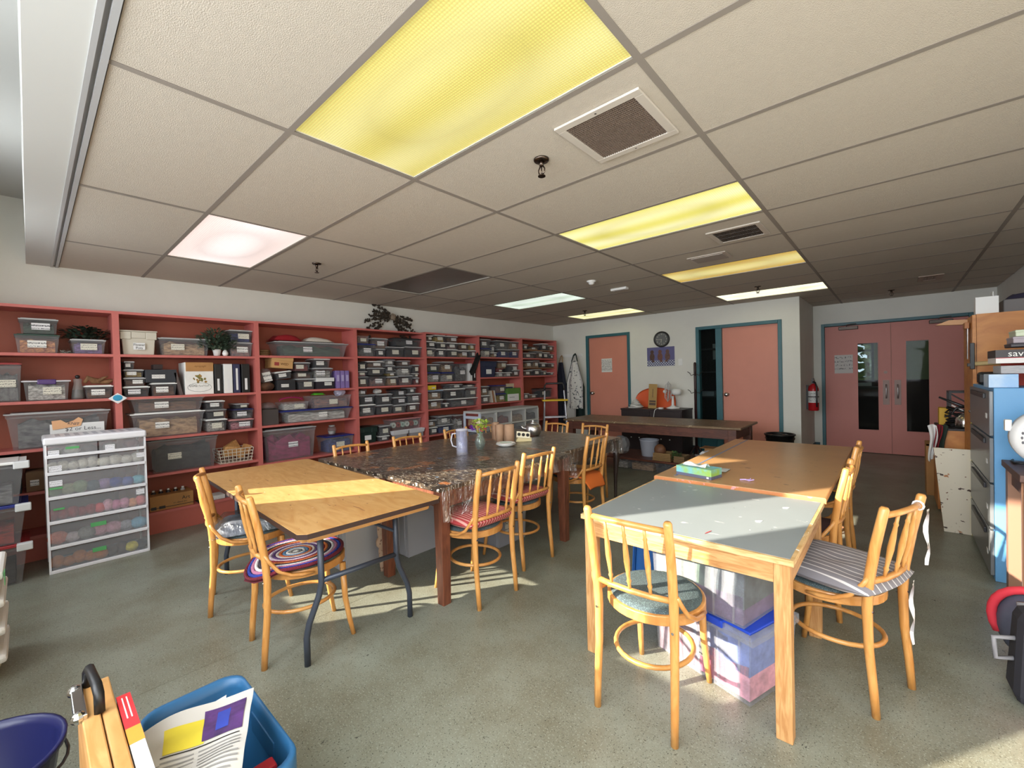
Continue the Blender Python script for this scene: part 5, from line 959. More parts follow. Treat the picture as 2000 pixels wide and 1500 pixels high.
p = zpt(938, 878); t = thing('flower_vase', 'clear glass vase on the dark table holding bright flowers', 'vase', p); M_vg = clearmat('vase_glass', (234, 242, 238), .03, .09, 1.5)
MB().lathe([(.026, 0), (.036, .02), (.047, .055), (.044, .085), (.028, .115), (.024, .13), (.032, .145), (.028, .145), (.02, .13), (.024, .115), (.04, .085), (.043, .055), (.03, .02), (.001, .008)], n=26, cap=False).build('glass', M_vg, t, True); MB().lathe([(.024, .009), (.04, .05), (.039, .075)], n=20).build('water', clearmat('vase_water', (206, 216, 204), .02, .02, 1.33), t, True)
q = thing('bouquet', 'bouquet of purple, pink, cream and lime flowers in glass vase', 'bouquet', p); random.seed(4)
for k in range(9): a = k*.7; MB().tube([(0, 0, .02), (.008*math.cos(a), .008*math.sin(a), .13), (.05*math.cos(a), .05*math.sin(a), .19)], .002, 5).build('stem', mat('stem_green', (96, 130, 60), .6), q)
def bloom(c, r, m, n=14):
    b = MB()
    for k in range(n):
        a = 2*PI*k/n+random.random(); e = random.uniform(-.1, 1.1); d = Vector((math.cos(a)*math.cos(e), math.sin(a)*math.cos(e), math.sin(e)))*r; s = d.cross(Vector((.3, .2, 1))).normalized()*r*.35; cc = Vector(c)
        b.add([cc, cc+d*.6+s, cc+d, cc+d*.6-s, cc+d*.6+Vector((0, 0, r*.15))], [(0, 1, 4), (1, 2, 4), (2, 3, 4), (3, 0, 4)])
    return b
for c, r, rgb in (((-.045, -.05, .19), .034, (110, 40, 150)), ((-.02, -.055, .175), .028, (130, 60, 170)), ((.0, -.0, .22), .036, (232, 218, 200)), ((-.015, .02, .235), .03, (226, 220, 170)), ((.04, .0, .165), .036, (196, 60, 90)), ((.03, .03, .18), .03, (214, 110, 130))): bloom(c, r, None).build('bloom', mat('bloom_%d_%d' % (rgb[0], rgb[1]), rgb, .7), q)
for k in range(26): a = random.uniform(0, 6.28); rr = random.uniform(.01, .075); bloom((rr*math.cos(a), rr*math.sin(a), random.uniform(.16, .25)), .028, None, 5).build('leaf_cluster', mat('lime_leaf', (176, 196, 76), .6, rgb2=(120, 150, 50), vscale=40), q)
p = zpt(988, 871); t = thing('plate_stack', 'white plate on the dark table before the paper rolls', 'plate', p); MB().lathe([(.05, 0), (.06, .004), (.088, .018), (.090, .021), (.086, .021), (.058, .008), (.001, .006)], n=32, cap=False).build('plate', M_white, t, True); tag(t, 'white plate on the dark table before the paper rolls', 'plate')
q = thing('plate', 'second white plate stacked on the first', 'plate', p+Vector((0, 0, .012))); MB().lathe([(.05, 0), (.06, .004), (.084, .016), (.086, .019), (.082, .019), (.058, .008), (.001, .006)], n=32, cap=False).build('plate_body', M_white, q, True); t.name = 'plate'
tag(MB().box(-.05, -.004, 0, .05, .004, .003).build('popsicle_stick', mat('green_stick', (120, 150, 110), .6), loc=p+Vector((.01, -.01, .034)), rot=(0, 0, .6)), 'green craft stick lying on the plates', 'craft stick')
for k, (px, py, r, h, l) in enumerate(((977, 863, .036, .165, 'slim brown paper towel roll beside a fatter one'), (996, 863, .045, .165, 'fat brown paper towel roll in front of kettle'), (970, 860, .03, .17, 'brown paper roll partly hidden behind the slim roll'))):
    p = zpt(px, py)+Vector((-.02, .02, 0)) if k < 2 else zpt(px, py)+Vector((-.05, .05, 0)); t = thing('paper_towel_roll', l, 'paper roll', p, group='brown paper rolls'); mt = mat('kraft_towel', (172, 138, 112), .9, var=.04, vscale=30)
    MB().lathe([(r, 0), (r, h), (r*.45, h), (r*.45, h-.01), (.001, h-.01)], n=24).build('roll', mt, t, True); MB().sheet(lambda u, v: (-r*1.02+.004*u, -.02+.05*u*0+.04*v*0-.012+.03*u, .005+h*.94*v), 3, 6).build('loose_sheet', mt, t)
p = zpt(1020, 862)+Vector((-.02, .03, 0)); t = thing('egg_carton', 'cream cardboard tray with three round holes on the table', 'carton', p, R(48)); Mc = mat('cream_carton', (206, 190, 146), .8, var=.05)
MB().prism([(-.07, 0), (.08, 0), (.08, .035), (-.04, .06)], -.05, .05, 'y').build('body', Mc, t)
pn = MB().box(-.065, -.004, -.03, .065, .004, .03).build('holed_panel', mat('panel_cream', (224, 216, 190), .8), t, loc=(.0, -.055, .065), rot=(-.35, .12, 0))
for x in (-.042, 0, .042): MB().lathe([(.016, 0), (.016, .002)], (0, 0, 0), 16, axis='y').build('hole', M_black, pn, loc=(x, -.0065, 0))
p = zpt(1040, 852)+Vector((-.03, .05, 0)); t = thing('metal_kettle', 'shiny round metal kettle on the dark table', 'kettle', p); MB().lathe([(.06, 0), (.078, .02), (.088, .06), (.082, .10), (.06, .125), (.035, .132)], n=28).build('body', mat('kettle_metal', (206, 204, 206), .28, metal=1), t, True); k = MB().lathe([(.036, .131), (.03, .14), (.004, .144)], n=20).build('lid', mat('kettle_metal'), t, True); MB().lathe([(.008, .143), (.010, .155), (.004, .162)], n=12).build('lid_knob', M_white, k, True)
MB().tube([(-.05, -.06, .07), (-.07, -.085, .085), (-.08, -.095, .11)], [.02, .014, .011], 10).build('spout', mat('kettle_metal'), t, True)
# tissue box + cloth on the orange table
h = .6688; p = Zp(1358, 930, h); t = thing('tissue_box', 'green and blue tissue box on the orange table', 'tissue box', p+Vector((.01, .03, 0)), R(-12)); M_t = mat('tissue_top', (150, 190, 90), .6, rgb2=(120, 190, 210), vscale=14); a, b = .115, .06
MB().box(-a, -b, 0, a, b, .018).build('dark_band', mat('tissue_band', (92, 94, 116), .6), t); MB().box(-a, -b, .018, a, b, .058).build('printed_box', M_t, t); MB().sheet(lambda u, v: (-.09+.15*u, -.025+.05*v, .060+.022*math.sin(PI*v)*(.6+.4*math.sin(8*u))), 14, 6).build('tissue', mat('tissue_white', (236, 236, 238), .9), t, True)
MB().box(a-.03, -b-.0006, .004, a-.016, -b, .014).build('logo_patch', M_white, t)
p = Zp(1398, 917, h); cloth('grey_cloth', 'pale folded cloth behind the tissue box', p.y-.06, p.y+.06, p.x-.075, p.x+.075, h+.0005, .008, stripes('cloth_lines', (200, 200, 200), (150, 156, 160), 40, 'X', .6), 'cloth', 8)
p = Zp(1456, 939, h); t = thing('ribbon_scrap', 'lilac ribbon scrap lying on the orange table', 'ribbon', p); MB().tube([(-.03, 0, .003), (0, .008, .006), (.02, -.006, .004), (.04, .02, .008)], .0035, 5).tube([(0, .004, .004), (.02, .02, .006), (.02, .035, .01)], .003, 5).build('ribbon', mat('lilac', (196, 170, 226), .8), t)
for k, (px, py, c, l) in enumerate(((1482, 1018, (236, 236, 236), 'white torn paper scrap on the grey table'), (1385, 1040, (170, 60, 60), 'red thread scrap on the grey table'), (1535, 992, (230, 230, 230), 'tiny white paper scrap near the table joint'))):
    p = Zp(px, py, .6565); tag(MB().prism([(-.016, -.006), (0, -.012), (.018, .0), (.008, .008), (-.012, .007)] if k != 1 else [(-.025, -.012), (-.005, -.002), (.02, .016), (.012, .014), (-.012, .0)], 0, .0012).build('scrap', mat('scrap_%d' % k, c, .9), loc=p, rot=(0, 0, .8)), l, 'scrap')
# ---------------------------------------------------------------- bins under the tables
def big_bin(name, lab, c, sx, sy, h, rz, lid, conts, latch=None, z=0, tone=176, taper=.9):
    t = thing(name, lab, 'storage bin', (c[0], c[1], z+.001), rz, group='storage bins under the tables'); m = mat('bin_clear_%d' % tone, (tone, tone+2, tone+10), .32, alpha=.25 if tone < 200 else .5); a, b = sx/2, sy/2
    MB().fr(-a*taper, -b*taper, a*taper, b*taper, 0, -a*.96, -b*.96, a*.96, b*.96, h-.03, top=False).box(-a, -b, h-.045, -a*.94, b, h-.008).box(a*.94, -b, h-.045, a, b, h-.008).box(-a*.94, -b, h-.045, a*.94, -b*.93, h-.008).box(-a*.94, b*.93, h-.045, a*.94, b, h-.008).build('body', m, t)
    rb = MB()
    for k in range(5):
        f = -.8+.4*k; rb.fr(f*a*taper-.004, -b*taper-.004, f*a*taper+.004, -b*taper+.001, .005, f*a*.96-.004, -b*.96-.004, f*a*.96+.004, -b*.96+.001, h-.045)
    rb.build('ribs', m, t)
    if lid:
        MB().box(-a*.93, -b*.92, h-.012, a*.93, b*.92, h).build('lid', mat('binlid_%d_%d' % (lid[0], lid[2]), lid, .4), t, bevel=.004)
        if latch: [MB().box(q*a*.35-a*.15, -b-.006, h-.03, q*a*.35+a*.15, -b*.9, h).build('latch', mat('binlid_%d_%d' % (latch[0], latch[2]), latch, .4), t, bevel=.004) for q in (-1, 1)]
    for k, (cx_, cy_, cz, rx, ry, rz_, rgb) in enumerate(conts):
        def f(u, v, top):       # a soft folded pile filling its share of the bin
            px_, py_ = 2*u-1, 2*v-1; e = min(1, 4*min(u, 1-u))*min(1, 4*min(v, 1-v)); w = .10*math.sin(7*u+5*v+k*2)*math.sin(9*v+k)
            return (cx_*a*.9+px_*rx*a*.95, cy_*b+py_*min(ry*1.08, .88)*b, cz*h+(rz_*h*(.62+.12*e**.4+2.6*w+.25*math.sin(2.5*u+1.7*k)) if top else -rz_*h*(.9 if cz < .4 else 1.25)))
        MB().sheet(lambda u, v: f(u, v, True), 14, 14).sheet(lambda u, v: f(1-u, v, False), 14, 14).build('contents', mat('fabric_%d_%d_%d' % rgb, rgb, .9, var=.3, vscale=16), t, True)
        sk = MB(); N_ = 14
        for i in range(N_):
            for (u0, v0, u1, v1) in ((i/N_, 0, (i+1)/N_, 0), (1, i/N_, 1, (i+1)/N_), (1-i/N_, 1, 1-(i+1)/N_, 1), (0, 1-i/N_, 0, 1-(i+1)/N_)):
                sk.add([f(u0, v0, False), f(u1, v1, False), f(u1, v1, True), f(u0, v0, True)], [(0, 1, 2, 3)])
        sk.build('contents_side', mat('fabric_%d_%d_%d' % rgb), t)
    return t
t = big_bin('storage_bin', 'large clear bin with blue lid of pastel cloth under grey table', (-.60, 2.045), .50, .33, .295, R(-18.5), (30, 70, 190), [(-.5, 0, .46, .46, .8, .42, (190, 160, 172)), (.02, 0, .30, .5, .8, .28, (186, 96, 124)), (.06, 0, .70, .5, .8, .22, (160, 164, 190)), (.62, 0, .28, .34, .8, .26, (216, 150, 170)), (.60, 0, .68, .36, .8, .25, (110, 128, 190))], (30, 70, 190))
link('label_sticker', STK[0], t, loc=(.03, -.156, .12), scale=(.05, .001, .06), rot=(0, 0, 0))
t = big_bin('storage_bin', 'clear bin of dark yarn with red lid stacked on the blue-lidded bin', (-.62, 2.02), .46, .30, .325, R(-14), (190, 40, 44), [(-.62, 0, .62, .34, .8, .34, (166, 166, 156)), (-.05, 0, .66, .36, .8, .28, (104, 124, 110)), (.55, 0, .62, .42, .8, .32, (84, 92, 96)), (.25, 0, .20, .68, .8, .20, (104, 84, 118)), (-.62, 0, .16, .34, .8, .15, (120, 134, 96))], None, z=.297)
link('label_sticker', STK[0], t, loc=(.10, -.147, .23), scale=(.06, .001, .03))
t = thing('storage_bin_cover', 'bright blue bin lid leaning under the grey table', 'bin lid', (-1.0, 2.32, .001), R(-6)); MB().box(-.17, -.012, 0, .17, .012, .36).build('panel', mat('lid_blue_big', (36, 92, 160), .4), t, bevel=.02, rot=(-.12, 0, 0)); MB().tube([(-.16, -.02, .02), (-.16, -.02, .34), (.16, -.02, .34), (.16, -.02, .02)], .014, 8, True).build('rim', mat('lid_blue_big'), t, rot=(-.12, 0, 0))
t = big_bin('storage_bin', 'clear bin with blue lid under the plywood table', (-2.98, 1.55), .42, .33, .40, 0, (40, 54, 140), [(0, 0, .45, .8, .8, .4, (150, 152, 158))], (40, 54, 140), tone=226)
t = big_bin('storage_bin', 'clear bin with blue lid beneath the cream-legged table', (-2.88, 1.97), .42, .32, .44, 0, (40, 54, 140), [(0, 0, .4, .8, .8, .35, (150, 152, 156))], (40, 54, 140), tone=226)
t = big_bin('storage_bin', 'bluish bin with paper note under the dark tables', (-2.47, 2.52), .42, .34, .34, 0, (96, 108, 130), [(0, 0, .45, .8, .8, .4, (110, 118, 140))], tone=206); link('label_sticker', STK[1], t, loc=(.2, -.05, .19), scale=(.001, .09, .17))
# things on and under the long brown table
zs_ = .181
p = Zp(1268, 893, zs_); t = thing('plastic_pail', 'translucent white pail on the long table lower shelf', 'pail', (p.x-.05, p.y+.12, zs_)); MB().lathe([(.10, 0), (.125, .21), (.132, .215), (.132, .225), (.12, .225), (.098, .01), (.001, .006)], n=26, cap=False).build('pail_body', mat('pail', (190, 194, 206), .4, alpha=.75), t, True); MB().tube([(.13*math.cos(a*PI/10), .02, .2-.08*math.sin(a*PI/10)) for a in range(11)], .003, 5).build('bail', M_steel, t)
y_ = 5.5
def basket(lab, px0, px1, py, h, rgb, depth=.22, name='woven_basket'):
    a, b = Zp(px0, py, zs_), Zp(px1, py, zs_); w = abs(b.x-a.x); t = thing(name, lab, 'basket', ((a.x+b.x)/2, y_, zs_)); m = stripes('weave_%d' % rgb[0], rgb, [int(v*.6) for v in rgb], 30, 'Z', .5); g = MB()
    for k in range(5): f = 1-.06*k/4; z = h*k/5+.008; g.tube([(-w/2*f, -depth/2*f, z), (w/2*f, -depth/2*f, z), (w/2*f, depth/2*f, z), (-w/2*f, depth/2*f, z)], h*.11, 6, True)
    g.build('weave', m, t); MB().box(-w*.46, -depth*.46, 0, w*.46, depth*.46, .006).build('base', m, t); return t
basket('tan woven basket on the long table lower shelf', 1280, 1322, 897, .10, (176, 140, 92)); basket('small woven basket of green sprigs on the lower shelf', 1324, 1348, 900, .08, (150, 120, 84))
t = thing('coconut_shell', 'brown round coconut shell bowl standing in the woven basket', 'coconut shell', (Zp(1307, 890, zs_).x, y_+.0, zs_+.012)); MB().sphere((0, 0, .11), (.075, .07, .08), 16, 11).build('shell', mat('coconut', (118, 78, 52), .6, var=.25, vscale=20, stretch=(1, 1, 6)), t, True); MB().lathe([(.045, 0), (.05, .03), (.035, .045)], n=16).build('foot', mat('coconut'), t, True)
foliage('green_sprigs', 'green artificial sprigs in the small woven basket', (Zp(1336, 893, zs_).x, y_, zs_+.03), .06, .08, .10, 150, (110, 150, 80), (60, 84, 60), .03)
p = Zp(1375, 885, zs_); t = tub(-.12, .12, 0, .13, xf=0, depth=.22, lid=None, cont='purple', body='clear', lab='clear tub with printed label at the long table shelf end', sticker=False); t.location = (-1.72, 5.5, zs_+.001); t.rotation_euler = (0, 0, -PI/2); MB().box(.105, -.06, .03, .108, .02, .10).build('printed_label', mat('print_multi', (60, 70, 160), .6, rgb2=(220, 210, 190), vscale=30), t); 
cloth('white_rag', 'white rag on the clear labelled tub', 5.42, 5.58, -1.80, -1.66, zs_+.125, .04, mat('tissue_white', (236, 236, 238), .9), 'rag', 12)
t = thing('carton_open', 'open brown carton behind the clear labelled tub', 'carton', (-1.66, 5.80, zs_+.001)); MB().box(-.16, -.1, 0, .16, .1, .16).build('body', mat('kraft', (176, 128, 78), .8, var=.06), t); MB().box(-.16, -.16, .15, .16, -.1, .155).build('flap', mat('kraft'), t, rot=(.3, 0, 0)); MB().box(-.22, -.1, .158, -.16, .1, .163).build('flap', mat('kraft'), t)
t = thing('grey_bag', 'grey plastic bag of stuff between pail and long table leg', 'bag', (Zp(1237, 880, zs_).x-.05, 5.62, zs_+.001)); MB().sphere((0, 0, .12), (.13, .12, .13), 14, 10, .1).build('bag_body', mat('bag_grey', (140, 140, 142), .5, alpha=.8), t)
for (a, b, h, l, c) in ((1243, 1300, .17, 'grey-clear bin of rolls on floor under the long table', 'tan'), (1205, 1232, .16, 'pale ribbed basket on floor under the long table', 'white'), (1308, 1345, .16, 'clear bin beside table leg shadow on floor under long table', 'dark')):
    pa, pb = Zp(a, 908, .0), Zp(b, 912, .0); t = tub(-.5*abs(pb.x-pa.x), .5*abs(pb.x-pa.x), 0, h*.85, xf=0, depth=.28, lid='grey' if c != 'white' else None, cont=c, lab=l, sticker=False, body='clear'); t.location = (Zp((a+b)/2, 905, .05).x, 5.62, .001); t.rotation_euler = (0, 0, -PI/2)
# ---------------------------------------------------------------- back wall things
def flat(name, lab, cat, x0, x1, z0, z1, y, m, rz=0):
    return tag(MB().box(x0, y-.003, z0, x1, y, z1).build(name, m), lab, cat)
flat('door_notice', 'white printed notice taped on the plain-knob orange door', 'notice', -4.15, -3.93, 1.36, 1.615, YB+.029, scribble('notice_print', (226, 224, 220), (130, 130, 134), 16, .48))
t = flat('door_poster', 'wrinkled white drawing taped to the pink double door', 'paper', -.72, -.49, 1.235, 1.525, YD+.029, scribble('drawing_print', (206, 202, 200), (110, 108, 112), 5, .54))
t = thing('wall_clock', 'round black wall clock above the poster', 'clock', (-2.96, YB-.002, 1.89))
MB().lathe([(.135, 0), (.135, -.03), (.112, -.036), (.108, -.02)], n=40, cap=False, axis='y').build('rim', mat('clock_rim', (34, 32, 32), .35), t, True); f = MB().lathe([(.001, -.018), (.11, -.018)], n=40, cap=False, axis='y').build('face', mat('clock_face', (92, 94, 96), .6), t)
Mn = mat('clock_num', (214, 210, 190), .6)
for k in range(12): a = PI/2-k*PI/6; text('numeral', str(12 if k == 0 else k), .03, Mn, t, (.085*math.cos(a), -.0195, .085*math.sin(a)), FACE_NY)
for a, l, w in ((R(-100), .055, .005), (R(184), .08, .0035)): MB().ob((l/2*math.cos(a), -.022, l/2*math.sin(a)), (l, .002, w), Matrix.Rotation(-a, 3, 'Y')).build('hand', Mn, t)
MB().lathe([(.001, -.034), (.11, -.034)], n=32, cap=False, axis='y').build('clock_glass', mat('thin_glass', (255, 255, 255), .05, alpha=.05), t)
t = thing('wall_poster', 'blue-violet poster of three brown seated figures over checked cloth', 'poster', (-2.99, YB-.003, 1.595)); MB().box(-.24, 0, -.16, .24, .002, .165).build('backdrop_print', mat('poster_violet', (96, 94, 140), .6), t)
ck = stripes('check_a', (70, 76, 116), (196, 198, 210), 16, 'X', .45); ckn = ck.node_tree; tb_ = ckn.nodes.new('ShaderNodeTexChecker'); tb_.inputs['Scale'].default_value = 46; tb_.inputs['Color1'].default_value = L(66, 72, 112); tb_.inputs['Color2'].default_value = L(190, 192, 206); tcc = ckn.nodes.new('ShaderNodeTexCoord'); ckn.links.new(tcc.outputs['Object'], tb_.inputs['Vector']); ckn.links.new(tb_.outputs[0], ckn.nodes['Principled BSDF'].inputs['Base Color'])
MB().box(-.24, -.001, -.16, .24, 0, -.06).build('checked_print', ck, t)
for k, x in enumerate((-.15, -.01, .12)):
    c = MB().sphere((x, 0, .0), (.045, .002, .07), 12, 8).sphere((x, 0, .085), (.032, .002, .034), 12, 8).sphere((x+(.02 if k != 2 else -.02), -.0004, -.075), (.03, .002, .018), 10, 6).build('figure_print', mat('poster_fig_%d' % k, [(84, 60, 54), (112, 74, 64), (104, 76, 68)][k], .7, var=.25, vscale=40), t)
t = thing('light_switch', 'white light switch plate beside the poster', 'light switch', (-2.656, YB-.001, 1.49)); MB().box(-.035, -.006, -.058, .035, 0, .058).build('plate', M_white, t, bevel=.002); MB().box(-.012, -.011, -.02, .012, -.006, .02).build('rocker', M_white, t)
# dresser
M_drs = mat('dresser_dark', (44, 32, 32), .45, var=.1); t = thing('dresser', 'dark brown low dresser with white knobs beneath the poster', 'dresser', (-2.98, 6.93, 0)); a, b, h = .52, .24, .735
MB().box(-a+.01, -b+.012, .02, a-.01, b, h-.025).build('carcass', M_drs, t); MB().box(-a, -b, h-.025, a, b, h).build('top', M_drs, t, bevel=.003)
for i, (x0, x1) in enumerate(((-a+.02, -.01), (.01, a-.02))):
    for z0, z1 in ((.06, .36), (.38, h-.04)):
        d = MB().box(x0, -b-.004, z0, x1, -b+.012, z1).build('drawer', M_drs, t, bevel=.002)
        for kx in ((x0+x1)/2-.07, (x0+x1)/2+.07): MB().sphere((kx, -b-.014, (z0+z1)/2+.05), .011, 10, 7).build('knob', M_white, d, True)
zt = .7365
t = thing('desk_fan', 'white desk fan with round wire cage on dresser', 'fan', (-2.70, 6.95, zt)); MB().lathe([(.10, 0), (.10, .012), (.05, .03), (.022, .05), (.018, .14), (.02, .2)], n=24).build('base', M_white, t, True)
ax = Vector((-.90, -.42, .05)).normalized(); u_ = ax.cross(Vector((0, 0, 1))).normalized(); v_ = u_.cross(ax); c0 = Vector((0, 0, .27))
MB().tube([c0-ax*.13, c0-ax*.10, c0-ax*.02, c0+ax*.02], [.03, .052, .055, .04], 16).build('motor', M_white, t, True); cage = MB(); cc = c0+ax*.07
for k in range(26):
    a_ = 2*PI*k/26; d = u_*math.cos(a_)+v_*math.sin(a_); cage.tube([cc+ax*.05+d*.03, cc+ax*.045+d*.11, cc+d*.165, cc-ax*.045+d*.11, cc-ax*.05+d*.04], .0018, 4)
for r_, o_ in ((.165, 0), (.11, .045), (.11, -.045), (.04, .05)): cage.tube([cc+ax*o_+(u_*math.cos(2*PI*k/28)+v_*math.sin(2*PI*k/28))*r_ for k in range(28)], .003 if r_ < .16 else .005, 5, True)
cage.build('cage', mat('fan_wire', (206, 206, 206), .3), t); MB().sphere(cc+ax*.05, (.03, .03, .03), 12, 8).build('hub', M_white, t, True)
for k in range(3):
    a_ = 2*PI*k/3; d = u_*math.cos(a_)+v_*math.sin(a_); e = u_*-math.sin(a_)+v_*math.cos(a_); MB().add([cc+d*.02, cc+d*.14-e*.05+ax*.015, cc+d*.15+e*.02, cc+d*.10+e*.06-ax*.02, cc+d*.03+e*.02, cc+d*.08+ax*.006], [(0, 1, 5), (1, 2, 5), (2, 3, 5), (3, 4, 5), (4, 0, 5)]).build('blade', mat('fan_blade', (170, 170, 172), .3, alpha=.6), t)
t = thing('tall_box', 'tall golden-brown carton standing on dresser', 'carton', (-3.03, 6.9, zt), R(25)); MB().box(-.065, -.05, 0, .065, .05, .40).build('body', mat('golden_card', (170, 134, 70), .6, var=.06), t, rot=(0, .06, 0)); MB().box(-.05, -.052, .05, .05, -.05, .09).box(-.05, -.052, .10, .05, -.05, .13).build('printed_band', mat('band_brown', (84, 58, 40), .6), t, rot=(0, .06, 0)); MB().box(-.004, -.052, .18, .004, -.0501, .32).build('printed_figure', mat('band_brown'), t, rot=(0, .06, 0))
t = thing('orange_seat_shell', 'orange plastic seat shell leaning on the wall behind fan', 'chair seat', (-3.07, 7.06, zt)); MB().sheet(lambda u, v: (-.36*math.cos(PI*u), .04+.07*v*math.sin(PI*u), .002+.33*v*math.sin(PI*u)**.55), 24, 8, .008).build('shell', mat('orange_plastic', (222, 92, 44), .45), t, True)
random.seed(21); t = thing('cord_heap', 'heap of tangled white cord on dresser end', 'cord', (-3.30, 6.86, zt+.002)); c = MB()
for k in range(9):
    ph = random.uniform(0, 6); c.tube([((.13-.014*k)*math.cos(j*.6+ph)*random.uniform(.75, 1.1), (.08-.005*k)*math.sin(j*.6+ph), .008+.016*k+.006*math.sin(j)) for j in range(11)], .008, 6)
c.build('cord_loops', mat('cord_white', (218, 216, 212), .8), t, True)
t = thing('adapter_cord', 'pale cord with adapter hanging down the dresser front', 'cord', (-2.89, 6.72, 0)); MB().tube([(.08, .02, .745), (.03, -.02, .75), (.0, -.045, .72), (-.02, -.05, .6), (-.02, -.05, .4)], .005, 6).build('wire', mat('cord_white'), t, True); MB().box(.05, -.01, .7368, .11, .04, .765).build('adapter', M_white, t, bevel=.003)
# coat tree
t = thing('coat_tree', 'dark brown coat tree with curled hooks before the sidelight', 'coat stand', (-2.33, 6.92, 0)); MB().lathe([(.02, .03), (.02, 1.45), (.012, 1.47)], n=12).build('pole', mat('dark_mahogany', (48, 24, 24), .4), t, True)
for k in range(4): a_ = k*PI/2+.6; d = Vector((math.cos(a_), math.sin(a_), 0)); MB().tube([d*.02+Vector((0, 0, .16)), d*.08+Vector((0, 0, .06)), d*.12+Vector((0, 0, .012))], .013, 8).build('foot', mat('dark_mahogany'), t, True)
for z in (1.28, 1.0):
    for k in range(4): a_ = k*PI/2+.35; d = Vector((math.cos(a_), math.sin(a_), 0)); MB().tube([d*.018+Vector((0, 0, z)), d*.06+Vector((0, 0, z-.015)), d*.075+Vector((0, 0, z+.02)), d*.11+Vector((0, 0, z+.045))], .005, 6).build('hook', mat('hook_dark', (40, 34, 34), .4, metal=.5), t, True)
# aprons
def apron(lab, px0, px1, pt, pb, y, m, strap, seed=0):
    a, b = Yp(px0, (pt+pb)/2, y), Yp(px1, (pt+pb)/2, y); zt_, zb_ = Yp((px0+px1)/2, pt, y).z, Yp((px0+px1)/2, pb, y).z; w = b.x-a.x; t = thing('hanging_apron', lab, 'apron', ((a.x+b.x)/2, y, zt_)); Hh = zt_-zb_
    def f(u, v):
        half = w/2*(.30+.70*min(1, v*2.2)); return ((2*u-1)*half, .03*math.sin(9*u+seed)+.02*math.sin(17*u)*v, -.14-(Hh-.14)*v)
    MB().sheet(f, 18, 22, 0).build('cloth', m, t, True)
    MB().tube([(-w*.15, 0, -.14), (-w*.07, .02, -.03), (0, .04, 0), (w*.07, .02, -.03), (w*.15, 0, -.14)], .009, 6).build('neck_strap', strap, t, True); return t
m_print = speck(mat('apron_white', (214, 212, 208), .85), [((90, 94, 100), 26, .60, (1, .2, 1)), ((70, 74, 80), 11, .66, (1, .2, 1))]); mg = mat('apron_green', (24, 44, 42), .85)
apron('white apron with dark doodle print hanging on the wall', 1106, 1140, 690, 798, 6.98, m_print, mg, 1)
apron('plain pale apron hanging behind the printed one', 1102, 1127, 760, 828, 7.04, mat('apron_pale', (196, 194, 188), .85), mat('apron_pale'), 2)
apron('dark green apron behind the white printed apron', 1104, 1143, 692, 815, 7.10, mg, mg, 3)
apron('navy apron with tan strap hanging in the corner', 1086, 1108, 694, 832, 7.05, mat('apron_navy', (30, 32, 48), .85), mat('strap_tan', (150, 116, 70), .8), 4)
tag(MB().box(-5.15, YB-.02, 1.68, -4.55, YB, 1.74).build('hook_rail', M_white), 'white hook rail the aprons hang from', 'hook rail')
# stepladder
p = Zp(1075, 905, 0); t = thing('stepladder', 'folding stepladder with yellow tray and black handle loop', 'stepladder', (-4.38, 6.02, 0), R(41)); w = .175; M_al = mat('ladder_alu', (186, 188, 196), .35, metal=.7)
for s in (-1, 1):
    MB().tube([(s*(w+.045), -.16, 0), (s*w*.95, .06, 1.06)], .014, 8).build('front_rail', M_al, t); MB().tube([(s*(w+.06), .34, 0), (s*w, .06, .82)], .012, 8).build('rear_leg', M_al, t)
MB().tube([(-w*.95, .06, 1.03), (-w*.95, .075, 1.14), (-w*.8, .08, 1.185), (w*.8, .08, 1.185), (w*.95, .075, 1.14), (w*.95, .06, 1.03)], .016, 8).build('handle', M_black, t, True)
MB().box(-w*1.25, -.10, .885, w*1.25, .20, .91).build('tray', mat('ladder_yellow', (226, 186, 30), .45), t, bevel=.008)
for z in (.30, .60): f_ = z/1.06; MB().box(-w*1.05, -.19+.22*f_, z, w*1.05, -.05+.22*f_, z+.025).build('step', M_al, t)
# fire extinguisher, waste bin
t = thing('fire_extinguisher', 'red fire extinguisher mounted on the return wall', 'fire extinguisher', (-.905, 7.72, .70)); MB().lathe([(.06, 0), (.068, .012), (.068, .32), (.05, .37), (.022, .39), (.02, .40)], n=24).build('cylinder', mat('extinguisher_red', (176, 24, 34), .3), t, True)
MB().box(.0, -.07, .10, .071, .045, .28).build('instruction_label', mat('pale_paper'), t) if False else MB().lathe([(.0688, .12), (.0688, .29)], n=24, cap=False).build('instruction_label', scribble('ext_label', (220, 220, 220), (120, 120, 120), 8, .5), t, True)
MB().box(-.02, -.02, .40, .02, .02, .435).box(-.015, -.09, .435, .015, .05, .45).box(-.012, -.09, .46, .012, .04, .472).build('valve_handle', M_black, t); MB().tube([(0, -.02, .42), (.03, -.07, .42), (.05, -.085, .36), (.05, -.09, .15), (.05, -.088, .06)], .011, 8).build('hose', M_black, t, True); MB().lathe([(.0695, .20), (.0695, .215)], n=24, cap=False).build('strap', M_black, t); MB().box(-.085, -.03, .02, -.06, .03, .38).build('bracket', M_black, t)
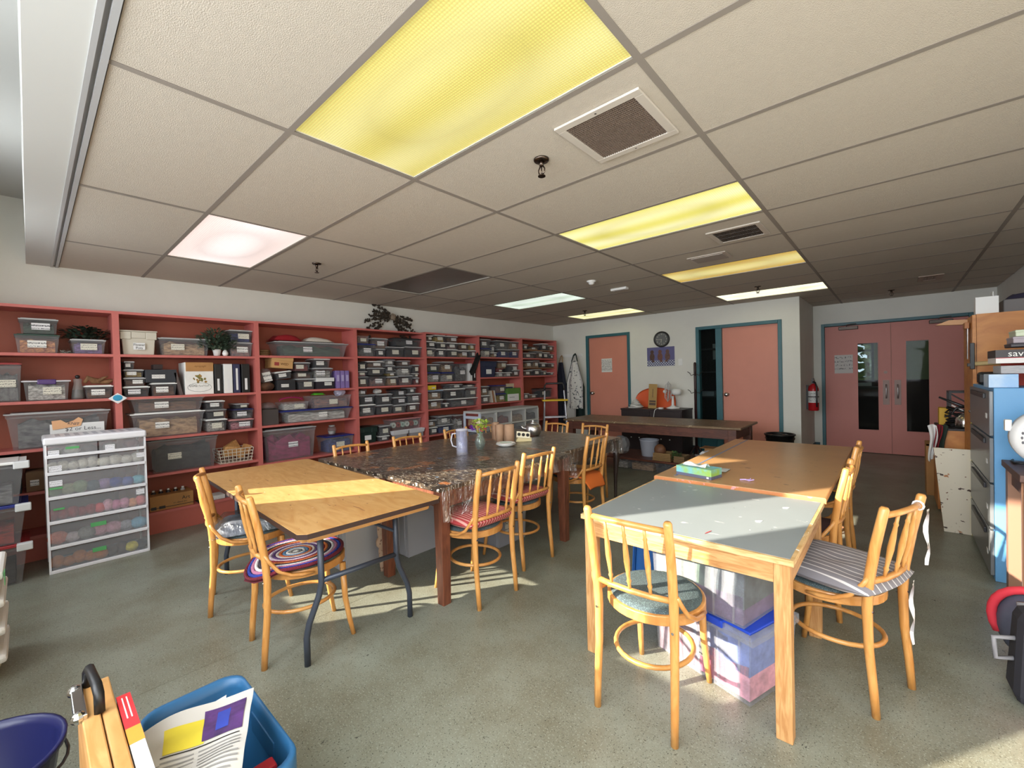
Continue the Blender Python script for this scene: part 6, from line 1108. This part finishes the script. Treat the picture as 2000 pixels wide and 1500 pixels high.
t = thing('waste_bin', 'black round waste bin beside orange door corner', 'waste bin', (-1.17, 6.72, .001)); MB().lathe([(.13, 0), (.17, .44), (.172, .44), (.16, .43), (.12, .02), (.001, .02)], n=28, cap=False).build('bin_body', M_black, t, True); MB().tube([(.172*math.cos(2*PI*k/28), .172*math.sin(2*PI*k/28), .445) for k in range(28)], .012, 8, True).build('rim', M_black, t, True); MB().sheet(lambda u, v: (.16*(2*u-1), .12*(2*v-1), .40+.05*math.sin(7*u)*math.sin(6*v)), 10, 10).build('liner', mat('bin_liner', (30, 30, 32), .2), t, True)
# ---------------------------------------------------------------- wall of cabinets beside the double doors
M_ow = woodgrain('cabinet_ply', (204, 138, 70), (182, 114, 54), 2.4, (2, 2, 4), .45)
t = thing('tall_cabinet', 'tall orange plywood cabinet behind the blue filing cabinet', 'cabinet', (0, 0, 0)); MB().box(.47, 4.83, 0, 1.01, 5.40, 1.70).build('carcass', M_ow, t); d = MB().box(.448, 4.835, .02, .468, 5.395, 1.695).build('door', M_ow, t); MB().sphere((.44, 4.9, .95), .012, 10, 7).build('knob', M_steel, d, True)
t = thing('low_cabinet', 'waist-high orange plywood cabinet beside the pink door', 'cabinet', (0, 0, 0)); MB().box(.30, 5.42, 0, 1.0, 5.95, .735).build('carcass', M_ow, t); MB().box(.285, 5.41, .735, 1.0, 5.96, .752).build('top', mat('cab_black', (40, 38, 42), .5), t); d = MB().box(.28, 5.43, .02, .298, 5.94, .73).build('door', M_ow, t); MB().sphere((.27, 5.5, .5), .011).build('knob', M_steel, d, True)
M_board = speck(mat('white_board', (214, 204, 184), .6), [((168, 110, 66), 9, .66, (1, 1, 1)), ((70, 50, 40), 16, .65, (1, 1, 1.6)), ((110, 60, 30), 26, .68, (1, 1, 1))])
t = thing('leaning_board', 'rust-stained cream board leaning beside the blue filing cabinet', 'board', (.28, 4.79, .001)); MB().prism([(0, 0), (.60, 0), (.60, .66), (-.055, .66)], 0, .012, 'y').build('panel', M_board, t); MB().box(.150, -.012, .0, .156, -.001, .9).build('yellow_strip', mat('yellow_edge', (190, 180, 90), .5), t)
M_fb = mat('file_blue', (104, 164, 214), .4); M_fg = mat('file_front', (120, 124, 128), .3, metal=.2)
t = thing('filing_cabinet', 'blue-sided filing cabinet with grey drawer fronts', 'filing cabinet', (0, 0, 0)); MB().box(.442, 3.85, .0, 1.0, 4.76, 1.17).build('carcass', M_fb, t, bevel=.004)
for k in range(4):
    z0, z1 = .03+k*.283, .03+(k+1)*.283-.012; d = MB().box(.424, 3.86, z0, .4415, 4.75, z1).build('drawer', M_fg, t, bevel=.003); MB().box(.412, 4.0, z1-.05, .424, 4.6, z1-.018).build('handle', mat('handle_dark', (46, 46, 50), .4), d, bevel=.003); MB().box(.4225, 3.95, z0+.10, .424, 4.0, z0+.13).build('label_holder', mat('pale_paper'), d)
# on the filing cabinet
def rbox(name, lab, px0, px1, pt, pb, y, depth, m, cat='box', z0=None):
    a, b = Yp(px0, pb, y), Yp(px1, pb, y); zt_ = Yp((px0+px1)/2, pt, y).z; zb_ = z0 if z0 is not None else Yp((px0+px1)/2, pb, y).z; t = thing(name, lab, cat, ((a.x+b.x)/2, y+depth/2, zb_)); MB().box(-(b.x-a.x)/2, -depth/2, 0, (b.x-a.x)/2, depth/2, zt_-zb_).build('body', m, t, bevel=.002); return t, (b.x-a.x), zt_-zb_
zf = 1.171
rbox('picture_book', 'sky-blue picture book lying on the filing cabinet edge', 1931, 1990, 731, 754, 3.88, .2, mat('book_sky', (150, 190, 232), .4, rgb2=(206, 222, 238), vscale=6), 'book', zf)
t, w, h = rbox('paper_pile', 'loose paper and magazine pile on the filing cabinet', 1955, 2090, 713, 731, 3.9, .28, mat('paper_pile', (196, 194, 196), .7, rgb2=(150, 150, 158), vscale=30, stretch=(1, 1, 30)), 'papers', 1.2545)
t, w, h = rbox('printed_carton', 'black and white carton lettered sav on the paper pile', 1945, 2110, 681, 711, 3.88, .3, mat('carton_white', (226, 222, 222), .5), 'carton', 1.3165); MB().box(-w/2-.001, -.1512, h*.42, w/2+.001, .151, h+.001).build('black_band', mat('carton_black', (46, 40, 44), .45), t); MB().box(-w/2-.001, -.152, h*.38, w/2+.001, -.15, h*.43).build('red_line', mat('print_red2', (170, 40, 50), .5), t); text('lettering', 'sav', .05, M_white, t, (-w*.25, -.1525, h*.70), FACE_NY)
for k, (pt, pb, c, l) in enumerate(((668, 681, (52, 48, 56), 'dark flat box on the lettered carton'), (655, 668, (160, 150, 160), 'grey tin on the dark flat box'), (643, 655, (196, 206, 180), 'pale green tin topping the carton pile'))):
    z0 = 1.4115+(0, .0235, .063)[k]; t = thing('flat_tin', l, 'tin', (.64+.01*k, 4.02, z0)); hh = (.022, .038, .038)[k]; MB().box(-.12, -.1, 0, .12, .1, hh).build('body', mat('tin_%d' % k, c, .4), t, bevel=.004); MB().box(-.122, -.102, hh*.62, .122, .102, hh+.001).build('lid', mat('tin_%d' % k), t, bevel=.004)
t = thing('radio', 'small black rounded radio on the filing cabinet', 'radio', (.50, 4.5, zf)); MB().box(-.06, -.05, 0, .06, .05, .09).build('body', M_black, t, bevel=.02); MB().box(-.03, -.052, .03, .03, -.05, .06).build('display', M_steel, t)
tag(MB().box(.52, 4.25, zf+.001, .62, 4.255, zf+.155).build('red_card', mat('print_redcard', (196, 60, 44), .6)), 'red card standing on the filing cabinet', 'card')
# on the tall cabinet
t = thing('white_carton', 'white carton with open flap on the tall cabinet corner', 'carton', (.53, 4.93, 1.701)); MB().box(-.06, -.05, 0, .06, .05, .13).build('body', M_white, t); MB().box(.03, -.05, .13, .034, .05, .165).build('flap', M_white, t, rot=(0, .0, 0))
t = thing('grey_case', 'long grey case on the tall cabinet', 'case', (.80, 5.05, 1.701)); MB().box(-.18, -.12, 0, .18, .12, .10).build('body', mat('case_grey', (112, 108, 108), .6), t, bevel=.006); MB().box(-.03, -.13, .04, .03, -.12, .06).build('handle', M_black, t)
cloth('dark_cloth', 'crumpled navy cloth lying on the grey case', 4.98, 5.12, .64, .86, 1.802, .05, mat('navy_cloth', (46, 42, 64), .9), seed=3)
tag(MB().box(.93, 4.9, 1.803, 1.0, 5.1, 1.95).build('kraft_box', mat('kraft', (176, 128, 78), .8, var=.06)), 'brown cardboard box at the wall end of grey case', 'box')
# clamp + rod on the tall cabinet side
t = thing('bar_clamp', 'black clamp gripping a wooden rod beside the tall cabinet', 'clamp', (.455, 4.80, 1.36)); MB().box(-.025, -.012, -.08, .0, .012, .12).box(-.04, -.012, -.06, -.02, .012, -.035).build('jaw', M_black, t, bevel=.003); MB().cyl((0, 0, -.04), (.20, 0, -.03), .016).build('rod', mat('rod_wood', (190, 168, 120), .5), t, True)
t = thing('hung_tools', 'grey saw blade hanging on the tall cabinet front', 'saw', (.435, 5.0, 1.62)); MB().prism([(-.05, 0), (.02, 0), (.0, -.26), (-.03, -.26)], -.004, .0, 'x').build('blade', M_steel, t); MB().box(-.02, -.06, -.02, .008, .05, .03).build('handle', mat('tool_wood', (176, 120, 80), .6), t, bevel=.006)
t = thing('wood_scrap', 'splintered wood offcut sticking out from the tall cabinet top', 'wood offcut', (.36, 5.15, 1.665)); MB().prism([(-.10, -.01), (.09, -.02), (.09, .02), (-.02, .025)], -.03, .03, 'y').build('offcut', mat('offcut', (206, 160, 120), .7), t)
# on the low cabinet
zl_ = .7525
t = thing('chrome_kettle', 'chrome kettle among cables on the low cabinet', 'kettle', (.47, 5.52, zl_)); MB().lathe([(.07, 0), (.075, .02), (.072, .08), (.05, .125), (.02, .135)], n=24).build('body', M_chrome, t, True); MB().tube([(-.05, 0, .10), (-.09, 0, .13), (-.06, 0, .18), (0, 0, .19)], .010, 8).build('handle', M_black, t, True)
t = thing('black_crate', 'black plastic crate with crossed bracing behind the kettle', 'crate', (.56, 5.80, zl_)); g = MB(); a, b, h = .18, .12, .32
for sx in (-a, a):
    for sy in (-b, b): g.box(sx-.008, sy-.008, 0, sx+.008, sy+.008, h)
for z in (0, h-.016): g.box(-a, -b-.006, z, a, -b+.006, z+.016).box(-a, b-.006, z, a, b+.006, z+.016).box(-a-.006, -b, z, -a+.006, b, z+.016).box(a-.006, -b, z, a+.006, b, z+.016)
g.cyl((-a, -b, .02), (a, -b, h-.02), .006, n=6).cyl((-a, -b, h-.02), (a, -b, .02), .006, n=6).cyl((0, -b, 0), (0, -b, h), .01, n=6); g.build('frame', mat('crate_black', (48, 44, 46), .5), t); MB().box(-a, -b, .0, a, b, .008).build('floor_panel', mat('crate_black'), t); MB().box(-.02, -b-.012, h-.09, .02, -b-.004, h-.05).build('tag', mat('pale_paper'), t)
random.seed(31); t = thing('cable_tangle', 'tangle of black cables and a curling iron on the low cabinet', 'cables', (.50, 5.62, zl_+.002)); c = MB()
for k in range(6): c.tube([(.16*math.cos(j*.8+k), .06*math.sin(j*.8+k)-.03, .012+.03*k+.02*math.sin(j*1.7+k)) for j in range(9)], .008, 6)
c.build('cable', M_black, t, True); MB().tube([(-.20, -.05, .27), (-.05, -.05, .19), (.12, -.05, .10)], [.008, .014, .018], 8).build('iron_wand', mat('wand', (60, 60, 64), .3, metal=.5), t, True); MB().tube([(-.12, -.08, .20), (-.03, -.08, .14), (-.01, -.08, .20)], .006, 6).build('white_wire', M_white, t, True)
tag(MB().box(.31, 5.75, zl_, .39, 5.9, zl_+.16).build('yellow_book', mat('yellow_book', (206, 160, 20), .5), bevel=.003), 'yellow box standing on the low cabinet end', 'box')
t = thing('white_plate', 'white oval plate at the low cabinet edge', 'plate', (.62, 5.46, zl_)); MB().lathe([(.05, 0), (.09, .012), (.085, .012), (.05, .004)], n=24).build('plate_body', M_white, t, True)
random.seed(17)
for k, (x, c, l, ln) in enumerate(((.262, (226, 226, 224), 'white rag hanging over the low cabinet edge', .34), (.266, (120, 24, 34), 'maroon rag hanging beside the white one', .30), (.258, (36, 50, 42), 'dark green rag hanging under the white one', .40))):
    t = thing('hanging_rag', l, 'rag', (.265+.035*(k-.6), 5.395-.012*(0 if k else 1), .775)); MB().sheet(lambda u, v: ((u-.5)*(.06 if k == 0 else .05)*(1-.45*v)+.012*math.sin(5*v+k), -.02*math.sin(7*u+k)*(.4+v), .015*math.sin(3*u)-ln*v*(1-.2*abs(u-.4))), 10, 10).build('cloth', mat('rag_%d' % k, c, .9), t, True)
t = thing('brown_carton', 'brown carton standing between pink door and low cabinet', 'carton', (.30, 6.2, .001)); MB().box(-.07, -.14, 0, .25, .14, .52).build('body', mat('kraft'), t); MB().box(-.0705, -.14, .50, .25, .14, .523).build('flap', mat('kraft'), t)
# side table, perforated fan, pale stool, bags
M_st = mat('side_brown', (96, 70, 64), .45, var=.08); t = thing('side_table', 'dark brown side table before the filing cabinet', 'table', (.72, 3.52, 0)); a, b, h = .26, .25, .755
MB().box(-a, -b, h-.035, a, b, h).build('tabletop', M_st, t, bevel=.003)
for sx in (-1, 1):
    for sy in (-1, 1): MB().box(sx*(a-.04)-.025, sy*(b-.04)-.03, 0, sx*(a-.04)+.025, sy*(b-.04)+.03, h-.0355).build('leg', mat('side_leg', (150, 112, 92), .5), t)
for sy in (-1, 1): MB().box(-a+.07, sy*(b-.04)-.01, h-.13, a-.07, sy*(b-.04)+.01, h-.0355).build('apron', M_st, t)
MB().box(-a+.03, -b+.07, h-.13, -a+.05, b-.07, h-.0355).build('apron', M_st, t)
t = thing('box_fan', 'white perforated round heater fan on the side table', 'fan heater', (.60, 3.47, h+.001)); MB().lathe([(.001, -.06), (.13, -.05), (.15, -.03), (.15, .03), (.12, .05), (.001, .05)], (0, 0, .17), 32, axis='y').build('housing', mat('heater_white', (222, 222, 224), .35), t, True); MB().box(-.06, -.05, 0, .06, .05, .03).build('foot', M_white, t, bevel=.006); pr = MB()
for r_ in (.05, .08, .11):
    for k in range(int(r_*260)): a_ = 2*PI*k/int(r_*260); pr.sphere((r_*math.cos(a_), -.0555+(.004 if r_ > .1 else 0), .17+r_*math.sin(a_)), (.005, .002, .008), 6, 4)
q = pr.build('vent_holes', mat('hole_grey', (96, 96, 104), .6), t); q['kind'] = 'stuff'; MB().box(-.165, -.02, .2, -.14, .02, .26).build('switch_box', M_white, t, bevel=.004)
t = thing('power_cord', 'black power cord coiled at the side table corner', 'cord', (.49, 3.70, h+.006)); MB().tube([(.02*k-.03+.03*math.cos(k), -.02*k+.03*math.sin(1.4*k), .006*abs(math.sin(k))) for k in range(10)], .006, 6).build('wire', M_black, t, True)
t = thing('pale_stool', 'pale wooden box stool beside the side table', 'stool', (.62, 3.12, 0)); M_pw = woodgrain('pale_wood', (222, 184, 126), (202, 158, 100), 3, (2, 2, 6), .45)
MB().box(-.15, -.13, .66, .15, .13, .69).build('top', M_pw, t, bevel=.004); MB().box(-.14, -.12, 0, -.12, .12, .6595).build('side_panel', M_pw, t); MB().box(.12, -.12, 0, .14, .12, .6595).build('side_panel', M_pw, t); MB().box(-.1195, -.115, .10, .1195, .115, .12).build('shelf', M_pw, t)
t = thing('red_backpack', 'black and red backpack on floor by the pale stool', 'backpack', (.455, 2.56, .001), R(4)); MB().fr(-.13, -.09, .13, .09, 0, -.11, -.07, .11, .07, .36).build('main_body', mat('pack_black', (44, 44, 52), .8), t, bevel=.04); MB().fr(-.10, -.12, .09, -.085, .03, -.09, -.10, .08, -.065, .33).build('front_pocket', mat('pack_red', (200, 44, 56), .7), t, bevel=.015); MB().tube([(-.115, -.02, .16), (-.17, -.03, .15), (-.175, -.03, .23), (-.115, -.02, .24)], .009, 8).build('grab_handle', mat('grey_strap', (140, 140, 146), .6), t, True); MB().tube([(-.04, 0, .355), (-.03, 0, .40), (.03, 0, .40), (.04, 0, .355)], .009, 8).build('top_loop', mat('pack_black'), t, True)
t = thing('infant_carrier', 'grey and red padded carrier lying behind the backpack', 'carrier', (.455, 2.87, .001), R(-20)); MB().sphere((0, 0, .17), (.13, .12, .165), 16, 11).build('shell', mat('carrier_grey', (86, 90, 108), .7, var=.1), t, True); MB().tube([(-.13*math.cos(q*PI/12)-.0, -.05-.02*math.sin(q*PI/12), .19+.15*math.sin(q*PI/12)) for q in range(-2, 13)], .017, 10).build('red_rim', mat('carrier_red', (226, 60, 76), .6), t, True); MB().tube([(-.02, -.115, .30), (.0, -.13, .2), (.05, -.13, .12)], .022, 8).build('pad', mat('carrier_pad', (150, 150, 156), .8), t, True)
tag(MB().fr(.50, 2.30, .62, 2.48, .001, .49, 2.29, .63, 2.49, .26).build('blue_bin', mat('blue_bin', (60, 84, 140), .5)), 'dark blue bin on floor before the backpack', 'bin')
# ---------------------------------------------------------------- front corner: tote, newspaper, wooden case, bucket
M_tote = mat('tote_blue', (44, 100, 146), .4)
t = thing('blue_tote', 'open blue plastic tote on the floor', 'tote', (-1.39, .308, .001)); a, b, h = .255, .132, .36
def rrect(a, b, r, n=5): return [(sx*(a-r)+r*math.cos(q+PI/2*k/n), sy*(b-r)+r*math.sin(q+PI/2*k/n)) for sx, sy, q in ((1, 1, 0), (-1, 1, PI/2), (-1, -1, PI), (1, -1, 3*PI/2)) for k in range(n+1)]
prof = [(.86, 0), (.95, h-.06), (1.0, h-.055), (1.0, h-.004), (.985, h), (.93, h-.002), (.90, h-.03), (.81, .012)]; vs_ = []; n = 24
for s_, z in prof: vs_ += [(x*s_, y*s_, z) for x, y in rrect(a, b, .06)]
fs = [(q*n+k, q*n+(k+1) % n, (q+1)*n+(k+1) % n, (q+1)*n+k) for q in range(len(prof)-1) for k in range(n)]+[tuple(reversed(range(n))), tuple((len(prof)-1)*n+k for k in range(n))]
MB().add(vs_, fs).build('body', M_tote, t, True); MB().box(-.09, b*.87, h-.11, .09, b*.91, h-.05).build('handle_recess', M_tote, t, bevel=.006)
for x in (-.21, .1): pass
MB().box(a*.90, .02, h-.06, a*1.02, .06, h+.004).build('tape', mat('pale_tape', (206, 206, 200), .6), t, bevel=.004)
tag(MB().box(-1.24, .21, .09, -1.20, .40, .33).build('red_folder', mat('red_folder', (176, 26, 40), .5), bevel=.006), 'red folder standing in the blue tote', 'folder')
# newspaper draped in the tote
P0, P1, P2, P3_ = Zp(268, 1440, .41), Zp(496, 1346, .42), Zp(470, 1520, .46), Zp(262, 1600, .44)
def np_(u, v):
    p = (P0*(1-u)+P1*u)*(1-v)+(P3_*(1-u)+P2*u)*v; return p+Vector((0, 0, .007*math.sin(7*u+2*v)+.004*math.sin(15*v+3*u)+.015*math.sin(PI*u)))
def npart(name, u0, u1, v0, v1, m, parent, lift): return MB().sheet(lambda u, v: np_(u0+(u1-u0)*u, v0+(v1-v0)*v)+Vector((0, 0, lift)), 20, 14).build(name, m, parent, True)
t = thing('newspaper', 'newspaper page with yellow panel and purple photo in blue tote', 'newspaper'); npart('page', 0, 1, 0, 1, mat('newsprint', (206, 202, 196), .8), t, 0)
npart('yellow_panel', .22, .58, .18, .52, mat('news_yellow', (226, 206, 60), .7), t, .0015); npart('photo', .56, .94, .10, .50, mat('news_purple', (100, 60, 130), .6, rgb2=(60, 40, 84), vscale=14), t, .0016); npart('photo_figure', .68, .80, .16, .44, mat('news_blue', (50, 70, 170), .6), t, .0022); npart('caption_rule', .2, .92, .535, .545, M_black, t, .0016)
for c in range(2):
    for r_ in range(9): npart('text_line', .10+.44*c+(.1 if r_ == 0 and c == 0 else 0), .50+.44*c-(.06 if r_ % 4 == 3 else 0), .58+.044*r_, .594+.044*r_, mat('news_ink', (150, 148, 146), .8), t, .0014)
npart('text_line', .02, .2, .6, .606, mat('news_ink'), t, .0014)
t = thing('newspaper', 'second white newspaper sheet under the printed page', 'newspaper'); MB().sheet(lambda u, v: np_(-.05+.75*u, -.05+.9*v)+Vector((-.02, .015, -.03-.02*math.sin(4*u))), 14, 12).build('page', mat('newsprint2', (222, 220, 216), .8), t, True)
# wooden case with handle, book
M_case_w = woodgrain('case_wood', (214, 164, 104), (192, 138, 78), 3, (1.5, 8, 8), .45)
t = thing('wooden_case', 'wooden artist case with black handle and metal catch standing upright', 'case', (-1.28, .098, 0)); MB().box(-.27, -.040, .20, .27, -.009, .56).build('case_half', M_case_w, t, bevel=.003); MB().box(-.27, -.007, .20, .27, .020, .556).build('case_half', M_case_w, t, bevel=.003)
for x in (-.2, .2): MB().box(x-.02, -.03, 0, x+.02, .02, .1995).build('foot', M_case_w, t)
MB().tube([(-.25, -.02, .56), (-.245, -.02, .60), (-.225, -.018, .615), (-.13, -.012, .615), (-.11, -.01, .60), (-.105, -.01, .56)], .0105, 8).build('handle', M_black, t, True)
MB().box(-.255, -.052, .555, -.10, -.03, .572).sphere((-.24, -.045, .565), .014, 10, 7).sphere((-.11, -.045, .565), .014, 10, 7).build('handle_plate', M_chrome, t, bevel=.002); MB().box(-.273, -.04, .44, -.27, -.01, .5).build('catch', M_chrome, t)
t = thing('coursebook', 'white book with red and orange spine between case and tote', 'book', (-1.22, .133, 0)); MB().box(-.21, -.012, .26, .21, .012, .548).build('pages', mat('pale_paper'), t); MB().box(-.21, -.0125, .548, .20, .0125, .552).build('spine', mat('pale_paper'), t); MB().box(-.2105, -.013, .5505, -.06, .013, .5535).build('red_spine', mat('spine_red', (206, 50, 56), .5), t); MB().box(-.06, -.013, .5505, .0, .013, .5535).build('orange_spine', mat('spine_orange', (230, 150, 60), .5), t); [MB().box(-.195, q-.0012, .5536, -.10, q+.0012, .5541).build('spine_print', M_white, t) for q in (-.004, .004)]
# navy bucket
t = thing('navy_bucket', 'navy blue round bucket on the floor at the corner', 'bucket', (-1.78, -.14, .001)); MB().lathe([(.12, 0), (.175, .335), (.185, .335), (.187, .35), (.178, .35), (.168, .33), (.115, .012), (.001, .012)], n=36, cap=False).build('bucket_body', mat('navy_plastic', (30, 34, 84), .35), t, True); MB().tube([(.186*math.cos(a), .186*math.sin(a), .335-.05*abs(math.sin(a))) for a in [PI*k/16 for k in range(17)]], .004, 6).build('bail', mat('wire_dark', (80, 80, 86), .3, metal=.8), t, True)
